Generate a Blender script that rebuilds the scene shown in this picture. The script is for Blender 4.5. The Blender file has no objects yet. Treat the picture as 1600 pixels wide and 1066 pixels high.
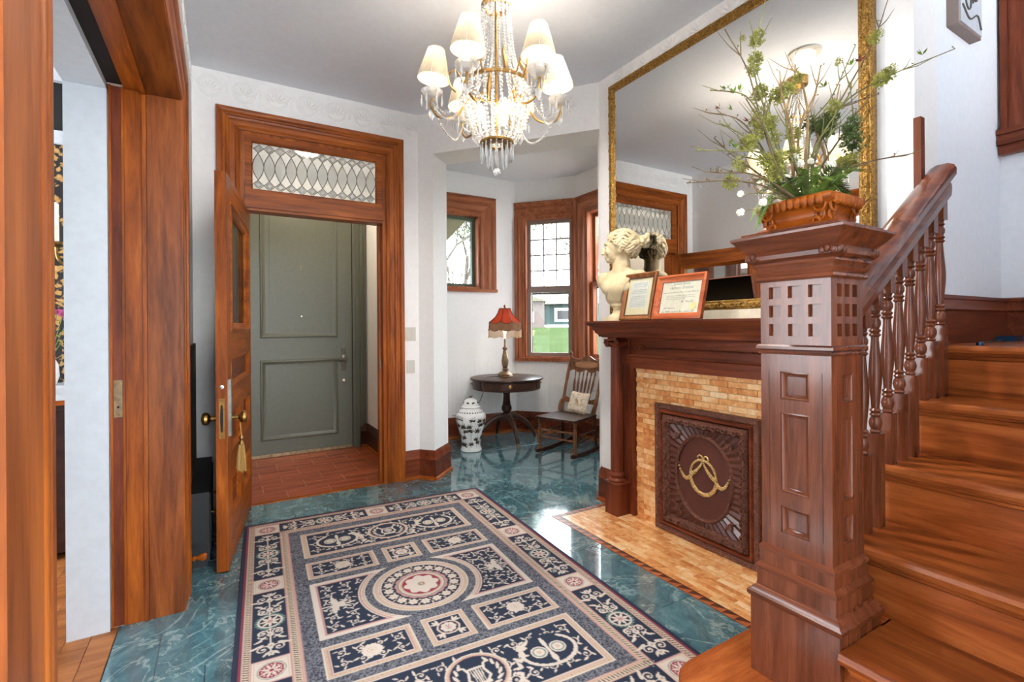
import bpy, bmesh, math, random
import numpy as np
from mathutils import Vector, Matrix
random.seed(7)
R = math.radians
SC = bpy.context.scene
COL = SC.collection

# ------------------------------------------------------------------ camera
cam_d = bpy.data.cameras.new('camera')
cam_d.sensor_width = 36.0
cam_d.lens = 36.0 * 765.0 / 1600.0
cam_d.shift_y = -23.0 / 1600.0
cam_d.clip_start = 0.02
cam = bpy.data.objects.new('camera', cam_d)
COL.objects.link(cam)
cam.matrix_world = (Matrix.Translation((0, 0, 1.28)) @ Matrix.Rotation(R(-30.7), 4, 'Z')
                    @ Matrix.Rotation(R(90), 4, 'X') @ Matrix.Rotation(R(-0.4), 4, 'Z'))
SC.camera = cam

# ------------------------------------------------------------------ world, sun, exposure
wd = bpy.data.worlds.new('sky')
SC.world = wd
wd.use_nodes = True
wn = wd.node_tree
wn.nodes.clear()
bg = wn.nodes.new('ShaderNodeBackground')
bg.inputs[0].default_value = (0.90, 0.95, 1.0, 1)
bg.inputs[1].default_value = 5.0
wo = wn.nodes.new('ShaderNodeOutputWorld')
wn.links.new(bg.outputs[0], wo.inputs[0])

sun_d = bpy.data.lights.new('sun', 'SUN')
sun_d.energy = 0.8
sun_d.angle = R(2)
sun_d.color = (1, 0.95, 0.86)
sun = bpy.data.objects.new('sun', sun_d)
COL.objects.link(sun)
sun.rotation_euler = (R(48), 0, R(200))

SC.view_settings.view_transform = 'Standard'
SC.view_settings.look = 'None'
SC.view_settings.exposure = 1.8
SC.view_settings.gamma = 1.0
SC.view_settings.use_curve_mapping = False
SC.cycles.use_denoising = True
SC.cycles.max_bounces = 8
SC.cycles.transparent_max_bounces = 16
SC.cycles.sample_clamp_indirect = 6.0
SC.cycles.caustics_reflective = False
SC.cycles.caustics_refractive = False
CH_POWER = 1.3        # one chandelier bulb, W

# ------------------------------------------------------------------ materials
def lin(c):
    return tuple(((v / 255) / 12.92 if v / 255 <= 0.04045 else ((v / 255 + 0.055) / 1.055) ** 2.4) for v in c) + (1,)

class NT:
    def __init__(s, name):
        s.m = bpy.data.materials.new(name)
        s.m.use_nodes = True
        s.t = s.m.node_tree
        s.t.nodes.clear()
        s.out = s.n('ShaderNodeOutputMaterial')
        s.b = s.n('ShaderNodeBsdfPrincipled')
        s.l(s.b, s.out, 0, 0)
    def n(s, t, **kw):
        x = s.t.nodes.new(t)
        for k, v in kw.items():
            setattr(x, k, v)
        return x
    def l(s, a, b, i=0, j=0):
        s.t.links.new(a.outputs[i], b.inputs[j])
    def coord(s, scale=(1, 1, 1), rand=False, rot=(0, 0, 0), kind='Object'):
        tc = s.n('ShaderNodeTexCoord')
        mp = s.n('ShaderNodeMapping')
        mp.inputs['Scale'].default_value = scale
        mp.inputs['Rotation'].default_value = rot
        s.l(tc, mp, kind, 0)
        if rand:
            oi = s.n('ShaderNodeObjectInfo')
            mu = s.n('ShaderNodeVectorMath', operation='SCALE')
            cx = s.n('ShaderNodeCombineXYZ')
            for k in range(3):
                s.l(oi, cx, 'Random', k)
            s.l(cx, mu, 0, 0)
            mu.inputs['Scale'].default_value = 37.0
            ad = s.n('ShaderNodeVectorMath', operation='ADD')
            s.l(mp, ad, 0, 0)
            s.l(mu, ad, 0, 1)
            return ad
        return mp
    def noise(s, co, scale, detail=4, rough=0.55, dist=0.0):
        x = s.n('ShaderNodeTexNoise')
        x.inputs['Scale'].default_value = scale
        x.inputs['Detail'].default_value = detail
        x.inputs['Roughness'].default_value = rough
        x.inputs['Distortion'].default_value = dist
        s.l(co, x, 0, 0)
        return x
    def ramp(s, src, stops, i=0):
        x = s.n('ShaderNodeValToRGB')
        e = x.color_ramp.elements
        while len(e) < len(stops):
            e.new(0.5)
        for q, (p, c) in zip(e, stops):
            q.position = p
            q.color = c
        s.l(src, x, i, 0)
        return x
    def mix(s, a, b, fac, mode='MIX', ai=0, bi=0, fi=0):
        x = s.n('ShaderNodeMix', data_type='RGBA', blend_type=mode)
        if isinstance(fac, float):
            x.inputs[0].default_value = fac
        else:
            s.l(fac, x, fi, 0)
        for k, v in ((6, a), (7, b)):
            if isinstance(v, tuple):
                x.inputs[k].default_value = v
            else:
                s.t.links.new(v.outputs[2 if v.bl_idname == 'ShaderNodeMix' else 0], x.inputs[k])
        return x
    def col(s, x):
        s.t.links.new(x.outputs[2 if x.bl_idname == 'ShaderNodeMix' else 0], s.b.inputs['Base Color'])
    def bump(s, src, strength=0.2, dist=0.01, i=0):
        x = s.n('ShaderNodeBump')
        x.inputs['Strength'].default_value = strength
        x.inputs['Distance'].default_value = dist
        s.l(src, x, i, 'Height')
        s.l(x, s.b, 0, 'Normal')
    def set(s, **kw):
        for k, v in kw.items():
            s.b.inputs[k.replace('_', ' ')].default_value = v
        return s

def plain(name, rgb, rough=0.5, metal=0.0, noise=0.06, bump=0.0, nscale=30, **kw):
    t = NT(name)
    c = lin(rgb)
    co = t.coord()
    n = t.noise(co, nscale, 3)
    d = tuple(max(0, v * (1 - noise * 2)) for v in c[:3]) + (1,)
    u = tuple(min(1, v * (1 + noise * 2)) for v in c[:3]) + (1,)
    t.col(t.ramp(n, [(0.3, d), (0.7, u)]))
    t.set(Roughness=rough, Metallic=metal, **kw)
    if bump:
        t.bump(n, bump)
    return t.m

def wood(name, dark, mid, light, axis='Z', rough=0.3, rand=False, coat=0.0, scale=1.0):
    t = NT(name)
    sc = {'X': (1.2, 13, 13), 'Y': (13, 1.2, 13), 'Z': (13, 13, 1.2)}[axis]
    co = t.coord(tuple(v * scale for v in sc), rand)
    n1 = t.noise(co, 1.6, 5, 0.6, 0.6)
    n2 = t.noise(co, 9.0, 4, 0.7, 0.3)
    r1 = t.ramp(n1, [(0.28, lin(dark)), (0.5, lin(mid)), (0.72, lin(light))])
    r2 = t.ramp(n2, [(0.35, (0.62, 0.6, 0.58, 1)), (0.6, (1, 1, 1, 1))])
    cm = t.mix(r1, r2, 0.55, 'MULTIPLY')
    if rand:
        oi = t.n('ShaderNodeObjectInfo')
        mr = t.n('ShaderNodeMapRange')
        mr.inputs['To Min'].default_value = 0.84
        mr.inputs['To Max'].default_value = 1.14
        t.l(oi, mr, 'Random', 0)
        hs = t.n('ShaderNodeHueSaturation')
        t.l(mr, hs, 0, 'Value')
        t.t.links.new(cm.outputs[2], hs.inputs['Color'])
        cm = hs
    t.col(cm)
    t.set(Roughness=rough + 0.06, Coat_Weight=coat, Coat_Roughness=0.12, Specular_IOR_Level=0.25)
    t.bump(n2, 0.08, 0.004)
    return t.m

M = {}
CAS = ((100, 44, 8), (150, 74, 16), (184, 100, 28))
for ax in 'XYZ':
    M['cas' + ax] = wood('casing_wood_' + ax, *CAS, axis=ax, rough=0.32)
    M['mah' + ax] = wood('mahogany_' + ax, (72, 30, 16), (114, 53, 30), (142, 72, 44), axis=ax, rough=0.3)
    M['new' + ax] = wood('newel_wood_' + ax, (74, 36, 20), (108, 56, 34), (130, 72, 46), axis=ax, rough=0.2, coat=0.3)
    M['stair' + ax] = wood('stair_wood_' + ax, (102, 44, 17), (150, 76, 33), (180, 102, 50), axis=ax, rough=0.26, rand=True)
    M['bay' + ax] = wood('bay_window_wood_' + ax, (116, 60, 36), (158, 90, 56), (184, 114, 76), axis=ax, rough=0.4)  # lighter and pinker than the casing wood: strong daylight put into the colour
for ax in 'YZ':
    M['pos' + ax] = M['post' + ax] = wood('doorway_post_wood_' + ax, (84, 38, 10), (130, 66, 22), (156, 86, 34), axis=ax, rough=0.36)
M['post'] = M['postZ']
M['walnut'] = wood('dark_walnut', (34, 20, 15), (62, 38, 28), (84, 54, 40), rough=0.28)
M['walnutX'] = wood('dark_walnut_x', (34, 20, 15), (62, 38, 28), (84, 54, 40), axis='X', rough=0.28)
M['oak'] = wood('chair_oak', (78, 48, 30), (122, 78, 50), (152, 106, 72), rough=0.35)
M['oakpale'] = wood('chair_pale_panel', (140, 92, 62), (168, 116, 82), (186, 134, 98), axis='X', rough=0.4)
M['plankX'] = wood('parquet_wood', (122, 72, 36), (168, 104, 56), (196, 130, 76), axis='X', rough=0.3, rand=True)
M['redplank'] = wood('vestibule_wood', (120, 54, 32), (160, 80, 50), (184, 102, 66), axis='X', rough=0.25, rand=True)
M['wall'] = plain('white_wall_paint', (236, 233, 230), 0.85, noise=0.012)
M['walldaylit'] = plain('daylight_tinted_white_wall', (232, 235, 240), 0.85, noise=0.012)  # white wall paint with bluish daylight put into its colour
M['white'] = plain('white_gloss_paint', (198, 204, 210), 0.4, noise=0.02)
M['ceil'] = plain('grey_ceiling_paint', (232, 235, 241), 0.9, noise=0.012)
M['bayceil'] = plain('bay_ceiling_paint', (220, 221, 224), 0.9, noise=0.012)
M['emboss'] = plain('embossed_wall_border', (236, 233, 230), 0.8, noise=0.01)
M['cream'] = plain('cream_plaster', (226, 214, 188), 0.7, noise=0.04)
M['bust'] = plain('cream_resin', (212, 192, 152), 0.55, noise=0.08, nscale=12)
M['greydoor'] = plain('grey_green_paint', (90, 92, 78), 0.42, noise=0.03)
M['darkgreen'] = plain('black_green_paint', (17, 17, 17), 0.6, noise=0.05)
M['sash'] = plain('taupe_sash_paint', (138, 120, 112), 0.5, noise=0.03)
M['sashgreen'] = plain('green_storm_frame', (78, 90, 74), 0.5, noise=0.03)
M['brass'] = plain('aged_brass', (160, 124, 70), 0.35, 1.0, noise=0.15)
M['brassd'] = plain('dark_bronze', (138, 114, 86), 0.4, 0.6, noise=0.2)
M['iron'] = plain('pewter', (140, 138, 130), 0.35, 1.0, noise=0.15)
M['darkbronze'] = plain('blackened_bronze', (78, 72, 60), 0.4, 0.5, noise=0.2)
M['silver'] = plain('nickel', (214, 212, 206), 0.25, 1.0, noise=0.05)
M['black'] = plain('black_void', (12, 11, 11), 0.7, noise=0.02)
M['blackgloss'] = plain('black_backing', (26, 26, 28), 0.25, noise=0.05)
M['blue'] = plain('dark_blue_plastic', (26, 54, 84), 0.25, noise=0.05)
M['cordgrey'] = plain('cord_rubber', (84, 78, 72), 0.5)
M['lead'] = plain('lead_came', (92, 84, 74), 0.45, 0.6)
M['paper'] = plain('cream_paper', (232, 222, 200), 0.8, noise=0.015)
M['paperw'] = plain('typed_paper', (224, 218, 208), 0.8, noise=0.015)
M['matboard'] = plain('buff_matboard', (236, 218, 176), 0.8, noise=0.01)
M['ink'] = plain('grey_ink', (92, 88, 84), 0.8)
M['seal'] = plain('gold_seal', (236, 220, 150), 0.5, noise=0.05)
M['goldtassel'] = plain('gold_thread', (176, 136, 72), 0.6, noise=0.2, nscale=200)
M['mirror'] = plain('mirror_silver', (236, 236, 234), 0.0, 1.0, noise=0.0)
M['switch'] = plain('ivory_plastic', (204, 200, 188), 0.4, noise=0.01)
M['porcelain'] = plain('white_porcelain', (226, 224, 220), 0.15, noise=0.02)
M['leafbrown'] = plain('brown_glaze', (72, 60, 48), 0.25, noise=0.15)
M['candle'] = plain('candle_wax', (236, 230, 214), 0.6)
M['sconce'] = plain('sconce_bronze', (120, 92, 48), 0.35, 0.9, noise=0.2)
M['darkboard'] = plain('sideboard_dark_wood', (52, 30, 26), 0.35, noise=0.2)
M['soffit'] = plain('porch_soffit_paint', (88, 82, 64), 0.8)
M['sidewhite'] = plain('white_siding', (224, 228, 232), 0.7)
M['teal'] = plain('pale_teal_siding', (54, 74, 72), 0.8, noise=0.03)
M['pink'] = plain('pale_brick', (86, 76, 72), 0.8, noise=0.06)
M['bark'] = plain('grey_bark', (66, 58, 50), 0.9, noise=0.15)
M['lantern'] = plain('lantern_brown', (92, 58, 42), 0.5, noise=0.1)
M['twig'] = plain('brown_twig', (104, 86, 58), 0.8, noise=0.2)
M['willow'] = plain('tan_willow_twig', (150, 122, 82), 0.8, noise=0.2)
M['twiggreen'] = plain('green_twig', (112, 110, 62), 0.8, noise=0.15)
M['bud'] = plain('red_bud', (120, 54, 44), 0.7)
M['whiteflower'] = plain('white_pompom', (236, 232, 216), 0.8, noise=0.05)
M['moss'] = plain('olive_blossom', (150, 150, 70), 0.8, noise=0.25, nscale=60)
M['fern'] = plain('fern_green', (104, 134, 48), 0.6, noise=0.25)
M['ferndark'] = plain('dark_leaf_green', (84, 100, 50), 0.6, noise=0.25)
M['shadered'] = None

def gold_carved():
    t = NT('carved_gilt')
    co = t.coord()
    n = t.noise(co, 75, 3, 0.6, 1.6)
    t.col(t.ramp(n, [(0.3, lin((84, 58, 20))), (0.52, lin((164, 122, 56))), (0.75, lin((218, 184, 112)))]))
    t.set(Roughness=0.38, Metallic=0.75)
    t.bump(n, 0.7, 0.01)
    return t.m
M['gilt'] = gold_carved()

def carved_brown():
    t = NT('carved_brown_frame')
    co = t.coord()
    n = t.noise(co, 60, 3, 0.6, 2.0)
    t.col(t.ramp(n, [(0.3, lin((64, 34, 26))), (0.55, lin((116, 68, 50))), (0.78, lin((178, 124, 96)))]))
    t.set(Roughness=0.36, Metallic=0.15)
    t.bump(n, 0.9, 0.012)
    return t.m
M['carved'] = carved_brown()
M['coverflat'] = plain('dark_brown_panel', (86, 46, 37), 0.3, noise=0.08)
M['wreath'] = plain('gilt_wreath', (206, 172, 112), 0.4, 0.6, noise=0.3, nscale=120, bump=0.5)

def marble():
    t = NT('green_marble')
    co = t.coord(rand=True)
    n0 = t.noise(co, 5.0, 7, 0.7, 1.2)
    base = t.ramp(n0, [(0.3, lin((48, 84, 92))), (0.52, lin((74, 114, 124))), (0.75, lin((108, 146, 152)))])
    n1 = t.noise(co, 2.0, 5, 0.62, 2.0)
    v1 = t.ramp(n1, [(0.478, (0, 0, 0, 1)), (0.5, (0.5, 0.5, 0.5, 1)), (0.522, (0, 0, 0, 1))])
    n2 = t.noise(co, 5.0, 5, 0.6, 2.5)
    v2 = t.ramp(n2, [(0.475, (0, 0, 0, 1)), (0.5, (0.28, 0.28, 0.28, 1)), (0.525, (0, 0, 0, 1))])
    a = t.mix(base, lin((176, 200, 196)), v1)
    b = t.mix(a, lin((134, 168, 164)), v2)
    t.col(b)
    t.set(Roughness=0.10, Coat_Weight=1.0, Coat_Roughness=0.06)
    return t.m
M['marble'] = marble()
M['grout'] = plain('tile_grout', (96, 108, 108), 0.85)
M['groutpale'] = plain('pale_grout', (186, 150, 110), 0.85)

def amber_tile():
    t = NT('amber_glazed_tile')
    co = t.coord(rand=True)
    oi = t.n('ShaderNodeObjectInfo')
    n = t.noise(co, 16, 5, 0.7, 0.8)
    m = t.n('ShaderNodeMath', operation='MULTIPLY_ADD')
    t.l(oi, m, 'Random', 0)
    m.inputs[1].default_value = 0.34
    m.inputs[2].default_value = -0.17
    s = t.n('ShaderNodeMath', operation='ADD')
    t.l(n, s, 0, 0)
    t.l(m, s, 0, 1)
    t.col(t.ramp(s, [(0.26, lin((196, 116, 58))), (0.46, lin((228, 162, 98))), (0.64, lin((244, 200, 144))), (0.8, lin((252, 228, 190)))]))
    t.set(Roughness=0.28, Coat_Weight=0.4, Coat_Roughness=0.1)
    t.bump(n, 0.15, 0.004)
    return t.m
M['amber'] = amber_tile()
M['tricorange'] = plain('orange_border_tile', (176, 98, 60), 0.3, noise=0.12)
M['tridark'] = plain('brown_border_tile', (88, 50, 38), 0.3, noise=0.12)

def wallpaper():
    t = NT('black_gold_wallpaper')
    co = t.coord()
    n = t.noise(co, 7, 4, 0.6, 3.0)
    w = t.n('ShaderNodeTexVoronoi')
    w.inputs['Scale'].default_value = 26
    t.l(co, w)
    m = t.n('ShaderNodeMath', operation='SUBTRACT')
    t.l(n, m, 0, 0)
    mm = t.n('ShaderNodeMath', operation='MULTIPLY')
    t.l(w, mm, 'Distance', 0)
    mm.inputs[1].default_value = 0.35
    t.l(mm, m, 0, 1)
    t.col(t.ramp(m, [(0.36, lin((26, 22, 24))), (0.40, lin((176, 132, 72))), (0.6, lin((206, 166, 98)))]))
    t.set(Roughness=0.6)
    return t.m
M['wallpaper'] = wallpaper()

def thin_glass(name, tint=(0.96, 0.98, 0.98, 1), refl=0.1, rough=0.0, white=0.0, bump=0.0):
    t = NT(name)
    t.t.nodes.remove(t.b)
    tr = t.n('ShaderNodeBsdfTransparent')
    tr.inputs[0].default_value = tint
    gl = t.n('ShaderNodeBsdfGlossy')
    gl.inputs['Roughness'].default_value = rough
    mx = t.n('ShaderNodeMixShader')
    mx.inputs[0].default_value = refl
    t.l(tr, mx, 0, 1)
    t.l(gl, mx, 0, 2)
    last = mx
    if white:
        df = t.n('ShaderNodeBsdfTranslucent')
        df.inputs[0].default_value = (0.95, 0.95, 0.93, 1)
        di = t.n('ShaderNodeBsdfDiffuse')
        di.inputs[0].default_value = (0.9, 0.9, 0.88, 1)
        m0 = t.n('ShaderNodeMixShader')
        m0.inputs[0].default_value = 0.5
        t.l(df, m0, 0, 1)
        t.l(di, m0, 0, 2)
        m2 = t.n('ShaderNodeMixShader')
        m2.inputs[0].default_value = white
        t.l(mx, m2, 0, 1)
        t.l(m0, m2, 0, 2)
        last = m2
    if bump:
        co = t.coord()
        n = t.noise(co, 140, 2)
        bp = t.n('ShaderNodeBump')
        bp.inputs['Strength'].default_value = bump
        bp.inputs['Distance'].default_value = 0.01
        t.l(n, bp, 0, 'Height')
        t.l(bp, gl, 0, 'Normal')
    t.l(last, t.out, 0, 0)
    return t.m
M['glass'] = thin_glass('window_glass', refl=0.07)
M['doorglass'] = thin_glass('door_glass', tint=(0.8, 0.84, 0.84, 1), refl=0.35)
def crystal():
    t = NT('crystal')
    t.t.nodes.remove(t.b)
    g = t.n('ShaderNodeBsdfGlass')
    g.inputs['IOR'].default_value = 1.5
    g.inputs['Roughness'].default_value = 0.0
    g.inputs['Color'].default_value = (0.98, 0.98, 0.98, 1)
    d = t.n('ShaderNodeBsdfDiffuse')
    d.inputs[0].default_value = (0.9, 0.89, 0.87, 1)
    r = t.n('ShaderNodeBsdfTransparent')
    a = t.n('ShaderNodeMixShader')
    a.inputs[0].default_value = 0.32
    t.l(g, a, 0, 1)
    t.l(d, a, 0, 2)
    b = t.n('ShaderNodeMixShader')
    b.inputs[0].default_value = 0.12
    t.l(a, b, 0, 1)
    t.l(r, b, 0, 2)
    t.l(b, t.out, 0, 0)
    return t.m
M['crystal'] = crystal()
M['textglass'] = thin_glass('textured_glass', tint=(0.86, 0.88, 0.86, 1), refl=0.25, rough=0.25, white=0.45, bump=0.6)
M['bevglass'] = thin_glass('bevelled_glass', tint=(0.8, 0.84, 0.82, 1), refl=0.5, rough=0.08, white=0.25)
M['ovalglass'] = thin_glass('hammered_glass', tint=(0.8, 0.82, 0.82, 1), refl=0.3, rough=0.3, white=0.4, bump=0.9)

def cloth_shade(name, rgb, glow=0.5, through=1.0):
    t = NT(name)
    t.t.nodes.remove(t.b)
    a = t.n('ShaderNodeBsdfDiffuse')
    b = t.n('ShaderNodeBsdfTranslucent')
    co = t.coord()
    n = t.noise(co, 60, 2)
    c = lin(rgb)
    r = t.ramp(n, [(0.3, tuple(v * 0.85 for v in c[:3]) + (1,)), (0.7, c)])
    r2 = t.ramp(n, [(0.3, tuple(v * 0.85 * through for v in c[:3]) + (1,)), (0.7, tuple(v * through for v in c[:3]) + (1,))])
    t.l(r, a, 0, 0)
    t.l(r2, b, 0, 0)
    m = t.n('ShaderNodeMixShader')
    m.inputs[0].default_value = glow
    t.l(a, m, 0, 1)
    t.l(b, m, 0, 2)
    t.l(m, t.out, 0, 0)
    return t.m
M['shade'] = cloth_shade('pleated_ivory_shade', (232, 216, 190), 0.5, 0.11)
M['shadered'] = cloth_shade('red_silk_shade', (186, 80, 58), 0.5, 0.6)
M['shadelace'] = cloth_shade('taupe_lace', (134, 104, 84), 0.3)
M['fringe'] = cloth_shade('ivory_bead_fringe', (236, 220, 196), 0.4)

def emit(name, rgb, s):
    t = NT(name)
    t.t.nodes.remove(t.b)
    e = t.n('ShaderNodeEmission')
    e.inputs[0].default_value = lin(rgb)
    e.inputs[1].default_value = s
    t.l(e, t.out, 0, 0)
    return t.m
M['bulb'] = emit('lit_bulb', (255, 232, 196), 9)
M['canlight'] = emit('lit_recessed_lamp', (255, 250, 240), 6)

def grass_mat():
    t = NT('lawn_grass')
    co = t.coord()
    n = t.noise(co, 0.8, 6, 0.7)
    t.col(t.ramp(n, [(0.3, lin((46, 58, 36))), (0.55, lin((56, 68, 44))), (0.8, lin((74, 82, 64)))]))
    t.set(Roughness=0.95, Specular_IOR_Level=0.0)
    return t.m
M['grass'] = grass_mat()

def toile():
    t = NT('toile_cushion_cloth')
    co = t.coord()
    n = t.noise(co, 20, 6, 0.75, 0.6)
    t.col(t.ramp(n, [(0.46, lin((230, 220, 202))), (0.56, lin((204, 176, 140))), (0.68, lin((160, 122, 82)))]))
    t.set(Roughness=0.85)
    return t.m
M['toile'] = toile()

def rugmat():
    t = NT('woven_rug')
    at = t.n('ShaderNodeVertexColor', layer_name='weave')
    co = t.coord()
    n = t.noise(co, 420, 2)
    r = t.ramp(n, [(0.25, (0.78, 0.78, 0.78, 1)), (0.75, (1.0, 1.0, 1.0, 1))])
    t.col(t.mix(at, r, 1.0, 'MULTIPLY'))
    t.set(Roughness=0.95)
    t.bump(n, 0.25, 0.003)
    return t.m
M['rug'] = rugmat()
M['rugedge'] = plain('navy_rug_binding', (24, 34, 56), 0.9)

# ------------------------------------------------------------------ mesh helpers
ICO = {}
def ico(sub):
    if sub not in ICO:
        b = bmesh.new()
        bmesh.ops.create_icosphere(b, subdivisions=sub, radius=1)
        ICO[sub] = ([tuple(v.co) for v in b.verts], [tuple(v.index for v in f.verts) for f in b.faces])
        b.free()
    return ICO[sub]

class MB:
    def __init__(s):
        s.v, s.f = [], []
    def add(s, vs, fs):
        o = len(s.v)
        s.v += [tuple(p) for p in vs]
        s.f += [tuple(i + o for i in f) for f in fs]
        return s
    def box(s, x0, x1, y0, y1, z0, z1):
        return s.add([(x0, y0, z0), (x1, y0, z0), (x1, y1, z0), (x0, y1, z0), (x0, y0, z1), (x1, y0, z1), (x1, y1, z1), (x0, y1, z1)],
                     [(0, 3, 2, 1), (4, 5, 6, 7), (0, 1, 5, 4), (1, 2, 6, 5), (2, 3, 7, 6), (3, 0, 4, 7)])
    def obox(s, c, ax, ay, az, sx, sy, sz):
        c, ax, ay, az = Vector(c), Vector(ax), Vector(ay), Vector(az)
        vs = [c + ax * (sx * i) + ay * (sy * j) + az * (sz * k) for k in (-.5, .5) for i, j in ((-.5, -.5), (.5, -.5), (.5, .5), (-.5, .5))]
        return s.add(vs, [(0, 3, 2, 1), (4, 5, 6, 7), (0, 1, 5, 4), (1, 2, 6, 5), (2, 3, 7, 6), (3, 0, 4, 7)])
    def prism(s, poly, a0, a1, fn):
        n = len(poly)
        vs = [fn(p[0], p[1], a0) for p in poly] + [fn(p[0], p[1], a1) for p in poly]
        fs = [tuple(range(n))[::-1], tuple(range(n, 2 * n))] + [(i, (i + 1) % n, n + (i + 1) % n, n + i) for i in range(n)]
        return s.add(vs, fs)
    def lathe(s, prof, n=24, c=(0, 0, 0), ax=None, cap=True, sq=None):
        """prof: (radius, height) from bottom up. ax: (e1,e2,up)"""
        c = Vector(c)
        e1, e2, up = [Vector(a) for a in (ax or ((1, 0, 0), (0, 1, 0), (0, 0, 1)))]
        vs, fs = [], []
        for r, h in prof:
            for k in range(n):
                a = 2 * math.pi * k / n
                vs.append(c + e1 * (r * math.cos(a)) + e2 * (r * math.sin(a)) + up * h)
        for i in range(len(prof) - 1):
            for k in range(n):
                fs.append((i * n + k, i * n + (k + 1) % n, (i + 1) * n + (k + 1) % n, (i + 1) * n + k))
        if cap:
            fs.append(tuple(range(n))[::-1])
            fs.append(tuple(range((len(prof) - 1) * n, len(prof) * n)))
        return s.add(vs, fs)
    def tube(s, pts, rad, n=6, cap=True):
        pts = [Vector(p) for p in pts]
        if not isinstance(rad, (list, tuple)):
            rad = [rad] * len(pts)
        vs, fs = [], []
        t0 = (pts[1] - pts[0]).normalized()
        u = t0.cross(Vector((0, 0, 1)))
        if u.length < 1e-3:
            u = t0.cross(Vector((1, 0, 0)))
        u.normalize()
        for i, p in enumerate(pts):
            t = (pts[min(i + 1, len(pts) - 1)] - pts[max(i - 1, 0)]).normalized()
            u = (u - t * u.dot(t)).normalized()
            w = t.cross(u)
            for k in range(n):
                a = 2 * math.pi * k / n
                vs.append(p + (u * math.cos(a) + w * math.sin(a)) * rad[i])
        for i in range(len(pts) - 1):
            for k in range(n):
                fs.append((i * n + k, i * n + (k + 1) % n, (i + 1) * n + (k + 1) % n, (i + 1) * n + k))
        if cap:
            fs += [tuple(range(n))[::-1], tuple(range((len(pts) - 1) * n, len(pts) * n))]
        return s.add(vs, fs)
    def sweep(s, path, N, prof, closed=False):
        """prof: closed list of (w, d): w in the path's plane to the side N x t, d along N; mitred corners"""
        path = [Vector(p) for p in path]
        N = Vector(N).normalized()
        n, m = len(path), len(prof)
        vs, fs = [], []
        for i, p in enumerate(path):
            a = path[i - 1] if (closed or i > 0) else None
            b = path[(i + 1) % n] if (closed or i < n - 1) else None
            t1 = (p - a).normalized() if a is not None else None
            t2 = (b - p).normalized() if b is not None else None
            t1, t2 = t1 or t2, t2 or t1
            m1, m2 = N.cross(t1), N.cross(t2)
            mv = (m1 + m2) / (1 + m1.dot(m2))
            for w, d in prof:
                vs.append(p + mv * w + N * d)
        for i in range(n if closed else n - 1):
            j = (i + 1) % n
            for k in range(m):
                q = (k + 1) % m
                fs.append((i * m + k, i * m + q, j * m + q, j * m + k))
        if not closed:
            fs += [tuple(range(m))[::-1], tuple(range((n - 1) * m, n * m))]
        return s.add(vs, fs)
    def ball(s, c, r, sub=2, rz=1.0):
        vs, fs = ico(sub)
        rr = r if isinstance(r, (tuple, list)) else (r, r, r * rz)
        return s.add([(c[0] + v[0] * rr[0], c[1] + v[1] * rr[1], c[2] + v[2] * rr[2]) for v in vs], fs)
    def xf(s, mat):
        s.v = [tuple(mat @ Vector(p)) for p in s.v]
        return s
    def mesh(s, name, mat, smooth=True, angle=35):
        me = bpy.data.meshes.new(name)
        me.from_pydata(s.v, [], s.f)
        b = bmesh.new()
        b.from_mesh(me)
        bmesh.ops.recalc_face_normals(b, faces=b.faces)
        b.to_mesh(me)
        b.free()
        me.materials.append(mat)
        if smooth:
            me.shade_smooth()
            me.set_sharp_from_angle(angle=R(angle))
        return me
    def build(s, name, mat, parent=None, local=False, smooth=True, angle=35):
        return put(name, s.mesh(name, M[mat] if isinstance(mat, str) else mat, smooth, angle), parent, local)

def put(name, me, parent=None, local=False):
    o = bpy.data.objects.new(name, me)
    COL.objects.link(o)
    if parent is not None:
        o.parent = parent
        if not local:
            wm = Matrix.Identity(4)
            q = parent
            while q is not None:
                wm = q.matrix_basis @ wm if q.parent is None else q.matrix_parent_inverse @ q.matrix_basis @ wm
                q = q.parent
            o.matrix_parent_inverse = wm.inverted()
    return o

def thing(name, loc, label, cat, group=None, rz=0.0, kind=None):
    o = bpy.data.objects.new(name, None)
    o.empty_display_size = 0.1
    COL.objects.link(o)
    o.location = loc
    o.rotation_euler = (0, 0, rz)
    return tag(o, label, cat, group, kind)

def tag(o, label, cat, group=None, kind=None):
    o['label'] = label
    o['category'] = cat
    if group:
        o['group'] = group
    if kind:
        o['kind'] = kind
    return o

def struct(o, label, cat):
    return tag(o, label, cat, kind='structure')

def copy_tree(o, parent=None):
    c = o.copy()
    COL.objects.link(c)
    c.parent = parent
    for ch in o.children:
        copy_tree(ch, c)
    return c

def circle(c, e1, e2, r, n=24, r2=None, a0=0.0, a1=2 * math.pi, closed=True):
    c, e1, e2 = Vector(c), Vector(e1), Vector(e2)
    k = n if closed else n + 1
    return [c + e1 * (r * math.cos(a0 + (a1 - a0) * i / n)) + e2 * ((r2 or r) * math.sin(a0 + (a1 - a0) * i / n)) for i in range(k)]

def bez(pts, n=12):
    """smooth curve through the points (Catmull-Rom)"""
    P = [Vector(p) for p in pts]
    P = [P[0] * 2 - P[1]] + P + [P[-1] * 2 - P[-2]]
    out = []
    for i in range(1, len(P) - 2):
        for k in range(n):
            t = k / n
            out.append(0.5 * ((2 * P[i]) + (-P[i - 1] + P[i + 1]) * t + (2 * P[i - 1] - 5 * P[i] + 4 * P[i + 1] - P[i + 2]) * t * t
                              + (-P[i - 1] + 3 * P[i] - 3 * P[i + 1] + P[i + 2]) * t ** 3))
    out.append(P[-2])
    return out

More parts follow.
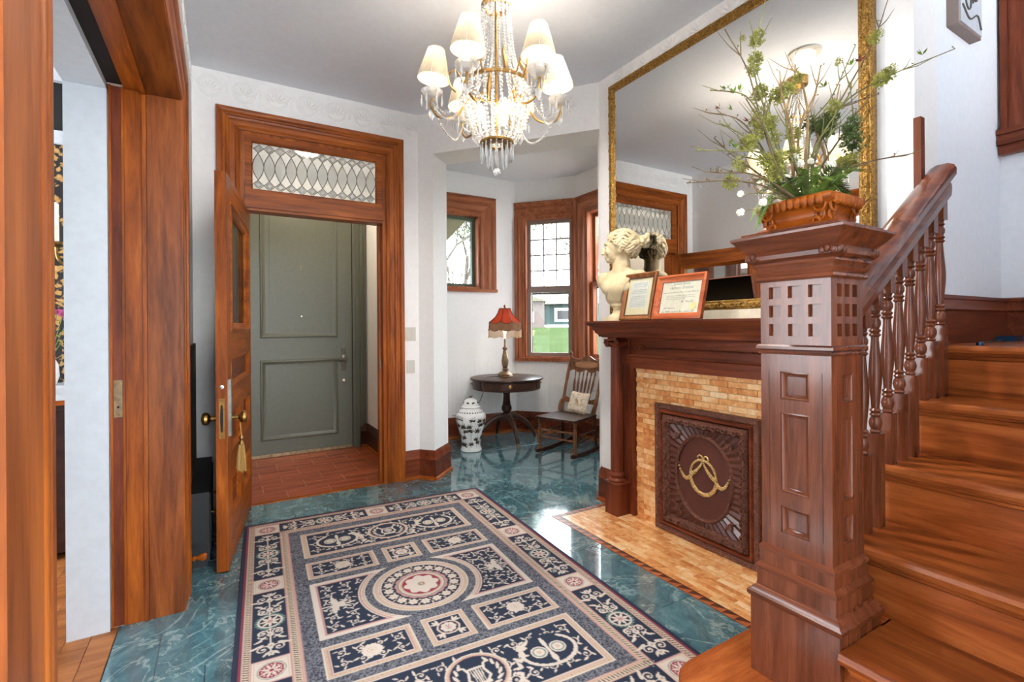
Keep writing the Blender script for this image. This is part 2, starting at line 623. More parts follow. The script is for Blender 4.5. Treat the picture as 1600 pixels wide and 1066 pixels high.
def casing(parent, path, N, prof, mats, names):
    """a mitred casing, one board for each straight run of the path"""
    full = MB().sweep(path, N, prof)
    m = len(prof)
    for i in range(len(path) - 1):
        q = MB().add(full.v[i * m:(i + 2) * m], [(k, (k + 1) % m, m + (k + 1) % m, m + k) for k in range(m)] + [tuple(range(m))[::-1], tuple(range(m, 2 * m))])
        q.build(names[i], mats[i], parent)
# ================================================================== THE SETTING
ZC = 3.08          # ceiling
YD = 3.985         # wall of the front door
XF = 2.41          # chimney wall
XL = -0.165        # left wall
YG = 0.867         # wall beside the stair landing
XH = 3.40          # end wall of the landing
YB = 5.165         # far wall of the bay
E1, E2 = Vector((3.12, YB, 0)), Vector((3.62, 4.60, 0))

def wall_seg(mb, p, q, thick, z0, z1, openings=()):
    """wall from p to q, its room face on the line, the body on the left of p->q"""
    p, q = Vector((p[0], p[1], 0)), Vector((q[0], q[1], 0))
    t = (q - p).normalized()
    n = Vector((-t.y, t.x, 0))
    L = (q - p).length
    cuts = sorted({0.0, L} | {s for o in openings for s in o[:2]})
    for a, b in zip(cuts, cuts[1:]):
        zs = [(z0, z1)]
        for s0, s1, y0, y1 in openings:
            if s0 <= a + 1e-6 and s1 >= b - 1e-6:
                zs = [r for lo, hi in zs for r in ((lo, min(hi, y0)), (max(lo, y1), hi)) if r[1] - r[0] > 1e-4]
        for lo, hi in zs:
            mb.obox(p + t * ((a + b) / 2) + n * (thick / 2) + Vector((0, 0, (lo + hi) / 2)), t, n, (0, 0, 1), b - a, thick, hi - lo)
    return mb

def plan(mb, poly, z0, z1):
    return mb.prism(poly, z0, z1, lambda a, b, h: (a, b, h))

# ---- floor: a screed with one marble tile after another on it
fl = MB().box(-0.385, 3.75, -3.0, 5.3, -0.12, -0.004).build('floor', 'grout', smooth=False)
struct(fl, 'dark green veined marble tile floor of the entrance hall', 'floor')
TS, G = 0.3205, 0.0011
tile_meshes = {}
def tile(x0, x1, y0, y1, parent, mat, name='tile', zt=0.0, th=0.012, lift=0.0):
    k = (round(x1 - x0, 3), round(y1 - y0, 3), mat, round(th, 4))
    if k not in tile_meshes:
        hx, hy, b = (x1 - x0) / 2, (y1 - y0) / 2, 0.0012
        m = MB().add([(-hx, -hy, -th), (hx, -hy, -th), (hx, hy, -th), (-hx, hy, -th), (-hx, -hy, -b), (hx, -hy, -b), (hx, hy, -b), (-hx, hy, -b),
                      (-hx + b, -hy + b, 0), (hx - b, -hy + b, 0), (hx - b, hy - b, 0), (-hx + b, hy - b, 0)],
                     [(3, 2, 1, 0), (8, 9, 10, 11)] + [(i, (i + 1) % 4, 4 + (i + 1) % 4, 4 + i) for i in range(4)] + [(4 + i, 4 + (i + 1) % 4, 8 + (i + 1) % 4, 8 + i) for i in range(4)])
        tile_meshes[k] = m.mesh(name, M[mat], smooth=False)
    o = put(name, tile_meshes[k], parent, True)
    o.location = ((x0 + x1) / 2, (y0 + y1) / 2, zt + lift)
    return o
regions = [(-0.385, 1.902, -0.9, 3.985), (1.902, 3.62, 2.702, 5.165), (1.745, 1.902, 3.985, 5.165)]
r0 = math.floor((-0.9 - 1.885) / TS)
for j in range(r0, 12):
    ya, yb = 1.885 + TS * j, 1.885 + TS * (j + 1)
    xo = 1.862 + (0.16 if j % 2 else 0.0)
    for i in range(-9, 8):
        xa, xb = xo + TS * i, xo + TS * (i + 1)
        for X0, X1, Y0, Y1 in regions:
            a, b, c, d = max(xa, X0), min(xb, X1), max(ya, Y0), min(yb, Y1)
            if b - a > 0.03 and d - c > 0.03:
                tile(a + G, b - G, c + G, d - G, fl, 'marble', lift=random.uniform(-0.0006, 0.0006))

# ---- vestibule floor
vf = MB().box(-0.2, 1.5, YD, 5.5, -0.1, -0.003).build('floor_vestibule', 'groutpale', smooth=False)
struct(vf, 'reddish brown wooden parquet floor of the small vestibule', 'floor')
for j in range(14):
    for i in range(6):
        xa, ya = -0.19 + 0.31 * i - (0.155 if (j // 2) % 2 else 0), YD + 0.045 + 0.105 * j
        a, b = max(xa, -0.19), min(xa + 0.31, 1.36)
        if b - a > 0.04 and ya < 5.40:
            tile(a + 0.0022, b - 0.0022, ya + 0.0022, ya + 0.1028, vf, 'redplank', 'plank')
th_ = MB().prism([(0, -0.01), (0.05, -0.01), (0.05, 0.004), (0.03, 0.01), (0, 0.004)], 0.1, 1.19, lambda a, b, h: (h, YD - 0.005 + a, b)).build('threshold_strip', 'casX', vf)

# ---- parlour floor beyond the pocket doors
pf = MB().box(-3.3, -0.387, -3.0, 4.1, -0.1, -0.004).build('floor_parlour', 'grout', smooth=False)
struct(pf, 'honey coloured wooden plank floor beyond the pocket doorway', 'floor')
for i in range(14):
    xa = -0.387 - 0.085 * (i + 1)
    yy = 0.4 + (i * 0.37) % 0.8
    while yy < 4.0:
        y2 = min(yy + 0.9, 4.02)
        tile(xa + 0.001, xa + 0.084, yy + 0.001, y2 - 0.001, pf, 'plankY', 'plank') if False else tile(xa + 0.001, xa + 0.084, yy + 0.001, y2 - 0.001, pf, 'plankX', 'plank')
        yy = y2

# ---- ceilings
ce = MB().box(-0.7, 2.63, -3.0, 4.10, ZC, ZC + 0.1).build('ceiling', 'ceil', smooth=False)
struct(ce, 'plain light grey ceiling above the chandelier', 'ceiling')
bc = MB()
plan(bc, [(1.6, 4.0), (2.64, 2.75), (3.8, 2.75), (3.8, 5.35), (1.6, 5.35)], 3.062, 3.16)
struct(bc.build('ceiling_bay', 'bayceil', smooth=False), 'grey ceiling of the window bay', 'ceiling')
struct(MB().box(-0.3, 1.6, 4.10, 5.6, 2.92, 3.0).build('ceiling_vestibule', 'ceil', smooth=False), 'low ceiling of the front door vestibule', 'ceiling')
struct(MB().box(-3.4, -0.55, -3.0, 4.2, ZC, ZC + 0.1).build('ceiling_parlour', 'ceil', smooth=False), 'white ceiling of the parlour beyond the pocket doors', 'ceiling')

# ---- walls
mb = wall_seg(MB(), (1.47, YD), (XL, YD), -0.16, 0, ZC, [(0.305, 1.35, 0, 2.69)])
wd_ = mb.build('wall_front', 'wall', smooth=False)
struct(wd_, 'white wall around the front door with transom', 'wall')
# left wall (with the pocket doorway)
mb = MB()
mb.box(-0.55, XL, -3.0, 0.675, 0, ZC).box(-0.55, XL, 2.68, YD + 0.16, 0, ZC).box(-0.55, XL, 0.675, 2.68, 2.325, ZC)
wl_ = mb.build('wall_left', 'wall', smooth=False)
struct(wl_, 'white left wall with the wide pocket doorway', 'wall')
# chimney wall, ending in the jamb of the bay opening
wf_ = plan(MB(), [(XF, YG), (2.63, YG), (2.63, 2.985), (XF, 2.775)], 0, 3.6).build('wall_right', 'wall', smooth=False)
struct(wf_, 'white chimney wall behind the mirror and mantel', 'wall')
# bay opening: diagonal wing with jamb, and the lintel
W1, W2, W3 = (1.445, YD), (1.535, 3.875), (1.745, 4.075)
ww_ = plan(MB(), [W1, W2, W3, (1.745, YB + 0.1), (1.6, YB + 0.1), (1.6, YD + 0.16), (1.44, YD + 0.16)], 0, 3.12).build('wall_bay_jamb', 'wall', smooth=False)
struct(ww_, 'narrow white angled wall beside the bay opening', 'wall')
hd_ = plan(MB(), [W2, (XF, 2.775), (2.63, 2.985), W3], 2.735, 3.12).build('wall_bay_lintel', 'wall', smooth=False)
struct(hd_, 'white lintel spanning the bay opening under the ceiling', 'wall')
# bay
W1O = (0.13, 0.885, 1.72, 2.60)      # window 1 in the far wall, s from x = 1.745
mb = wall_seg(MB(), (1.745, YB), (3.12, YB), 0.14, 0, 3.1, [W1O])
struct(mb.build('wall_bay_far', 'wall', smooth=False), 'white far wall of the bay behind the lidded vase', 'wall')
W2O = (0.115, 0.725, 0.885, 2.60)
mb = wall_seg(MB(), E1, E2, 0.14, 0, 3.1, [W2O])
struct(mb.build('wall_bay_middle', 'wall', smooth=False), 'white angled wall of the bay under the tall window', 'wall')
W3O = (0.20, 0.86, 0.885, 2.60)
mb = wall_seg(MB(), E2, (3.62, 2.9), 0.14, 0, 3.1, [W3O])
mb.box(2.5, 3.8, 2.78, 2.9, 0, 3.1)
struct(mb.build('wall_bay_right', 'wall', smooth=False), 'white right wall of the bay behind the rocking chair', 'wall')
# vestibule
mb = MB().box(1.36, 1.5, YD + 0.16, 5.5, 0, 3.0).box(-0.3, -0.19, YD + 0.16, 5.5, 0, 3.0)
mb.box(-0.3, 0.20, 5.40, 5.55, 0, 3.0).box(1.34, 1.5, 5.40, 5.55, 0, 3.0).box(0.2, 1.34, 5.40, 5.55, 2.6, 3.0)
struct(mb.build('wall_vestibule', 'wall', smooth=False), 'white walls of the vestibule around the grey door', 'wall')
# landing
struct(MB().box(2.63, XH + 0.1, YG, YG + 0.12, 0, 4.2).build('wall_landing', 'walldaylit', smooth=False), 'pale white wall above the stair landing, bluish daylight in its colour', 'wall')
struct(MB().box(XH, XH + 0.12, -3.0, YG, 0, 4.3).build('wall_landing_end', 'walldaylit', smooth=False), 'pale wall at the end of the stair landing', 'wall')
# parlour
pw = MB().box(-3.3, -0.55, 4.02, 4.12, 1.0, 2.42).build('wall_parlour', 'wallpaper', smooth=False)
struct(pw, 'parlour wall with black and gold foliage wallpaper', 'wall')
MB().box(-3.3, -0.55, 4.02, 4.12, 0, 1.0).build('dado', 'wallpaper', pw)
MB().box(-3.3, -0.55, 3.995, 4.12, 2.42, 2.50).build('picture_rail', 'white', pw)
MB().box(-3.3, -0.55, 4.02, 4.12, 2.50, 2.80).build('dark_frieze', 'black', pw)
MB().box(-3.3, -0.55, 3.98, 4.12, 2.80, ZC).build('crown_moulding', 'white', pw)
struct(wall_seg(MB(), (-3.3, -3.0), (-3.3, 4.2), 0.12, 0, ZC, [(5.25, 6.85, 0.6, 2.6)]).build('wall_parlour_side', 'wall', smooth=False), 'far side wall of the parlour with a broad window', 'wall')

# unseen back of the hall; openings here, in stairwell and parlour, added to admit daylight
mb = wall_seg(MB(), (-0.55, -3.0), (XH + 0.1, -3.0), -0.12, 0, 4.3, [(0.6, 3.5, 0, 2.9)])
struct(mb.build('wall_back', 'wall', smooth=False), 'white wall behind the viewer with a wide opening sized for daylight', 'wall')
mb = wall_seg(MB(), (-3.4, -3.0), (-0.55, -3.0), -0.12, 0, ZC, [(1.6, 1.9, 1.0, 1.7)])  # small opening added to light the parlour
struct(mb.build('wall_parlour_back', 'wall', smooth=False), 'near parlour wall with a small opening added for daylight', 'wall')
struct(MB().box(2.41, XH + 0.1, -3.1, YG + 0.1, 4.2, 4.3).build('ceiling_stairwell', 'ceil', smooth=False), 'ceiling high over the stair landing', 'ceiling')
struct(MB().box(2.41, 2.53, -3.0, YG, ZC, 4.3).build('wall_stairwell', 'walldaylit', smooth=False), 'wall above the stair opening', 'wall')
mb = wall_seg(MB(), (1.15, -0.5), (XH, -0.5), -0.1, 0, 4.2, [(1.2, 2.05, 2.3, 3.7)])  # high opening added to brighten the landing wall
struct(mb.build('wall_stair_side', 'walldaylit', smooth=False), 'wall along the near side of the stairs with a high opening added for daylight', 'wall')
# ---- embossed border under the ceiling
def motif(e1, e2, n, parent, pts):
    m = MB()
    for r in (0.075, 0.062):
        ring = circle((0, 0, 0), e1, e2, r, 20)
        m.tube(ring + [ring[0]], 0.0022, 4, False)
    for k in range(7):
        a = R(20 + 140 * k / 6)
        d = Vector(e1) * math.cos(a) + Vector(e2) * math.sin(a)
        m.tube([d * 0.012 + Vector(e2) * -0.03, d * 0.03 + Vector(e2) * -0.03, d * 0.058 + Vector(e2) * -0.03, d * 0.082 + Vector(e2) * -0.03], [0.002, 0.004, 0.0055, 0.001], 4)
    for s in (-1, 1):
        m.tube(bez([Vector(e1) * (s * 0.075), Vector(e1) * (s * 0.1) + Vector(e2) * 0.04, Vector(e1) * (s * 0.1) + Vector(e2) * -0.04], 5), 0.0022, 4)
    me = m.mesh('embossed_shell', M['emboss'])
    for p in pts:
        o = put('embossed_shell', me, parent, True)
        o.location = p
motif((1, 0, 0), (0, 0, 1), (0, -1, 0), wd_, [(-0.06 + 0.21 * k, YD - 0.0005, 2.965) for k in range(8)])
motif((0, 1, 0), (0, 0, 1), (-1, 0, 0), wf_, [(XF - 0.0005, 1.05 + 0.21 * k, 3.02 - 0.0) for k in range(8)])
motif((0, 1, 0), (0, 0, 1), (1, 0, 0), wl_, [(XL + 0.0005, 2.75 + 0.21 * k, 2.965) for k in range(6)])
dg = (Vector((XF, 2.775, 0)) - Vector((1.535, 3.875, 0)))
dl_, dgn = dg.length, dg.normalized()
motif(tuple(dgn), (0, 0, 1), (0, 0, 0), hd_, [tuple(Vector((1.535, 3.875, 2.95)) + dgn * (0.12 + 0.21 * k) - Vector((-dgn.y, dgn.x, 0)) * 0.0005) for k in range(6)])

# ---- baseboards
BASE = [(0, 0), (0.038, 0), (0.034, 0.014), (0.024, 0.022), (0.022, 0.16), (0.027, 0.168), (0.022, 0.176), (0.019, 0.205), (0.012, 0.225), (0.004, 0.24), (0, 0.24)]
def baseboard(name, pts, label, mat='mahX', z=0.0, prof=BASE):
    o = MB().sweep([(p[0], p[1], z) for p in pts], (0, 0, 1), prof).build(name, mat)
    struct(o, label, 'baseboard')
    if prof is BASE:
        MB().sweep([(p[0], p[1], z) for p in pts], (0, 0, 1), [(0.020, 0.0005), (0.0405, 0.0005), (0.037, 0.016), (0.028, 0.024), (0.020, 0.026)]).build('shoe_moulding', 'casX', o)
    return o
baseboard('baseboard_front', [(1.745, 4.2), W3, W2, W1, (1.30, YD)], 'reddish brown baseboard turning the corner beside the front door')
baseboard('baseboard_bay', [(3.62, 2.95), (3.62, 4.60), (3.12, YB), (1.75, YB)], 'tall brown baseboard running round the window bay')
baseboard('baseboard_chimney', [(XF, 2.62), (XF, 2.775), (2.60, 2.955)], 'short brown baseboard at the end of the chimney wall')
baseboard('baseboard_vestibule', [(1.36, 4.2), (1.36, 5.36), (1.28, 5.36)], 'dark brown baseboard in the vestibule corner', 'walnut')
LB = [(0, 0), (0.024, 0), (0.022, 0.14), (0.03, 0.15), (0.026, 0.16), (0.026, 0.19), (0.03, 0.195), (0.03, 0.21), (0, 0.215)]
baseboard('baseboard_landing', [(XH, 0.10), (XH, YG), (2.52, YG)], 'dark brown panelled baseboard along the stair landing', 'mahX', 1.191, LB)
# white beadboard under the bay windows
bb = MB()
for a, b, zt in (((3.12, YB), (1.75, YB), 0.86), ((3.62, 4.60), (3.12, YB), 0.86), ((3.62, 2.95), (3.62, 4.60), 0.86)):
    a, b = Vector((a[0], a[1], 0)), Vector((b[0], b[1], 0))
    L = (b - a).length
    t = (b - a).normalized()
    n = Vector((-t.y, t.x, 0))
    k = int(L / 0.055)
    for i in range(k):
        bb.obox(a + t * ((i + 0.5) * L / k) + n * 0.001 + Vector((0, 0, 0.22 + (zt - 0.22) / 2)), t, n, (0, 0, 1), L / k - 0.005, 0.002, zt - 0.22)
bo = bb.build('beadboard', 'wall', bpy.data.objects['wall_bay_far'], smooth=False)
bo['kind'] = 'stuff'

# ---- casings
CASP = [(0, 0), (0, 0.022), (0.012, 0.028), (0.024, 0.026), (0.03, 0.02), (0.062, 0.022), (0.07, 0.03), (0.082, 0.033), (0.092, 0.027), (0.104, 0.028), (0.112, 0.038), (0.125, 0.044), (0.14, 0.044), (0.145, 0.036), (0.145, 0)]
def cprof(w, d=1.0):
    return [(a * w / 0.145, b * d) for a, b in CASP]
t1 = thing('trim_1', (0.64, YD, 0), 'moulded orange brown casing around the front door and transom', 'door casing', kind='structure')
casing(t1, [(0.12, YD, 0), (0.12, YD, 2.69), (1.165, YD, 2.69), (1.165, YD, 0)], (0, -1, 0), cprof(0.145), ('casZ', 'casX', 'casZ'), ('side_board', 'head_board', 'side_board'))
t1b = MB().box(0.12, 0.148, YD - 0.01, YD + 0.16, 0, 2.69).box(1.137, 1.165, YD - 0.01, YD + 0.16, 0, 2.69).box(0.148, 1.137, YD - 0.01, YD + 0.16, 2.662, 2.69)
t1b.box(1.118, 1.137, YD + 0.05, YD + 0.10, 0.0, 2.12)
jb = struct(t1b.build('trim_2', 'casZ', smooth=False), 'brown inner door jamb lining of the front doorway', 'door jamb')
MB().box(1.114, 1.1185, YD + 0.008, YD + 0.034, 0.93, 1.02).build('strike_plate', 'silver', jb)
MB().box(0.147, 1.138, YD - 0.02, YD + 0.10, 2.125, 2.145).box(0.147, 1.138, YD - 0.032, YD + 0.10, 2.145, 2.228).box(0.147, 1.138, YD - 0.018, YD + 0.1, 2.228, 2.24).build('transom_bar', 'casX', jb)
# transom window of leaded glass
tw = thing('window_1', (0.64, YD + 0.03, 2.24), 'leaded glass transom with ovals above the front door', 'window', kind='structure')
GX0, GX1, GZ0, GZ1 = 0.20, 1.085, 2.285, 2.62
fr = MB().sweep([(GX0, YD + 0.0, GZ0), (GX0, YD, GZ1), (GX1, YD, GZ1), (GX1, YD, GZ0)], (0, -1, 0), [(0, -0.03), (0, 0.006), (0.008, 0.014), (0.05, 0.014), (0.05, -0.03)], True)
fr.build('sash_frame', 'casX', tw)
MB().box(GX0, GX1, YD + 0.012, YD + 0.015, GZ0, GZ1).build('glass_sheet', 'textglass', tw, smooth=False)
NOV = 12
pitch = (GX1 - GX0) / NOV
hw, zc_, hh = pitch / 2, (GZ0 + GZ1) / 2, (GZ1 - GZ0) / 2
h0 = hh - pitch * 0.92
cm = MB()
oval = MB()
op = [(hw * 0.94 * math.cos(math.pi * t / (2 * h0)), t) for t in [h0 * (-1 + 2 * k / 12) for k in range(13)]]
poly = op + [(-a, b) for a, b in op[-2:0:-1]]
oval.prism(poly, -0.002, 0.002, lambda a, b, h: (a, h, b))
ome = oval.mesh('oval_pane', M['ovalglass'], smooth=False)
dia = MB().add([(-hw * .8, 0, 0), (0, 0, -hw * .75), (hw * .8, 0, 0), (0, 0, hw * .75), (-hw * .5, -0.004, 0), (0, -0.004, -hw * .46), (hw * .5, -0.004, 0), (0, -0.004, hw * .46)],
               [(4, 5, 6, 7), (0, 1, 5, 4), (1, 2, 6, 5), (2, 3, 7, 6), (3, 0, 4, 7), (3, 2, 1, 0)])
dme = dia.mesh('diamond_pane', M['bevglass'], smooth=False)
for k in range(NOV):
    cx = GX0 + pitch * (k + 0.5)
    o = put('oval_pane', ome, tw)
    o.location = (cx, YD + 0.010, zc_)
    for sg in (-1, 1):
        d = put('diamond_pane', dme, tw)
        d.location = (cx, YD + 0.009, zc_ + sg * (h0 + hw * 0.9))
        pts = []
        for i in range(-10, 11):
            t = i / 10 * hh
            if abs(t) <= h0:
                x = hw * math.cos(math.pi * t / (2 * h0))
            else:
                x = -(abs(t) - h0) * 1.08
            X = cx + sg * x
            pts.append((min(max(X, GX0), GX1), YD + 0.008, zc_ + t))
        cm.tube(pts, 0.0022, 4, False)
cm.build('lead_cames', 'lead', tw)

# ---- pocket doorway in the left wall
YJ = 2.68
t3 = thing('trim_3', (XL, YJ, 0), 'moulded brown casing at the far side and head of the pocket doorway', 'door casing', kind='structure')
casing(t3, [(XL, 0.675, 2.325), (XL, YJ, 2.325), (XL, YJ, 0)], (1, 0, 0), cprof(0.165, 0.8), ('casY', 'casZ'), ('head_board', 'side_board'))
nb = MB().box(XL, -0.152, 0.556, 0.655, 0, ZC).lathe([(0.011, 0), (0.011, ZC)], 12, (-0.160, 0.661, 0))
struct(nb.build('trim_4', 'post'), 'flat brown post at the near side of the pocket doorway', 'door casing')
js = thing('trim_5', (-0.35, YJ, 0), 'layered jamb and head of the pocket doorway, brown and white', 'door jamb', kind='structure')
for nm, x0, x1, dy, mat in (('jamb_board', -0.278, -0.150, 0.012, 'postZ'), ('stop_bead', -0.294, -0.279, 0.02, 'casZ'), ('jamb_strip', -0.3565, -0.295, 0.006, 'casZ'), ('white_jamb', -0.552, -0.412, 0.028, 'white')):
    MB().box(x0, x1, YJ - dy, YJ, 0, 2.325).build(nm, mat, js, smooth=False)
    MB().box(x0, x1, 0.675, YJ, 2.325 - dy, 2.325).build(nm, mat if mat == 'white' else mat[:3] + 'Y', js, smooth=False)
    MB().box(x0, x1, 0.675, 0.675 + dy, 0, 2.325).build(nm, mat, js, smooth=False)
MB().box(-0.411, -0.351, 0.69, YJ - 0.03, 2.3245, 2.3255).build('track_slot', 'black', js, smooth=False)
pd = thing('door_3', (-0.38, YJ - 0.003, 0), 'edge of the dark brown pocket door slid into the wall', 'door', kind='structure')
MB().box(-0.408, -0.358, YJ - 0.004, YJ + 0.02, 0.003, 2.3245).build('door_edge', 'mahZ', pd, smooth=False)
for x0, x1 in ((-0.409, -0.4), (-0.366, -0.357)):
    MB().box(x0, x1, YJ - 0.012, YJ, 0.003, 2.3245).build('edge_bead', 'casZ', pd, smooth=False)
lp = MB().box(-0.398, -0.368, YJ - 0.007, YJ - 0.003, 0.90, 1.06).build('lock_plate', 'brassd', pd, smooth=False)
for zz in (0.912, 0.944, 1.048):
    MB().lathe([(0.005, 0), (0.004, 0.002)], 10, (-0.383, YJ - 0.007, zz), ((1, 0, 0), (0, 0, 1), (0, -1, 0))).build('screw', 'black' if zz == 0.944 else 'brass', lp)

# ---- grey outer door
gd = thing('door_2', (0.7, 5.39, 0), 'grey green panelled outer door with ornate handle', 'door', kind='structure')
PAN = [(0.36, 1.02, 1.215, 2.42), (0.36, 1.02, 0.20, 0.925)]
d = MB().box(0.22, 1.20, 5.375, 5.42, 0.012, 2.56)
d.build('door_slab', 'greydoor', gd, smooth=False)
for x0, x1, z0, z1 in PAN:
    p = MB().sweep([(x0, 5.375, z0), (x0, 5.375, z1), (x1, 5.375, z1), (x1, 5.375, z0)], (0, -1, 0), [(0.035, 0), (0.03, 0.012), (0.018, 0.016), (0.008, 0.008), (-0.012, 0.003), (-0.012, 0)], True)
    p.build('panel_moulding', 'greydoor', gd)
    MB().box(x0 + 0.05, x1 - 0.05, 5.37, 5.376, z0 + 0.05, z1 - 0.05).build('raised_panel', 'greydoor', gd, smooth=False)
MB().box(1.206, 1.345, 5.36, 5.41, 0, 2.7).box(1.235, 1.25, 5.35, 5.36, 0, 2.7).box(1.28, 1.31, 5.345, 5.36, 0, 2.7).build('door_casing', 'greydoor', gd, smooth=False)
MB().box(0.16, 1.38, 5.425, 5.44, 0.0, 2.64).build('gap_light_block', 'black', gd, smooth=False)  # added black board, keeps outdoor light out of the gaps round the door
MB().box(0.10, 0.214, 5.36, 5.41, 0, 2.7).box(0.13, 0.16, 5.345, 5.36, 0, 2.7).build('door_casing', 'greydoor', gd, smooth=False)
MB().box(0.22, 1.20, 5.365, 5.385, 0.004, 0.035).build('weather_strip', 'brassd', gd, smooth=False)
h = MB().prism([(1.112 + 0.036 * math.cos(a) * (1 + 0.18 * math.cos(6 * a)), 0.94 + 0.125 * math.sin(a) * (1 + 0.1 * math.cos(6 * a))) for a in [2 * math.pi * k / 36 for k in range(36)]], 5.375, 5.368, lambda a, b, h: (a, h, b))
hp = h.build('handle_plate', 'darkbronze', gd)
MB().tube(bez([(1.112, 5.37, 0.925), (1.112, 5.325, 0.925), (1.08, 5.315, 0.93), (1.03, 5.32, 0.94)], 5), 0.009, 8).build('lever_handle', 'darkbronze', hp)
MB().lathe([(0.02, 0), (0.02, 0.01), (0.01, 0.014)], 16, (1.112, 5.368, 0.975), ((1, 0, 0), (0, 0, 1), (0, -1, 0))).build('keyhole_boss', 'iron', hp)
MB().lathe([(0.02, 0), (0.02, 0.012), (0.012, 0.018)], 16, (1.112, 5.374, 0.72), ((1, 0, 0), (0, 0, 1), (0, -1, 0))).build('deadbolt', 'silver', gd)
MB().lathe([(0.009, 0), (0.009, 0.012), (0.004, 0.016)], 12, (0.70, 5.37, 1.395), ((1, 0, 0), (0, 0, 1), (0, -1, 0))).build('peephole', 'silver', gd)
MB().box(0.695, 0.705, 5.362, 5.371, 1.875, 1.91).build('hook', 'brassd', gd)

# ---- open wooden door
DL = 1.045
dang = math.atan2(4.0 - 2.974, 0.182 - 0.027)
od = thing('door_1', (0.182, 4.0, 0.008), 'open wooden inner door with glass upper panel and tassel on its knob', 'door', kind='structure', rz=dang + math.pi / 2 + math.pi)
# local frame: +x is the face seen from the hall, -y runs from the hinge to the free edge
od.rotation_euler = (0, 0, dang - math.pi / 2)
TH = 0.054
def dbox(m, s0, s1, z0, z1, x0=-TH, x1=0.0):
    return m.box(x0, x1, -s1, -s0, z0, z1)
m = MB()
dbox(m, 0, 0.115, 0, 2.095); m.build('hinge_stile', 'casZ', od, True, smooth=False)
m = MB()
dbox(m, 0.925, DL, 0, 2.095); fs = m.build('lock_stile', 'casZ', od, True, smooth=False)
for z0, z1 in ((0, 0.235), (0.455, 0.595), (0.815, 0.945), (1.11, 1.255), (1.965, 2.095)):
    m = MB(); dbox(m, 0.115, 0.925, z0, z1); m.build('rail', 'casY', od, True, smooth=False)
m = MB(); dbox(m, 0.46, 0.58, 0.235, 0.815); m.build('mullion', 'casZ', od, True, smooth=False)
for s0, s1, z0, z1 in ((0.115, 0.925, 0.945, 1.11), (0.115, 0.46, 0.595, 0.815), (0.58, 0.925, 0.595, 0.815), (0.115, 0.46, 0.235, 0.455), (0.58, 0.925, 0.235, 0.455)):
    m = MB(); dbox(m, s0, s1, z0, z1, -0.036, -0.018); p = m.build('door_panel', 'mahY', od, True, smooth=False)
    MB().sweep([(0, -s1, z0), (0, -s1, z1), (0, -s0, z1), (0, -s0, z0)], (1, 0, 0), [(0, -0.018), (0, 0.002), (-0.008, 0.004), (-0.016, -0.004), (-0.024, -0.012), (-0.03, -0.018)], True).build('panel_moulding', 'casY', p, True)
m = MB(); dbox(m, 0.115, 0.925, 1.255, 1.965, -0.030, -0.024); gp = m.build('glass_pane', 'doorglass', od, True, smooth=False)
MB().sweep([(0, -0.925, 1.255), (0, -0.925, 1.965), (0, -0.115, 1.965), (0, -0.115, 1.255)], (1, 0, 0), [(0, -0.024), (0, 0.008), (-0.014, 0.01), (-0.022, 0.0), (-0.034, -0.004), (-0.046, -0.014), (-0.05, -0.024)], True).build('glazing_moulding', 'casY', od, True)
m = MB().box(-0.04, -0.014, -DL - 0.002, -DL, 0.695, 0.905); lk = m.build('lock_faceplate', 'brass', od, True, smooth=False)
MB().prism([(0.007 * math.cos(a), 0.075 * math.sin(a) if abs(math.sin(a)) < .8 else 0.06 * (1 if math.sin(a) > 0 else -1) + 0.012 * math.sin(a)) for a in [2 * math.pi * k / 20 for k in range(20)]], -DL - 0.003, -DL - 0.001, lambda a, b, h: (-0.027 + a, h, 0.80 + b)).build('latch_slot', 'black', lk, True)
MB().lathe([(0.011, 0), (0.011, 0.003), (0.006, 0.004)], 14, (-0.027, -DL, 0.965), ((1, 0, 0), (0, 0, 1), (0, -1, 0))).build('bolt_hole', 'silver', od, True)
pl = MB().box(0, 0.012, -1.01, -0.965, 0.70, 1.0)
pl.build('escutcheon', 'iron', od, True)
KN = [(0.012, 0), (0.012, 0.03), (0.016, 0.034), (0.03, 0.044), (0.034, 0.056), (0.03, 0.068), (0.014, 0.074)]
MB().lathe(KN, 20, (0.012, -0.987, 0.795), ((0, 1, 0), (0, 0, 1), (1, 0, 0))).build('door_knob', 'brass', od, True)
MB().lathe(KN, 20, (-TH, -0.987, 0.795), ((0, 1, 0), (0, 0, 1), (-1, 0, 0))).build('door_knob', 'brass', od, True)
# tassel hanging on the knob
ts = thing('tassel', (0.0, 0.0, 0.0), 'gold silk tassel hanging from the knob of the open door', 'tassel')
ts.matrix_basis = od.matrix_basis @ Matrix.Translation((0.055, -0.985, 0))
MB().tube([(-0.005, 0, 0.765), (0.0, 0, 0.70)], 0.003, 6).build('cord', 'goldtassel', ts, True)
MB().lathe([(0.004, 0.70), (0.008, 0.692), (0.011, 0.68), (0.006, 0.668), (0.012, 0.655), (0.014, 0.648), (0.006, 0.64)], 14).build('head', 'brass', ts, True)
tm = MB()
for k in range(46):
    a, rr = k * 2.4, 0.004 + 0.014 * math.sqrt((k + .5) / 46)
    p0 = Vector((rr * 0.7 * math.cos(a), rr * 0.7 * math.sin(a), 0.645))
    tm.tube([p0, Vector((rr * 1.15 * math.cos(a), rr * 1.15 * math.sin(a), 0.58)), Vector((rr * 1.35 * math.cos(a + .2), rr * 1.35 * math.sin(a + .2), 0.505 + random.uniform(-.01, .01)))], 0.0022, 4)
tm.build('fringe', 'goldtassel', ts, True)

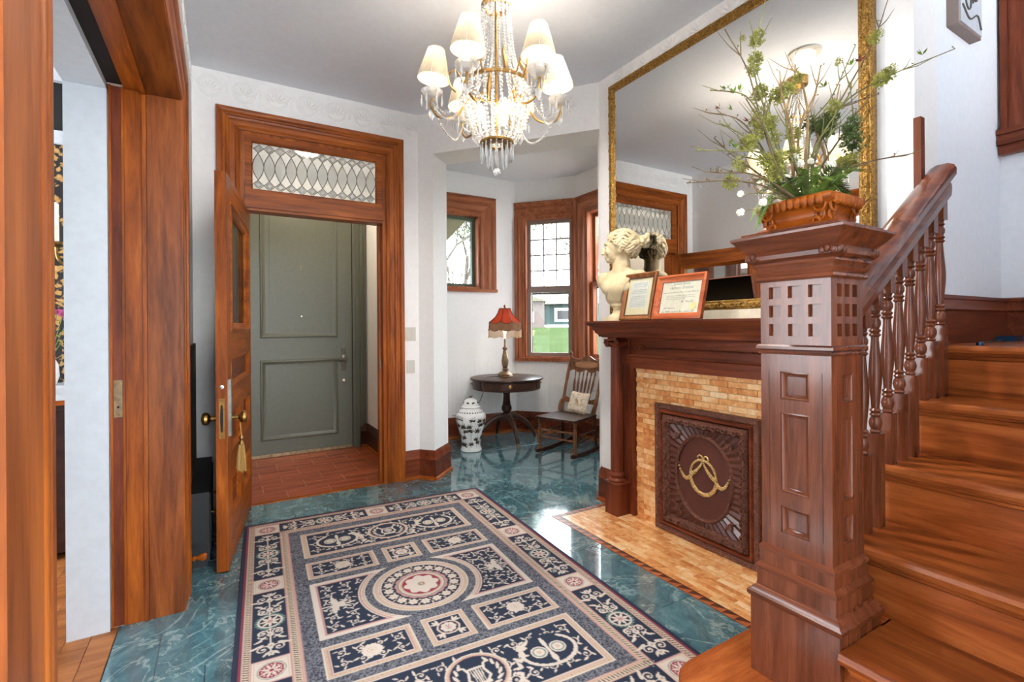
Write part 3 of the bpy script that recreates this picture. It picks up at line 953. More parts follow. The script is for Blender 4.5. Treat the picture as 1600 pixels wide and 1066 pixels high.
# thin dark panel and low cabinet behind the open door
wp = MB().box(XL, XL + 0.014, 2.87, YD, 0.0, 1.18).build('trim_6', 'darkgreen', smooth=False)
struct(wp, 'thin black panel on the wall behind the open door', 'panelling')
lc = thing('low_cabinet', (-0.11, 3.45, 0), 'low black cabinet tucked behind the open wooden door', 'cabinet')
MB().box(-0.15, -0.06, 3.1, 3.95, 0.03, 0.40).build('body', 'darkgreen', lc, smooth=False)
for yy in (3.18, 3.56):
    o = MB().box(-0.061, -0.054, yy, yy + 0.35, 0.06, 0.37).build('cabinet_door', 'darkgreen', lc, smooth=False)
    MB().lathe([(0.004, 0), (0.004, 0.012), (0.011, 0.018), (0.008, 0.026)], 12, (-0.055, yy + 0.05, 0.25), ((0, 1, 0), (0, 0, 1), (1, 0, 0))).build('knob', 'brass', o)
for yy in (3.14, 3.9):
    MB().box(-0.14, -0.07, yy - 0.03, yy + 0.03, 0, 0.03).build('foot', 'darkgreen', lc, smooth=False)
ds = MB().lathe([(0.012, 0), (0.009, 0.01), (0.008, 0.02), (0.014, 0.03), (0.009, 0.04), (0.012, 0.05), (0.019, 0.062), (0.02, 0.072), (0.012, 0.084)], 14, (XL + 0.012, 2.905, 0.135), ((0, 1, 0), (0, 0, 1), (1, 0, 0)))
tag(ds.build('door_stop', 'casX'), 'small turned wooden door stop on the wall by the open door', 'door stop')

# ---- light switches
def plate(name, x, z, w, hgt, label, cat, toggles):
    o = thing(name, (x, YD - 0.004, z), label, cat)
    MB().prism([(-w / 2, -hgt / 2), (w / 2, -hgt / 2), (w / 2, hgt / 2), (-w / 2, hgt / 2)], 0, -0.006, lambda a, b, h_: (x + a, YD + h_, z + b)).build('plate', 'switch', o, smooth=False)
    for q in range(toggles):
        cx = x - w / 2 + w * (q + 0.5) / toggles
        MB().box(cx - 0.016, cx + 0.016, YD - 0.010, YD - 0.005, z - 0.032, z + 0.032).build('rocker', 'switch', o, smooth=False)
plate('light_switch', 1.365, 1.22, 0.10, 0.115, 'double ivory rocker light switch beside the front door', 'light switch', 2)
plate('wall_plate', 1.37, 0.945, 0.07, 0.11, 'small blank ivory wall plate below the light switch', 'wall plate', 0)
# ================================================================== BAY WINDOWS
class Fr:
    """a wall's own frame: s along, z up, d into the room"""
    def __init__(s, p, q):
        s.p = Vector((p[0], p[1], 0))
        s.t = (Vector((q[0], q[1], 0)) - s.p).normalized()
        s.n = Vector((s.t.y, -s.t.x, 0))
    def at(s, a, z, d=0.0):
        return s.p + s.t * a + s.n * d + Vector((0, 0, z))
    def box(s, m, a0, a1, z0, z1, d0, d1):
        return m.obox(s.at((a0 + a1) / 2, (z0 + z1) / 2, (d0 + d1) / 2), s.t, s.n, (0, 0, 1), a1 - a0, d1 - d0, z1 - z0)

def muntins(f, par, a0, a1, z0, z1, nc, nr, mat, d0=-0.07, d1=-0.045, w=0.014):
    for i in range(1, nc):
        a = a0 + (a1 - a0) * i / nc
        f.box(MB(), a - w / 2, a + w / 2, z0, z1, d0, d1).build('muntin', mat, par, smooth=False)
    for j in range(1, nr):
        z = z0 + (z1 - z0) * j / nr
        f.box(MB(), a0, a1, z - w / 2, z + w / 2, d0, d1).build('muntin', mat, par, smooth=False)

def rect_frame(f, a0, a1, z0, z1, w, d0, d1, wb=None):
    m = MB()
    wb = wb or w
    f.box(m, a0, a0 + w, z0, z1, d0, d1)
    f.box(m, a1 - w, a1, z0, z1, d0, d1)
    f.box(m, a0 + w, a1 - w, z1 - w, z1, d0, d1)
    f.box(m, a0 + w, a1 - w, z0, z0 + wb, d0, d1)
    return m

F1 = Fr((1.745, YB), (3.12, YB))
w1 = thing('window_2', F1.at(0.5, 1.7), 'small brown framed window high on the far bay wall', 'window', kind='structure')
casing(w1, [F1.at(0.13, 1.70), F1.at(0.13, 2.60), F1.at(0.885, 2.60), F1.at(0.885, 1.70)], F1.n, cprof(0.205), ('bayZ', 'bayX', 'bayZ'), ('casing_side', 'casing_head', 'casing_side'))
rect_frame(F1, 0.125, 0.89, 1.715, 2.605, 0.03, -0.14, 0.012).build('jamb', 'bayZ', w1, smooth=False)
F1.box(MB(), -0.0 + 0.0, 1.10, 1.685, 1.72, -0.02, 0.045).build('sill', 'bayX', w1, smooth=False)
rect_frame(F1, 0.155, 0.86, 1.745, 2.575, 0.04, -0.13, -0.08).build('storm_frame', 'sashgreen', w1, smooth=False)
F1.box(MB(), 0.195, 0.82, 1.785, 2.535, -0.11, -0.106).build('pane', 'glass', w1, smooth=False)

def double_hung(name, f, A0, A1, Z0, Z1, zm, cw_l, cw_r, label, sash, cols=3, rows=4):
    w = thing(name, f.at((A0 + A1) / 2, Z0), label, 'window', kind='structure')
    if cw_l == cw_r:
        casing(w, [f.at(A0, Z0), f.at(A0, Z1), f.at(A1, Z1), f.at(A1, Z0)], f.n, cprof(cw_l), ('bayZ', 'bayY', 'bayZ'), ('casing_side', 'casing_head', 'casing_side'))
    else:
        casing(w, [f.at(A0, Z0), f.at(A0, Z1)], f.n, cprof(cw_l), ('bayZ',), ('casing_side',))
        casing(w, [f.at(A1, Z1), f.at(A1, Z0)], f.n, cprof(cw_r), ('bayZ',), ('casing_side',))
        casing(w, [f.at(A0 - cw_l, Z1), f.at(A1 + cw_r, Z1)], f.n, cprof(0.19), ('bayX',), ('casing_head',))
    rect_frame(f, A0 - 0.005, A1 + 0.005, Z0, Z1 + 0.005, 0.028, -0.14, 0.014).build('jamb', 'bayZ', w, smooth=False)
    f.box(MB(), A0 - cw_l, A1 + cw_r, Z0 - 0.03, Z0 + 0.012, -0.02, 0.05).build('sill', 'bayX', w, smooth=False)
    a0, a1 = A0 + 0.023, A1 - 0.023
    us = rect_frame(f, a0, a1, zm, Z1 - 0.025, 0.042, -0.115, -0.075, 0.05).build('upper_sash', sash, w, smooth=False)
    ls = rect_frame(f, a0, a1, Z0 + 0.012, zm + 0.02, 0.05, -0.075, -0.03, 0.06).build('lower_sash', sash, w, smooth=False)
    f.box(MB(), a0 + 0.042, a1 - 0.042, zm + 0.05, Z1 - 0.067, -0.097, -0.094).build('pane', 'glass', us, smooth=False)
    if cols:
        muntins(f, us, a0 + 0.042, a1 - 0.042, zm + 0.05, Z1 - 0.067, cols, rows, sash, -0.104, -0.082)
    f.box(MB(), a0 + 0.05, a1 - 0.05, Z0 + 0.072, zm - 0.03, -0.055, -0.052).build('pane', 'glass', ls, smooth=False)
    f.box(MB(), (a0 + a1) / 2 - 0.03, (a0 + a1) / 2 + 0.03, zm + 0.02, zm + 0.03, -0.07, -0.035).lathe([(0.012, 0), (0.01, 0.02)], 10, f.at((a0 + a1) / 2 - 0.01, zm + 0.028, -0.05)).build('sash_lock', 'brassd', ls)
    f.box(MB(), a0 + 0.05, a0 + 0.058, Z0 + 0.07, zm - 0.03, -0.09, -0.078).build('green_edge', 'sashgreen', w, smooth=False)
    f.box(MB(), a0 + 0.05, a1 - 0.05, zm - 0.055, zm - 0.03, -0.1, -0.078).build('green_edge', 'sashgreen', w, smooth=False)
    return w
F2 = Fr(E1, E2)
double_hung('window_3', F2, 0.115, 0.725, 0.885, 2.60, 1.72, 0.115, 0.03, 'tall double hung bay window with twelve small panes above the lawn', 'sash')
F3 = Fr(E2, (3.62, 2.9))
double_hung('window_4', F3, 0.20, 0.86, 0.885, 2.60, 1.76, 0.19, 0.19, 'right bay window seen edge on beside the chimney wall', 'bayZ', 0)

# ================================================================== OUTSIDE
gm = MB()
NX, NY = 24, 24
for j in range(NY + 1):
    for i in range(NX + 1):
        x, y = -6 + 46 * i / NX, 5.6 + 40 * j / NY if i < 0 else 3.0 + 44 * j / NY
        dd = math.hypot(x - 3.4, y - 4.9)
        z = -0.55 + 1.75 * min(1, max(0, (dd - 4) / 14)) ** 1.1
        if x < 4.4 and y < 5.9:
            z = -0.6
        gm.v.append((x, y, z + 0.02 * math.sin(x * 3 + y * 2)))
for j in range(NY):
    for i in range(NX):
        a = j * (NX + 1) + i
        gm.f.append((a, a + 1, a + NX + 2, a + NX + 1))
lw = gm.build('lawn', 'grass')
tag(lw, 'bright green lawn rising beyond the bay window', 'lawn', kind='stuff')
MB().box(3.2, 6.5, 5.9, 7.0, -0.62, -0.42).build('path', 'groutpale', lw, smooth=False)

hs = thing('house', (22, 21.3, 1.2), 'pale teal house with a white window beyond the lawn', 'house')
hm = Matrix.Translation((22, 21.3, 1.15)) @ Matrix.Rotation(R(-44), 4, 'Z')
def hpart(m, name, mat, par=hs):
    return m.xf(hm).build(name, mat, par, smooth=False)
hpart(MB().box(-6.4, 6, 0, 5, 0, 1.5), 'wall', 'teal')
hpart(MB().prism([(-0.4, 1.5), (5.4, 1.5), (2.5, 2.1)], -6.7, 6.4, lambda a, b, h: (h, a, b)), 'roof', 'soffit')
hw_ = hpart(MB().box(-5.5, -4.3, -0.12, 0, 0.40, 1.25), 'window_frame', 'sidewhite')
hpart(MB().box(-5.3, -4.5, -0.16, -0.1, 0.55, 1.1), 'pane', 'blackgloss', hw_)
hpart(MB().box(-6.4, 6, -0.5, 0, -0.2, 0.2), 'foundation', 'sidewhite')
h2 = thing('cottage', (15.3, 23.5, 1.2), 'pale pink brick gable beside the teal house', 'house')
hm = Matrix.Translation((15.3, 23.5, 1.1)) @ Matrix.Rotation(R(-33), 4, 'Z')
hpart(MB().box(-0.7, 0.7, 0, 3, 0, 1.6), 'wall', 'pink', h2)
hpart(MB().prism([(-0.8, 1.6), (0.8, 1.6), (0, 1.9)], -0.2, 3.2, lambda a, b, h: (a, h, b)), 'roof', 'soffit', h2)
hpart(MB().box(-0.5, 0.1, -0.06, 0, 0.4, 1.0), 'window_frame', 'sidewhite', h2)

def bare_tree(name, base, hgt, seed, label, spread=1.0, leaf=None, thick=0.12, depth=4):
    rnd = random.Random(seed)
    t = thing(name, base, label, 'tree')
    tr, lf = MB(), MB()
    def grow(p, d, L, r, k):
        q = p + d * L
        mid = p + d * (L * 0.5) + Vector((rnd.uniform(-1, 1), rnd.uniform(-1, 1), 0)) * L * 0.08
        tr.tube([p, mid, q], [r, r * 0.85, r * 0.68], 5, False)
        if k == 0:
            if leaf:
                for _ in range(26):
                    c = q + Vector((rnd.gauss(0, 1), rnd.gauss(0, 1), rnd.gauss(0, 1))) * 0.34 * spread
                    e = Vector((rnd.gauss(0, 1), rnd.gauss(0, 1), rnd.gauss(0, 1))).normalized() * rnd.uniform(0.04, 0.08)
                    g = e.cross(Vector((rnd.gauss(0, 1), rnd.gauss(0, 1), 1))).normalized() * 0.03
                    lf.add([c - e, c + g, c + e, c - g], [(0, 1, 2, 3)])
            return
        for _ in range(3 if k > 1 else 4):
            nd = (d + Vector((rnd.uniform(-1, 1) * spread, rnd.uniform(-1, 1) * spread, rnd.uniform(-0.25, 0.55)))).normalized()
            grow(q, nd, L * rnd.uniform(0.6, 0.82), r * 0.62, k - 1)
    grow(Vector(base), Vector((0.05, 0.02, 1)).normalized(), hgt * 0.3, thick, depth)
    tr.build('trunk', 'bark', t)
    if leaf:
        o = lf.build('foliage', leaf, t, smooth=False)
        o['kind'] = 'stuff'
    return t
bare_tree('tree', (13.6, 15.4, 0.9), 3.8, 3, 'bare branching tree on the lawn before the teal house', 0.9)
M['palegreen'] = plain('spring_foliage', (72, 82, 54), 0.9, noise=0.15)
bare_tree('tree', (14.5, 24.5, 1.2), 9.0, 8, 'tall pale green tree rising behind the pink gable', 0.8, 'palegreen', 0.13, 5)
bare_tree('tree', (20.5, 26.0, 1.2), 7.0, 21, 'spreading pale tree behind the teal house', 0.9, 'palegreen', 0.12, 5)
bare_tree('tree', (8.2, 17.5, 0.9), 7.5, 12, 'leafy pale tree outside the small high window', 0.8, 'palegreen', 0.10, 5)
bare_tree('tree', (6.2, 15.6, 0.8), 6.8, 19, 'second leafy tree farther left outside the small window', 0.8, 'palegreen', 0.09, 5)
M['hazegreen'] = plain('hedge_foliage', (104, 114, 88), 0.95, noise=0.2)
def bush(name, c, r, n, seed, label, leafsize=0.06):
    rnd = random.Random(seed)
    t = thing(name, (c[0], c[1], c[2] - r[2]), label, 'bush')
    lf, tw_ = MB(), MB()
    for _ in range(n):
        d = Vector((rnd.gauss(0, 1), rnd.gauss(0, 1), rnd.gauss(0, 1))).normalized() * rnd.uniform(0.3, 1) ** 0.5
        p = Vector((c[0] + d.x * r[0], c[1] + d.y * r[1], c[2] + d.z * r[2]))
        e = Vector((rnd.gauss(0, 1), rnd.gauss(0, 1), rnd.gauss(0, 1))).normalized() * leafsize
        g = e.cross(Vector((rnd.gauss(0, 1), rnd.gauss(0, 1), 1))).normalized() * leafsize * 0.55
        lf.add([p - e, p + g, p + e, p - g], [(0, 1, 2, 3)])
    for _ in range(40):
        d = Vector((rnd.gauss(0, 1), rnd.gauss(0, 1), abs(rnd.gauss(0, 1)) + .2)).normalized()
        b0_ = Vector((c[0], c[1], c[2] - r[2]))
        e_ = Vector((c[0] + d.x * r[0], c[1] + d.y * r[1], c[2] + d.z * r[2] * 0.9))
        tw_.tube([b0_, b0_.lerp(e_, 0.5) + Vector((rnd.uniform(-.2, .2), rnd.uniform(-.2, .2), 0.1)), e_], [0.03, 0.018, 0.006], 4)
    o = lf.build('foliage', 'hazegreen', t, smooth=False)
    o['kind'] = 'stuff'
    tw_.build('stems', 'bark', t)
bush('bush', (17.5, 28.5, 2.6), (2.0, 2.0, 1.5), 1500, 1, 'hazy green bush behind the pink gable')
bush('bush', (21.5, 27.5, 2.7), (2.2, 2.2, 1.6), 1500, 2, 'hazy green bush behind the teal house roof')
bush('bush', (26.0, 25.0, 2.6), (2.2, 2.2, 1.5), 1200, 3, 'rounded hazy bush at the far end of the teal house')
bush('bush', (5.4, 11.6, 2.2), (1.3, 1.3, 2.4), 1500, 4, 'tall twiggy pale bush outside the small high window', 0.035)
# porch roof outside the small window
po = MB().prism([(5.31, 2.778), (8.2, 2.05), (8.2, 2.2), (5.31, 2.938)], 1.52, 2.75, lambda a, b, h: (h, a, b)).build('porch_eave', 'soffit', smooth=False)
tag(po, 'tan sloping porch eave outside the small window', 'porch roof')
# bird feeder beyond the window
bf = thing('bird_feeder', (6.3, 8.15, -0.2), 'small dark roofed bird feeder on the lawn outside the bay', 'bird feeder')
MB().box(6.1, 6.5, 7.95, 8.35, 0.1, 0.4).build('box', 'lantern', bf, smooth=False)
MB().prism([(-0.28, 0.4), (0.28, 0.4), (0, 0.62)], 7.9, 8.4, lambda a, b, h: (6.3 + a, h, b)).build('roof', 'walnut', bf, smooth=False)
MB().box(6.27, 6.33, 8.12, 8.18, -0.6, 0.1).build('post', 'bark', bf, smooth=False)
# wall lantern outside the right bay window
ln = thing('wall_lantern', (3.98, 4.28, 1.85), 'brown lantern hanging outside the right bay window', 'lantern')
MB().box(3.9, 4.06, 4.14, 4.40, 1.90, 2.20).build('housing', 'lantern', ln, smooth=False)
for yy in (4.14, 4.225, 4.315, 4.40):
    MB().box(3.888, 3.9, yy - 0.008, yy + 0.008, 1.88, 2.22).build('rib', 'lantern', ln, smooth=False)
MB().prism([(3.86, 2.20), (4.10, 2.20), (4.03, 2.3), (3.93, 2.3)], 4.1, 4.44, lambda a, b, h: (a, h, b)).build('cap', 'lantern', ln, smooth=False)
MB().prism([(3.88, 1.90), (4.08, 1.90), (4.0, 1.80), (3.96, 1.80)], 4.12, 4.42, lambda a, b, h: (a, h, b)).build('base', 'lantern', ln, smooth=False)
MB().box(3.94, 4.02, 4.24, 4.30, 2.3, 2.75).build('bracket', 'brassd', ln, smooth=False)
sd = MB()
for k in range(8):
    sd.box(4.42, 4.47, 3.0 + 0.16 * k, 3.155 + 0.16 * k, -0.6, 1.72)
so = sd.build('siding', 'sidewhite', smooth=False)
tag(so, 'white vertical board siding outside the right bay window', 'siding')
# ================================================================== FIREPLACE
YC = 1.864                     # centre line of the fireplace
fp = thing('fireplace', (2.40, YC, 0), 'dark mahogany fireplace mantel with fluted columns around amber tiles', 'fireplace')
mir = lambda y: 2 * YC - y
# tiled surround
bk = MB().box(2.404, XF, 1.31, 2.418, 0, 1.0).build('tile_backing', 'groutpale', fp, smooth=False)
def brick(parent, x0, x1, y0, y1, z0, z1, axis, mat='amber'):
    """axis 'x': face looks to -x; axis 'z': face looks up"""
    dims = (round(y1 - y0, 4), round(z1 - z0, 4)) if axis == 'x' else (round(x1 - x0, 4), round(y1 - y0, 4))
    k = ('brick', axis, dims, mat)
    if k not in tile_meshes:
        a, b = dims[0] / 2, dims[1] / 2
        e = 0.0015
        if axis == 'x':
            fn = lambda p, q, h: (-h, p, q)
        else:
            fn = lambda p, q, h: (p, q, h)
        rect = [(-a, -b), (a, -b), (a, b), (-a, b)]
        ins = [(-a + e, -b + e), (a - e, -b + e), (a - e, b - e), (-a + e, b - e)]
        mb_ = MB().add([fn(p, q, -0.008) for p, q in rect] + [fn(p, q, -0.0015) for p, q in rect] + [fn(p, q, 0) for p, q in ins],
                       [(8, 9, 10, 11)] + [(i, (i + 1) % 4, 4 + (i + 1) % 4, 4 + i) for i in range(4)] + [(4 + i, 4 + (i + 1) % 4, 8 + (i + 1) % 4, 8 + i) for i in range(4)])
        tile_meshes[k] = mb_.mesh('brick', M[mat], smooth=False)
    o = put('brick', tile_meshes[k], parent)
    o.location = ((x0, (y0 + y1) / 2, (z0 + z1) / 2) if axis == 'x' else ((x0 + x1) / 2, (y0 + y1) / 2, z1))
    return o
CH, CW = 0.0334, 0.115
for r in range(30):
    z0 = r * CH
    off = 0 if r % 2 else CW / 2
    for c in range(-1, 11):
        a, b = 1.312 + c * CW + off, 1.312 + (c + 1) * CW + off
        a, b = max(a, 1.312), min(b, 2.416)
        if b - a < 0.02:
            continue
        if a > 1.56 and b < 2.17 and z0 + CH < 0.74:
            continue                      # wholly behind the cover
        brick(bk, 2.398 + random.uniform(-0.0018, 0.0018), 0, a + 0.0008, b - 0.0008, z0 + 0.0008, z0 + CH - 0.0008, 'x')
# frame boards
m = MB()
for ya, yb in ((2.416, 2.605), (mir(2.605), mir(2.416))):
    m.box(2.378, XF, ya, yb, 0, 1.20)
m.build('pilaster_board', 'mahZ', fp, smooth=False)
for ya, yb in ((2.408, 2.43), (mir(2.43), mir(2.408))):
    MB().box(2.370, XF, ya, yb, 0, 0.995).build('inner_bead', 'mahZ', fp, smooth=False)
MB().box(2.37, XF, 1.29, 2.44, 0.995, 1.02).build('lintel_bead', 'mahY', fp, smooth=False)
MB().box(2.372, XF, mir(2.605), 2.605, 1.015, 1.26).build('frieze_board', 'mahY', fp, smooth=False)
MB().sweep([(2.372, 1.30, 1.085), (2.372, 1.30, 1.185), (2.372, 2.43, 1.185), (2.372, 2.43, 1.085)][::-1], (-1, 0, 0), [(0, 0), (0, 0.012), (0.008, 0.014), (0.016, 0.006), (0.018, 0)], True).build('frieze_moulding', 'mahY', fp)
bd = MB()
for k in range(64):
    bd.ball((2.364, 1.42 + 0.0139 * k, 1.132), 0.0062, 1)
o = bd.build('bead_row', 'mahY', fp)
for yy in (2.325, mir(2.325)):
    rs = MB()
    for k in range(8):
        a = 2 * math.pi * k / 8
        rs.ball((2.366, yy + 0.016 * math.cos(a), 1.132 + 0.016 * math.sin(a)), (0.006, 0.010, 0.010), 1)
    rs.ball((2.362, yy, 1.132), 0.009, 1)
    rs.build('rosette', 'mahY', fp)
# cornice and shelf
cor = [(0, 1.205), (0.012, 1.205), (0.016, 1.22), (0.03, 1.23), (0.034, 1.245), (0.05, 1.262), (0, 1.262)]
def ends(y0, y1, x):
    return [(XF, y1, 0), (x, y1, 0), (x, y0, 0), (XF, y0, 0)]
pathf = [Vector(p) for p in ends(mir(2.585), 2.585, 2.25)]
MB().sweep(pathf, (0, 0, 1), [(-a, b) for a, b in cor]).build('cornice_moulding', 'mahY', fp)
MB().box(2.25, XF, mir(2.585), 2.585, 1.20, 1.262).build('cornice_block', 'mahY', fp, smooth=False)
sh = MB()
SP = [(-0.01, 1.262), (0.035, 1.262), (0.04, 1.27), (0.062, 1.284), (0.078, 1.298), (0.080, 1.310), (-0.01, 1.310)]
sh.sweep([Vector(p) for p in ends(mir(2.555), 2.555, 2.215)], (0, 0, 1), [(-a, b) for a, b in SP])
sh.box(2.2, XF, mir(2.56), 2.56, 1.262, 1.310)
sh.build('shelf', 'mahY', fp)
# columns
def column(yc):
    xc = 2.318
    p = MB().box(xc - 0.055, XF - 0.005, yc - 0.06, yc + 0.06, 0, 0.205)
    p.sweep([(xc - 0.055, yc - 0.06, 0), (xc - 0.055, yc + 0.06, 0), (XF - 0.01, yc + 0.06, 0), (XF - 0.01, yc - 0.06, 0)], (0, 0, 1), [(-0.005, 0.205), (0.004, 0.205), (0.008, 0.215), (0.004, 0.222), (-0.06, 0.222)], True)
    p.build('pedestal', 'mahZ', fp)
    MB().lathe([(0.056, 0.222), (0.058, 0.232), (0.052, 0.242), (0.046, 0.248), (0.05, 0.258), (0.054, 0.268), (0.048, 0.28), (0.044, 0.286)], 28, (xc, yc, 0)).build('column_base', 'mahZ', fp)
    vs, NF = [], 18
    sh_ = MB()
    n = NF * 4
    zs = [0.284, 0.32, 0.6, 0.9, 1.10, 1.132]
    rs = [0.043, 0.043, 0.0425, 0.040, 0.0375, 0.0375]
    for z, r_ in zip(zs, rs):
        for k in range(n):
            a = 2 * math.pi * k / n
            rr = r_ * (1 - 0.075 * (0.5 + 0.5 * math.cos(NF * a)))
            sh_.v.append((xc + rr * math.cos(a), yc + rr * math.sin(a), z))
    for i in range(len(zs) - 1):
        for k in range(n):
            sh_.f.append((i * n + k, i * n + (k + 1) % n, (i + 1) * n + (k + 1) % n, (i + 1) * n + k))
    sh_.build('fluted_shaft', 'mahZ', fp, angle=70)
    cp = MB().lathe([(0.038, 1.13), (0.043, 1.136), (0.04, 1.142), (0.048, 1.152), (0.05, 1.165)], 24, (xc, yc, 0))
    for sy in (-1, 1):
        for sx in (-1,):
            sp = [(xc + sx * 0.046, yc + sy * (0.046 + (0.024 - 0.0016 * k) * math.cos(k * 0.55) * 1.0), 1.158 + (0.024 - 0.0016 * k) * math.sin(k * 0.55)) for k in range(15)]
            cp.tube(sp, 0.006, 6)
        cp.lathe([(0.024, -0.045), (0.022, 0.045)], 16, (xc, yc + sy * 0.046, 1.158), ((0, 1, 0), (0, 0, 1), (1, 0, 0)))
    cp.box(xc - 0.056, xc + 0.056, yc - 0.062, yc + 0.062, 1.178, 1.188)
    cp.build('ionic_capital', 'mahY', fp)
    MB().box(xc - 0.04, XF - 0.01, yc - 0.042, yc + 0.042, 1.188, 1.21).build('impost_block', 'mahY', fp, smooth=False)
column(2.512)
column(mir(2.512))

# ---- hearth
he = thing('hearth', (2.15, YC, 0), 'amber brick hearth slab with a triangle tile border', 'hearth')
HY0, HY1 = 1.075, 2.655
MB().box(1.902, 2.40, 1.03, 2.70, -0.06, -0.005).build('hearth_bed', 'groutpale', he, smooth=False)
rows = 13
rw = (2.398 - 1.953) / rows
for r in range(rows):
    x0 = 1.953 + r * rw
    off = (r % 2) * CW / 2 + (0.03 if r % 3 == 0 else 0)
    y = HY0 - off
    while y < HY1:
        a, b = max(y, HY0), min(y + CW, HY1)
        if b - a > 0.02:
            o = brick(he, x0 + 0.0007, x0 + rw - 0.0007, a + 0.0007, b - 0.0007, 0, 0.002 + random.uniform(-0.0005, 0.0005), 'z')
        y += CW
def tri(parent, pts, mat):
    c = Vector((sum(p[0] for p in pts) / 3, sum(p[1] for p in pts) / 3, 0))
    pts = [(p[0] + (c.x - p[0]) * 0.04, p[1] + (c.y - p[1]) * 0.04) for p in pts]
    MB().prism(pts, -0.008, 0.001, lambda a, b, h: (a, b, h)).build('border_tile', mat, parent, smooth=False)
nt = 27
st = (2.70 - 1.03) / nt
for k in range(nt):
    y0, y1 = 1.03 + k * st, 1.03 + (k + 1) * st
    tri(he, [(1.905, y0), (1.950, y0), (1.905, y1)], 'tricorange')
    tri(he, [(1.950, y0), (1.950, y1), (1.905, y1)], 'tridark')
nt = 8
st = (2.398 - 1.95) / nt
for k in range(nt):
    x0, x1 = 1.95 + k * st, 1.95 + (k + 1) * st
    tri(he, [(x0, 2.657), (x1, 2.657), (x0, 2.70)], 'tridark')
    tri(he, [(x1, 2.657), (x1, 2.70), (x0, 2.70)], 'tricorange')

# ---- cover standing in the fireplace opening
cv = thing('fireplace_cover', (2.375, YC, 0.003), 'square dark brown carved cover with an oval gilt wreath in the fireplace', 'fireplace cover')
CX = 2.39
y0, y1, z0, z1 = 1.512, 2.216, 0.003, 0.79
def loop(i):
    return [(CX, y0 + i, z0 + i), (CX, y0 + i, z1 - i), (CX, y1 - i, z1 - i), (CX, y1 - i, z0 + i)]
def ring(name, i0, i1, prof, mat):
    # prof (inward distance fraction, depth towards the room)
    MB().sweep(loop(i0)[::-1], (-1, 0, 0), [(-(i1 - i0) * a, b) for a, b in prof], True).build(name, mat, cv)
MB().box(CX - 0.006, CX + 0.004, y0 + 0.02, y1 - 0.02, z0 + 0.02, z1 - 0.02).build('back_board', 'coverflat', cv, smooth=False)
ring('outer_frame', 0.0, 0.034, [(0, 0), (0, 0.024), (0.15, 0.03), (0.75, 0.03), (0.9, 0.026), (1, 0.02), (1, 0)], 'carved')
ring('plain_band', 0.034, 0.064, [(0, 0), (0, 0.02), (0.3, 0.03), (0.7, 0.028), (1, 0.012), (1, 0)], 'mahY')
ring('carved_band', 0.064, 0.115, [(0, 0), (0, 0.02), (0.15, 0.034), (0.45, 0.042), (0.75, 0.03), (1, 0.01), (1, 0)], 'carved')
# raised curls on the carved band
cu = MB()
for side in range(4):
    a, b = Vector(loop(0.090)[side]), Vector(loop(0.090)[(side + 1) % 4])
    n_ = 17
    t = (b - a).normalized()
    up = Vector((-1, 0, 0)).cross(t)
    for k in range(n_):
        c = a + (b - a) * ((k + 0.5) / n_) + Vector((-0.040, 0, 0))
        s_ = 1 if k % 2 else -1
        pts = [c + t * (0.018 * math.cos(q * 0.6) * (1 - q * 0.075)) + up * (s_ * 0.016 * math.sin(q * 0.6) * (1 - q * 0.075)) for q in range(11)]
        cu.tube(pts, [0.006 - 0.0003 * q for q in range(11)], 5)
o = cu.build('carved_curls', 'carved', cv)
# fan-fluted spandrel around the oval
cy_, cz_ = (y0 + y1) / 2, (z0 + z1) / 2
ra, rb = 0.192, 0.242
fan = MB()
NF = 96
iw, ih = (y1 - y0) / 2 - 0.115, (z1 - z0) / 2 - 0.115
for k in range(NF + 1):
    a = 2 * math.pi * k / NF
    ca, sa = math.cos(a), math.sin(a)
    k2 = min(iw / abs(ca) if abs(ca) > 1e-6 else 9, ih / abs(sa) if abs(sa) > 1e-6 else 9)
    d_ = CX - 0.010 - (0.007 if k % 2 else 0.0)
    fan.v.append((d_, cy_ + (ra + 0.01) * ca, cz_ + (rb + 0.01) * sa))
    fan.v.append((CX - 0.010 - (0.009 if k % 2 else 0.0), cy_ + max(k2 * ca, -iw) if ca < 0 else cy_ + min(k2 * ca, iw), cz_ + (max(k2 * sa, -ih) if sa < 0 else min(k2 * sa, ih))))
for k in range(NF):
    fan.f.append((2 * k, 2 * k + 1, 2 * k + 3, 2 * k + 2))
fan.build('fan_spandrel', 'coverflat', cv, angle=10)
ov = MB()
lp_ = [(CX - 0.008, cy_ + ra * math.cos(2 * math.pi * k / 64), cz_ + rb * math.sin(2 * math.pi * k / 64)) for k in range(64)]
ov.sweep(lp_, (-1, 0, 0), [(-0.010, 0), (-0.010, 0.010), (0.0, 0.018), (0.008, 0.012), (0.012, 0)], True)
ov.build('oval_moulding', 'carved', cv)
MB().prism([(cy_ + ra * math.cos(2 * math.pi * k / 64), cz_ + rb * math.sin(2 * math.pi * k / 64)) for k in range(64)], CX - 0.008, CX - 0.002, lambda a, b, h: (h, a, b)).build('oval_panel', 'coverflat', cv, smooth=False)
for sy in (-1, 1):
    for sz in (-1, 1):
        cc = Vector((CX - 0.022, cy_ + sy * (iw - 0.05), cz_ + sz * (ih - 0.05)))
        q = MB()
        for k in range(5):
            a = k * 0.4
            q.tube([cc, cc + Vector((0, -sy * 0.03 * math.cos(a), -sz * 0.03 * math.sin(a))), cc + Vector((0, sy * 0.03 - sy * 0.07 * math.cos(a), sz * 0.03 - sz * 0.07 * math.sin(a)))], [0.006, 0.005, 0.002], 5)
        q.ball(cc, 0.010, 1)
        q.build('corner_spray', 'carved', cv)
wr = MB()
xw = CX - 0.012
cz2 = cz_ + 0.005
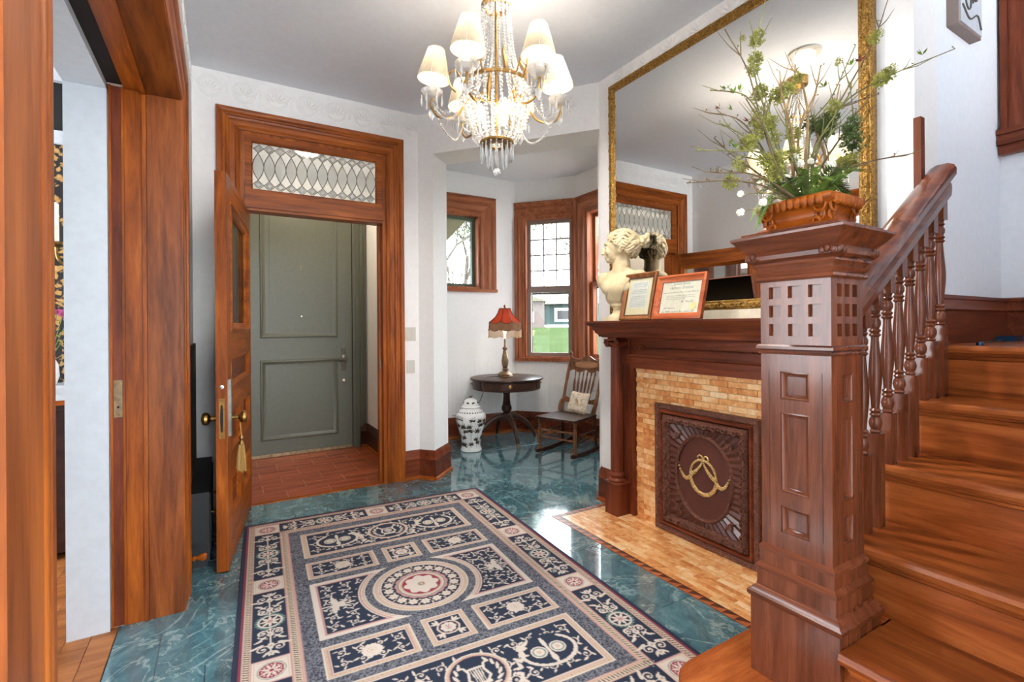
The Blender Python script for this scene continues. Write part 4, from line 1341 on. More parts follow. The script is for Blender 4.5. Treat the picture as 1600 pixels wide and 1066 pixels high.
for k in range(60):
    a = 2 * math.pi * k / 60
    r_ = 0.0135 if math.sin(a) < -0.3 else 0.0085
    wr.ball((xw, cy_ + 0.088 * math.cos(a), cz2 + 0.098 * math.sin(a)), (0.007, r_, r_), 1)
for s in (-1, 1):
    for k in range(13):
        t = k / 12
        wr.ball((xw - 0.003, cy_ + s * 0.078 * t, cz2 + 0.09 - 0.135 * t + 0.05 * t * t), (0.007, 0.006 + 0.009 * t, 0.007 + 0.008 * t), 1)
        wr.ball((xw, cy_ + s * (0.088 + 0.098 * t), cz2 - 0.015 + 0.085 * t * t - 0.03 * math.sin(math.pi * t)), (0.007, 0.015 - 0.009 * t, 0.015 - 0.009 * t), 1)
    wr.tube(circle((xw, cy_ + s * 0.02, cz2 + 0.108), (0, 1, 0), (0, 0, 1), 0.016, 12), 0.005, 5)
wr.build('wreath', 'wreath', cv)

# ================================================================== MIRROR
mr = thing('mirror', (2.385, 1.81, 1.37), 'huge wall mirror in a carved gilt frame above the mantel', 'mirror')
MY0, MY1, MZ0, MZ1 = 1.052, 2.575, 1.415, 2.915
MB().box(2.378, 2.386, MY0 - 0.01, MY1 + 0.01, MZ0 - 0.01, MZ1 + 0.01).build('mirror_glass', 'mirror', mr, smooth=False)
GP = [(0, -0.03), (0, 0.004), (0.006, 0.008), (0.012, 0.006), (0.022, 0.018), (0.036, 0.02), (0.044, 0.012), (0.05, 0.014), (0.055, 0.006), (0.055, -0.03)]
pth = [(2.378, MY1, MZ0), (2.378, MY1, MZ1), (2.378, MY0, MZ1), (2.378, MY0, MZ0)]
MB().sweep(pth, (-1, 0, 0), [(a, b) for a, b in GP], True).build('gilt_frame', 'gilt', mr)
# scrolls carved along the frame
for a, b in ((0, 1), (1, 2), (2, 3), (3, 0)):
    sc_ = MB()
    A, B = Vector(pth[a]), Vector(pth[b])
    t = (B - A).normalized()
    up = Vector((-1, 0, 0)).cross(t)
    n_ = int((B - A).length / 0.062)
    for k in range(n_):
        c = A + (B - A) * ((k + 0.5) / n_) + up * 0.029 + Vector((-0.020, 0, 0))
        s_ = 1 if k % 2 else -1
        pts = [c + t * (0.020 * math.cos(q * 0.65) * (1 - q * 0.07)) + up * (s_ * 0.016 * math.sin(q * 0.65) * (1 - q * 0.07)) for q in range(11)]
        sc_.tube(pts, [0.0045 - 0.0002 * q for q in range(11)], 5)
        sc_.tube([c - t * 0.03 - up * 0.01 * s_, c - t * 0.018 + up * 0.006 * s_, c - t * 0.008 - up * 0.008 * s_], [0.002, 0.005, 0.002], 5)
    sc_.build('carved_scrolls', 'gilt', mr)
lg = MB().box(2.352, XF, 1.115, 2.60, 1.310, 1.362).build('ledge', 'cream', fp, smooth=False)

# ================================================================== THINGS ON THE MANTEL
def evaluated(o, name):
    dg_ = bpy.context.evaluated_depsgraph_get()
    me = bpy.data.meshes.new_from_object(o.evaluated_get(dg_))
    me.name = name
    return me
def blob(name, parts, mat, parent, mtx, voxel=0.006, smooth_it=6):
    """ellipsoids (centre, radii[, euler]) and capsules fused into one continuous surface"""
    m = MB()
    for p in parts:
        if p[0] == 'cap':
            _, a, b, ra_, rb_ = p
            n = 8
            for k in range(n + 1):
                t = k / n
                c = Vector(a).lerp(Vector(b), t)
                m.ball(c, ra_ + (rb_ - ra_) * t, 2)
        else:
            c, r_ = p[0], p[1]
            q = MB().ball((0, 0, 0), r_, 3)
            rot = Matrix.Identity(4)
            if len(p) > 2:
                from mathutils import Euler
                rot = Euler(p[2]).to_matrix().to_4x4()
            q.xf(Matrix.Translation(c) @ rot)
            m.add(q.v, q.f)
    tmp = m.build('tmp_blob', mat)
    rm = tmp.modifiers.new('r', 'REMESH')
    rm.mode = 'VOXEL'
    rm.voxel_size = voxel
    sm = tmp.modifiers.new('s', 'SMOOTH')
    sm.factor = 0.5
    sm.iterations = smooth_it
    me = evaluated(tmp, name)
    bpy.data.objects.remove(tmp)
    me.transform(mtx)
    me.shade_smooth()
    if not me.materials:
        me.materials.append(M[mat])
    return put(name, me, parent)
bu = thing('bust', (2.235, 2.373, 1.310), 'cream classical bust of a woman with a hair bun, on the mantel', 'bust')
# local frames: x forwards, z up, origin at the foot of the socle; the head is turned away from the chest
BT = Matrix.Translation((2.235, 2.373, 1.310)) @ Matrix.Rotation(math.atan2(-0.35, -0.94), 4, 'Z')
BH = Matrix.Translation((2.235, 2.373, 1.310)) @ Matrix.Rotation(math.atan2(0.70, -0.71), 4, 'Z')
so_ = MB().box(-0.085, 0.085, -0.085, 0.085, 0, 0.022).lathe([(0.084, 0.022), (0.078, 0.034), (0.058, 0.048), (0.05, 0.072), (0.056, 0.088), (0.07, 0.096), (0.072, 0.108), (0.05, 0.116)], 28)
so_.xf(BT).build('socle', 'bust', bu)
blob('torso', [((0.0, 0, 0.235), (0.088, 0.150, 0.085)), ((0.01, 0, 0.16), (0.07, 0.105, 0.075)), ((-0.01, 0.125, 0.27), (0.062, 0.05, 0.058)), ((-0.01, -0.125, 0.27), (0.062, 0.05, 0.058)),
               ((0.058, 0.06, 0.215), (0.045, 0.05, 0.05)), ((0.058, -0.06, 0.215), (0.045, 0.05, 0.05)), ((-0.012, 0, 0.30), (0.06, 0.11, 0.045)),
               ('cap', (-0.005, 0, 0.29), (0.0, 0, 0.42), 0.064, 0.052)], 'bust', bu, BT, 0.008)
hd2 = [((-0.005, 0, 0.485), (0.100, 0.080, 0.092)), ((0.045, 0, 0.452), (0.055, 0.056, 0.078)), ((0.068, 0, 0.398), (0.030, 0.030, 0.024)),
       ((0.030, 0, 0.41), (0.05, 0.042, 0.030)), ((0.108, 0, 0.455), (0.010, 0.011, 0.030), (0, 0.30, 0)), ((0.116, 0, 0.440), (0.013, 0.013, 0.010)), ((0.094, 0, 0.420), (0.012, 0.020, 0.007)), ((0.092, 0, 0.409), (0.012, 0.018, 0.007)),
       ((0.092, 0, 0.500), (0.016, 0.048, 0.014)), ((0.080, 0.030, 0.448), (0.020, 0.020, 0.024)), ((0.080, -0.030, 0.448), (0.020, 0.020, 0.024)),
       ((0.092, 0.028, 0.474), (0.010, 0.014, 0.008)), ((0.092, -0.028, 0.474), (0.010, 0.014, 0.008)),
       ((0.005, 0.078, 0.450), (0.015, 0.009, 0.024)), ((0.005, -0.078, 0.450), (0.015, 0.009, 0.024)),
       ('cap', (-0.008, 0, 0.36), (0.0, 0, 0.43), 0.056, 0.054)]
blob('head', hd2, 'bust', bu, BH, 0.0048, 3)
hr = MB()
HC, HRAD = Vector((-0.012, 0, 0.487)), Vector((0.106, 0.087, 0.098))
def on_head(p, k=1.0):
    q = Vector(((p.x - HC.x) / HRAD.x, (p.y - HC.y) / HRAD.y, (p.z - HC.z) / HRAD.z)).normalized() * k
    return HC + Vector((q.x * HRAD.x, q.y * HRAD.y, q.z * HRAD.z))
line_ = [Vector((0.080, 0.0, 0.545)), Vector((0.074, 0.03, 0.535)), Vector((0.058, 0.055, 0.515)), Vector((0.035, 0.075, 0.490)), Vector((0.005, 0.085, 0.462)), Vector((-0.035, 0.08, 0.430)), Vector((-0.07, 0.055, 0.410)), Vector((-0.09, 0.02, 0.405))]
for s_ in (1, -1):
    pts_ = bez([Vector((p.x, p.y * s_, p.z)) for p in line_], 3)
    for i, st_0 in enumerate(pts_):
        en = Vector((-0.125, 0.012 * s_ * math.sin(i), 0.512 + 0.012 * math.cos(i)))
        up_ = Vector((0, 0, 0.06)) * max(0.0, 1 - i / 12)
        path = []
        for q in range(11):
            t = q / 10
            p = st_0.lerp(en, t) + up_ * math.sin(math.pi * t) + Vector((0, 0.012 * s_ * math.sin(q * 1.7 + i * 1.3), 0.010 * math.sin(q * 1.9 + i)))
            path.append(on_head(p, 1.03 + 0.035 * math.sin(q * 1.3 + i * 2.1)))
        hr.tube(path, [0.008] + [0.0115] * 9 + [0.008], 6)
for k in range(26):
    a = k * 0.62
    rr_ = 0.012 + 0.0011 * k
    hr.ball((-0.150 + 0.020 * math.sin(a * 1.7), rr_ * 0.8 * math.cos(a), 0.512 + rr_ * math.sin(a)), 0.017, 2)
hr.ball((-0.118, 0, 0.51), (0.034, 0.034, 0.032), 2)
hr.xf(BH).build('hair', 'bust', bu, angle=80)
dr = MB()
for k in range(8):
    f_ = k / 7
    a = Vector((-0.035 + 0.06 * f_, 0.120 - 0.035 * f_, 0.325 - 0.025 * f_))
    b = Vector((0.092 + 0.012 * math.sin(f_ * 3), 0.075 - 0.085 * f_, 0.235 - 0.005 * f_))
    c = Vector((0.072, 0.02 - 0.075 * f_, 0.125 + 0.01 * f_))
    dr.tube(bez([a, b, c], 8), [0.007] + [0.010] * 15 + [0.006], 6)
dr.xf(BT).build('drapery_folds', 'bust', bu)

def text_mesh(txt, size, mtx, parent, name='lettering', mat='ink', align='CENTER'):
    cu_ = bpy.data.curves.new('t', 'FONT')
    cu_.body = txt
    cu_.size = size
    cu_.align_x = align
    cu_.resolution_u = 1
    o = bpy.data.objects.new('t', cu_)
    COL.objects.link(o)
    me = evaluated(o, name)
    bpy.data.objects.remove(o)
    me.transform(mtx)
    me.materials.clear()
    me.materials.append(M[mat])
    return put(name, me, parent)

def picture(name, xb, y_a, y_b, hgt, lean, label, fw, fm, mat_w=0.0, turn=0.0, z=1.310):
    """standing picture: y_a far edge, y_b near edge, bottom at xb, leaning back to +x; local frame u (to the near side), v up the slope, w out of the face"""
    c = Vector((xb, (y_a + y_b) / 2, z))
    u = Vector((math.sin(turn), -math.cos(turn), 0))
    n0 = Vector((-math.cos(turn), -math.sin(turn), 0))
    v = (Vector((0, 0, 1)) * math.cos(lean) - n0 * math.sin(lean)).normalized()
    w_ = u.cross(v).normalized()
    if w_.x > 0:
        w_ = -w_
    mt = Matrix((u, v, w_)).transposed().to_4x4()
    mt.translation = c
    t = thing(name, c, label, 'picture frame')
    W = y_a - y_b
    # text / paper transform: u to the reader's right
    return t, mt, W
t, mt, W = picture('picture_frame', 2.152, 2.287, 2.03, 0.30, R(13), 'brown beaded frame holding a typed page, on the mantel beside the bust', 0, 0)
def pf_frame(t, mt, W, H, fw, mat, deep=0.02):
    MB().sweep([mt @ Vector(p) for p in ((-W / 2, 0, 0.004), (-W / 2, H, 0.004), (W / 2, H, 0.004), (W / 2, 0, 0.004))], (mt @ Vector((0, 0, 1)) - mt.translation), [(-fw, -0.0), (-fw, 0.008), (-fw * .75, 0.012), (-fw * 0.3, deep), (0, deep - 0.004), (0, -0.0)], True).build('moulding', mat, t)
    MB().box(-W / 2 + 0.004, W / 2 - 0.004, 0.004, H - 0.004, 0, 0.004).xf(mt).build('backing', 'blackgloss', t, smooth=False)
    MB().box(-W / 2 + fw, W / 2 - fw, fw, H - fw, 0.0105, 0.0115).xf(mt).build('pane', 'glass', t, smooth=False)
M['frametan'] = wood('picture_frame_wood', (112, 66, 36), (146, 92, 54), (166, 112, 70), axis='Z', rough=0.35)
M['framered'] = wood('certificate_frame_wood', (140, 62, 34), (176, 88, 50), (198, 110, 66), axis='Y', rough=0.3)
H = 0.293
pf_frame(t, mt, W, H, 0.026, 'frametan')
bdm = MB()
for k in range(30):
    for xx in (-W / 2 + 0.03, W / 2 - 0.03):
        bdm.ball(mt @ Vector((xx, 0.03 + (H - 0.06) * k / 29, 0.010)), 0.0042, 1)
for k in range(24):
    for yy in (0.03, H - 0.03):
        bdm.ball(mt @ Vector((-W / 2 + 0.03 + (W - 0.06) * k / 23, yy, 0.010)), 0.0042, 1)
bdm.build('beading', 'lantern', t)
MB().box(-W / 2 + 0.026, W / 2 - 0.026, 0.026, H - 0.026, 0.005, 0.006).xf(mt).build('mat', 'matboard', t, smooth=False)
pg = MB().box(-0.074, 0.066, 0.075, 0.245, 0.006, 0.0068).xf(mt).build('page', 'paperw', t, smooth=False)
def strokes(mt, x0, x1, y, h, seed, z, parent):
    """a line of writing too small to read: word-long runs of letter-high strokes"""
    rnd = random.Random(seed)
    m = MB()
    x = x0
    while x < x1 - h:
        for _ in range(rnd.randint(3, 8)):
            w = h * rnd.uniform(0.35, 0.6)
            if x + w > x1:
                break
            hh_ = h * rnd.choice((0.6, 0.6, 0.65, 1.0))
            m.box(x, x + w * 0.35, y, y + hh_, z, z + 0.0003).box(x, x + w, y + hh_ * 0.45, y + hh_ * 0.62, z, z + 0.0003)
            x += w + h * 0.14
        x += h * 0.55
    m.xf(mt).build('writing', 'ink', parent, smooth=False)
for k in range(15):
    if k in (3, 7):
        continue
    ind = 0.012 if k < 3 else (0.012 if k in (4, 8) else 0.0)
    strokes(mt, -0.066 + ind, 0.058 - (0.008 if k == 2 else 0), 0.228 - 0.0102 * k, 0.0055, k, 0.0068, pg)
t, mt, W = picture('picture_frame', 2.147, 2.012, 1.675, 0.25, R(14), 'reddish brown frame holding a certificate with a gold seal, on the mantel', 0, 0)
H = 0.253
pf_frame(t, mt, W, H, 0.036, 'framered', 0.026)
pg = MB().box(-W / 2 + 0.036, W / 2 - 0.036, 0.036, H - 0.036, 0.005, 0.006).xf(mt).build('certificate', 'paper', t, smooth=False)
for tx, size, xx, yy in (('Jewett Street', 0.021, 0.0, 0.197), ('Historic District', 0.024, 0.0, 0.174), ('W. Merrill', 0.019, 0.05, 0.094)):
    text_mesh(tx, size, mt @ Matrix.Translation((xx, yy, 0.0064)), pg)
for k, (xa, xb_, yy, hh_) in enumerate(((-0.125, 0.12, 0.152, 0.008), (-0.095, 0.095, 0.134, 0.0055), (-0.095, 0.10, 0.124, 0.0055), (-0.095, 0.04, 0.114, 0.0055), (-0.10, -0.02, 0.062, 0.008), (-0.115, 0.11, 0.040, 0.011))):
    strokes(mt, xa, xb_, yy, hh_, 50 + k, 0.006, pg)
MB().lathe([(0.022, 0.006), (0.020, 0.008), (0.012, 0.0085)], 24).xf(mt @ Matrix.Translation((0.092, 0.074, 0))).build('gold_seal', 'seal', t)
# small easel behind the certificate: a plain dark back seen in the mirror
# ================================================================== STAIRCASE
RI, RUN = 0.1985, 0.268
NOS = [1.165, 1.412, 1.683, 1.951, 2.219, 2.495]       # nosing of each tread
YE, YN = 0.845, -0.495                                   # outer (open) end and wall end of the treads
stc = thing('staircase', (1.8, 0.2, 0), 'polished orange brown wooden staircase rising to the right', 'staircase')
NOSE = [(0, -0.030), (0.008, -0.032), (0.018, -0.028), (0.022, -0.016), (0.018, -0.004), (0.010, 0.0), (0, 0)]
def tread(x, x2, z, y0, y1, name='tread'):
    prof = [(x - a + 0.022, z + b) for a, b in NOSE] + [(x2 + 0.03, z), (x2 + 0.03, z - 0.03)]
    return MB().prism(prof, y0, y1, lambda a, b, h: (a, h, b)).build(name, 'stairY', stc)
def riser(x, z0, z1, y0, y1):
    MB().box(x + 0.03, x + 0.05, y0, y1, z0, z1 - 0.03).build('riser', 'stairY', stc, smooth=False)
    MB().prism([(x + 0.03, z1 - 0.03), (x + 0.010, z1 - 0.03), (x + 0.012, z1 - 0.038), (x + 0.020, z1 - 0.042), (x + 0.022, z1 - 0.052), (x + 0.03, z1 - 0.058)], y0, y1, lambda a, b, h: (a, h, b)).build('scotia_moulding', 'stairY', stc)
# bottom step with a rounded end
def rounded(x0, x1, y0, y1, r, n=10):
    pts = [(x1, y0), (x1, y1)]
    for k in range(n + 1):
        a = math.pi / 2 + (math.pi / 2) * k / n
        pts.append((x0 + r + r * math.cos(a), y1 - r + r * math.sin(a)))
    pts.append((x0, y0))
    return pts
b0 = MB()
ro = rounded(1.165, 1.75, YN, 1.075, 0.13)
ri_ = rounded(1.195, 1.74, YN, 1.045, 0.11)
b0.prism(ro, RI - 0.026, RI - 0.006, lambda a, b, h: (a, b, h))
b0.prism([(p[0] + (1.5 - p[0]) * 0.01, p[1] + (0.4 - p[1]) * 0.006) for p in ro], RI - 0.032, RI, lambda a, b, h: (a, b, h))
b0.build('starting_tread', 'stairX', stc, angle=25)
MB().prism(ri_, 0.0, RI - 0.03, lambda a, b, h: (a, b, h)).build('starting_riser', 'stairX', stc, angle=25)
for k in range(1, 6):
    z = RI * (k + 1)
    x2 = NOS[k + 1] if k < 5 else XH - 0.031
    ye = 0.685 if k == 1 else YE
    if k == 5:
        ye = YG
    tread(NOS[k], x2, z, YN, ye)
    riser(NOS[k], RI * k, z, YN, ye - 0.02)
MB().box(1.652, 1.745, 0.680, YE, 0.0, RI * 2).build('tread_return', 'stairY', stc, smooth=False)
MB().box(1.45, 1.66, 0.64, 0.6865, RI, RI * 2 - 0.031).build('riser_return', 'stairX', stc, smooth=False)
# the closed side of the flight under the balusters
sdp = [(1.69, 0.0)] + [(1.715, 0.0), (1.715, RI * 2 - 0.03)]
sd = MB()
for k in range(2, 6):
    sd.box(NOS[k] + 0.035, NOS[k + 1] + 0.035 if k < 5 else XF, YE - 0.035, YE - 0.02, 0.0, RI * (k + 1) - 0.03)
sd.build('stringer', 'stairX', stc, smooth=False)
# ---- newel post
nw = thing('newel_post', (1.545, 0.82, RI), 'massive square panelled newel post with a moulded cap', 'newel post')
def sq(x0, x1, y0, y1, z=0.0):
    return [(x0, y0, z), (x1, y0, z), (x1, y1, z), (x0, y1, z)]
def ringz(name, x0, x1, y0, y1, prof, mat='newY'):
    # counter-clockwise path: N x t points inwards, so offsets are negated
    return MB().sweep(sq(x0, x1, y0, y1), (0, 0, 1), [(-a, b) for a, b in prof], True).build(name, mat, nw)
SX0, SX1, SY0, SY1 = 1.455, 1.632, 0.716, 0.922
MB().box(1.43, 1.66, 0.687, 0.946, RI, 0.44).build('plinth', 'newZ', nw, smooth=False)
ringz('base_moulding', 1.43, 1.66, 0.687, 0.946, [(-0.06, 0.432), (0.004, 0.432), (0.008, 0.438), (0.008, 0.448), (0.0, 0.452), (-0.004, 0.462), (-0.012, 0.468), (-0.012, 0.475), (-0.06, 0.475)])
MB().box(1.442, 1.647, 0.702, 0.932, 0.47, 0.53).build('lower_block', 'newZ', nw, smooth=False)
ringz('lower_bevel', 1.442, 1.647, 0.702, 0.932, [(-0.05, 0.52), (0.003, 0.52), (0.003, 0.53), (-0.009, 0.545), (-0.05, 0.545)])
MB().box(1.449, 1.638, 0.709, 0.927, 0.53, 0.59).build('upper_block', 'newZ', nw, smooth=False)
ringz('upper_bevel', 1.449, 1.638, 0.709, 0.927, [(-0.05, 0.58), (0.002, 0.58), (0.002, 0.59), (-0.007, 0.602), (-0.05, 0.602)])
# shaft with recessed panels on each face: frame strips in front of a core
core = MB().box(SX0 + 0.012, SX1 - 0.012, SY0 + 0.012, SY1 - 0.012, 0.59, 1.42).build('core', 'newZ', nw, smooth=False)
def face_panels(face):
    """cuts of one face: returns list of boxes (u0,u1,z0,z1) that are solid"""
    if face in ('-x', '+x'):
        u0, u1 = SY0, SY1
    else:
        u0, u1 = SX0 + 0.0131, SX1 - 0.0131
    W = u1 - u0
    pw0, pw1 = u0 + 0.295 * W, u0 + 0.705 * W
    holes = [(pw0, pw1, 0.652, 0.733), (pw0, pw1, 0.775, 1.015), (pw0, pw1, 1.054, 1.138)]
    cof = []
    for i in range(3):
        a = u0 + W * (0.12 + 0.285 * i)
        for j in range(3):
            cof.append((a, a + W * 0.18, 1.245 + 0.0565 * j, 1.281 + 0.0565 * j))
    return u0, u1, holes, cof
def solid(u0, u1, z0, z1, holes):
    zs = sorted({z0, z1} | {h for q in holes for h in q[2:]})
    out = []
    for a, b in zip(zs, zs[1:]):
        us = [(u0, u1)]
        for h in holes:
            if h[2] <= a + 1e-6 and h[3] >= b - 1e-6:
                us = [r for lo, hi in us for r in ((lo, min(hi, h[0])), (max(lo, h[1]), hi)) if r[1] - r[0] > 1e-5]
        out += [(p, q, a, b) for p, q in us]
    return out
for face in ('-x', '-y', '+x', '+y'):
    u0, u1, holes, cof = face_panels(face)
    sx = {'-x': lambda u, z, d: (SX0 + d, u, z), '+x': lambda u, z, d: (SX1 - d, u, z), '-y': lambda u, z, d: (u, SY0 + d, z), '+y': lambda u, z, d: (u, SY1 - d, z)}[face]
    def fbox(m, a, b, z0, z1, d0, d1):
        A, B = sx(a, z0, d0), sx(b, z1, d1)
        return m.box(min(A[0], B[0]), max(A[0], B[0]), min(A[1], B[1]), max(A[1], B[1]), z0, z1)
    m = MB()
    for a, b, z0, z1 in solid(u0, u1, 0.59, 1.19, holes):
        fbox(m, a, b, z0, z1, 0.0, 0.013)
    m.build('shaft_face', 'newZ', nw, smooth=False)
    m = MB()
    for a, b, z0, z1 in solid(u0, u1, 1.19, 1.42, cof):
        fbox(m, a, b, z0, z1, 0.0, 0.013)
    m.build('coffered_face', 'newZ', nw, smooth=False)
    for a, b, z0, z1 in holes:
        m = MB()
        N_ = Vector(sx(0, 0, 0)) - Vector(sx(0, 0, 1))
        pth_ = [sx(a, z0, 0.012), sx(a, z1, 0.012), sx(b, z1, 0.012), sx(b, z0, 0.012)]
        v1 = Vector(N_).cross(Vector((0, 0, 1)))
        inward = Vector(sx(b, z0, 0)) - Vector(sx(a, z0, 0))
        sg = 1 if v1.dot(inward) > 0 else -1
        m.sweep(pth_, N_, [(0, 0), (0, 0.010), (sg * 0.004, 0.011), (sg * 0.009, 0.005), (sg * 0.014, 0.003), (sg * 0.015, 0)], True)
        m.build('panel_moulding', 'newZ', nw)
    for uu in (u0 + 0.12 * (u1 - u0), u0 + 0.875 * (u1 - u0)):
        fbox(MB(), uu - 0.001, uu + 0.001, 0.66, 1.14, -0.0003, 0.002).build('groove', 'walnut', nw, smooth=False)
ringz('belt_moulding', SX0, SX1, SY0, SY1, [(-0.02, 1.190), (0.004, 1.190), (0.006, 1.196), (0.003, 1.201), (0.010, 1.206), (0.010, 1.214), (0.004, 1.219), (-0.02, 1.221)])
# cap: stacked mouldings
CAP = [(-0.03, 1.41), (0.006, 1.41), (0.012, 1.416), (0.010, 1.424), (0.004, 1.428), (0.010, 1.434), (0.014, 1.442), (0.008, 1.447), (0.012, 1.452), (0.018, 1.458), (0.016, 1.466),
       (0.022, 1.468), (0.030, 1.476), (0.032, 1.488), (0.026, 1.498), (0.030, 1.503), (0.034, 1.508), (0.046, 1.520), (0.056, 1.534), (0.062, 1.540), (0.062, 1.547), (0.052, 1.551), (0.040, 1.553), (0.038, 1.560), (-0.03, 1.560)]
ringz('cap_moulding', SX0, SX1, SY0, SY1, CAP)
MB().box(SX0 - 0.02, SX1 + 0.02, SY0 - 0.02, SY1 + 0.02, 1.50, 1.559).build('cap_top', 'newX', nw, smooth=False)
for cx, cy, sx_, sy_ in ((SX0, SY0, -1, -1), (SX1, SY0, 1, -1), (SX0, SY1, -1, 1), (SX1, SY1, 1, 1)):
    q = MB()
    for k in range(3):
        q.ball((cx + sx_ * 0.028, cy + sy_ * (0.020 - 0.014 * k), 1.484 + 0.004 * (k % 2)), (0.010, 0.009, 0.012), 2)
        q.ball((cx + sx_ * (0.020 - 0.014 * k), cy + sy_ * 0.028, 1.484 + 0.004 * (k % 2)), (0.009, 0.010, 0.012), 2)
    q.build('corner_leaf', 'newX', nw)
# carved box on the cap
bx0, bx1, by0, by1 = 1.462, 1.612, 0.730, 0.908
BX = [(-0.03, 1.559), (0.018, 1.559), (0.020, 1.566), (0.006, 1.574), (-0.001, 1.584), (-0.002, 1.596), (0.004, 1.610), (0.014, 1.622), (0.022, 1.632), (0.024, 1.642), (0.018, 1.650), (0.004, 1.654), (-0.012, 1.652), (-0.014, 1.64), (-0.03, 1.64)]
ringz('carved_box', bx0, bx1, by0, by1, BX, 'casY')
lf = MB()
for a, b in (((bx0, by0), (bx0, by1)), ((bx0, by0), (bx1, by0)), ((bx1, by0), (bx1, by1)), ((bx0, by1), (bx1, by1))):
    A, B = Vector((a[0], a[1], 0)), Vector((b[0], b[1], 0))
    t = (B - A).normalized()
    mid = Vector(((bx0 + bx1) / 2, (by0 + by1) / 2, 0))
    n = Vector((t.y, -t.x, 0))
    if n.dot((A + B) / 2 - mid) < 0:
        n = -n
    for k in range(9):
        p = A + (B - A) * ((k + 0.5) / 9)
        lf.ball(p + n * 0.020 + Vector((0, 0, 1.632)), (0.0105, 0.0125, 0.018) if abs(t.y) > .5 else (0.0125, 0.0105, 0.018), 2)
    for e_, s_ in ((A, 1), (B, -1)):
        for rr, zz, uu in ((0.016, 1.618, 0.012), (0.012, 1.592, 0.014), (0.010, 1.574, 0.024)):
            c = e_ + t * (s_ * uu) + n * (0.012 if zz > 1.6 else 0.006) + Vector((0, 0, zz))
            pts = [c + t * (rr * math.cos(q * 0.62)) + Vector((0, 0, rr * 1.2 * math.sin(q * 0.62))) for q in range(11)]
            lf.tube(pts, 0.0038, 5)
lf.build('carved_leaves', 'casY', nw)
# ---- railing
rl = thing('stair_railing', (2.1, 0.80, 0.6), 'stair railing of turned brown balusters under a sloping handrail', 'railing')
ZB = lambda x: 1.36 + 0.675 * (x - 1.843)
HR = [(-0.030, 0.0), (-0.032, 0.025), (-0.022, 0.034), (-0.022, 0.044), (-0.034, 0.052), (-0.046, 0.066), (-0.046, 0.086), (-0.038, 0.100), (-0.018, 0.108), (0.018, 0.108), (0.038, 0.100), (0.046, 0.086), (0.046, 0.066), (0.034, 0.052), (0.022, 0.044), (0.022, 0.034), (0.032, 0.025), (0.030, 0.0)]
xs = [1.62, 2.47]
sl = math.atan(0.675)
m = MB()
ringv = []
for X in xs + [2.485, 2.495]:
    k = 1.0 if X <= 2.47 else (0.8 if X < 2.49 else 0.4)
    cz = ZB(min(X, 2.47)) + 0.0675 + (X - min(X, 2.47)) * 0.675
    for a, b in HR:
        m.v.append((X, 0.80 + a * k, cz + (b * 1.206 - 0.0675) * k))
n = len(HR)
for i in range(3):
    for k in range(n):
        m.f.append((i * n + k, i * n + (k + 1) % n, (i + 1) * n + (k + 1) % n, (i + 1) * n + k))
m.f += [tuple(range(n))[::-1], tuple(range(3 * n, 4 * n))]
m.build('handrail', 'newX', rl, angle=40)
TURN = [(0.0130, 0), (0.0170, 0.006), (0.0130, 0.013), (0.0165, 0.020), (0.0195, 0.034), (0.0165, 0.048), (0.0120, 0.055), (0.0175, 0.062), (0.0120, 0.069), (0.0175, 0.077), (0.0115, 0.084),
        (0.0125, 0.10), (0.0150, 0.13), (0.0185, 0.17), (0.0195, 0.20), (0.0180, 0.23), (0.0140, 0.28), (0.0115, 0.315), (0.0115, 0.325), (0.0180, 0.332), (0.0120, 0.339), (0.0180, 0.347), (0.0120, 0.354), (0.0170, 0.366), (0.0175, 0.378), (0.0120, 0.39), (0.0175, 0.398), (0.0130, 0.405), (0.016, 0.415)]
tb = MB().lathe(TURN, 16).mesh('turning', M['newZ'])
for k, tz in ((2, 3), (3, 4), (4, 5)):
    for j in range(3):
        X = NOS[k] + 0.045 + 0.0893 * j
        zb = RI * tz
        zt = ZB(X) - 0.008
        zt0, zt1 = zt - 0.485, zt - 0.07
        blk = MB()
        hw_ = 0.0195
        blk.box(X - hw_, X + hw_, 0.80 - hw_, 0.80 + hw_, zb, zt0)
        for s4, c4 in ((0, 0),):
            pass
        b_ = blk.build('baluster', 'newZ', rl, smooth=False)
        tn = put('turning', tb, b_)
        tn.location = (X, 0.80, zt0)
        tp = MB()
        tp.v = []
        base_z = zt1
        a0 = [(X - hw_, 0.80 - hw_), (X + hw_, 0.80 - hw_), (X + hw_, 0.80 + hw_), (X - hw_, 0.80 + hw_)]
        tp.add([(p[0], p[1], base_z) for p in a0] + [(p[0], p[1], ZB(p[0]) + 0.01) for p in a0], [(3, 2, 1, 0), (4, 5, 6, 7), (0, 1, 5, 4), (1, 2, 6, 5), (2, 3, 7, 6), (3, 0, 4, 7)])
        tp.build('top_block', 'newZ', b_, smooth=False)
# half newel against the wall corner
hn = MB().box(2.396, 2.432, YG - 0.026, YG - 0.001, 1.195, 2.105)
ho = hn.build('half_newel', 'newZ', smooth=False)
tag(ho, 'plain flat half newel where the handrail meets the wall corner', 'half newel')
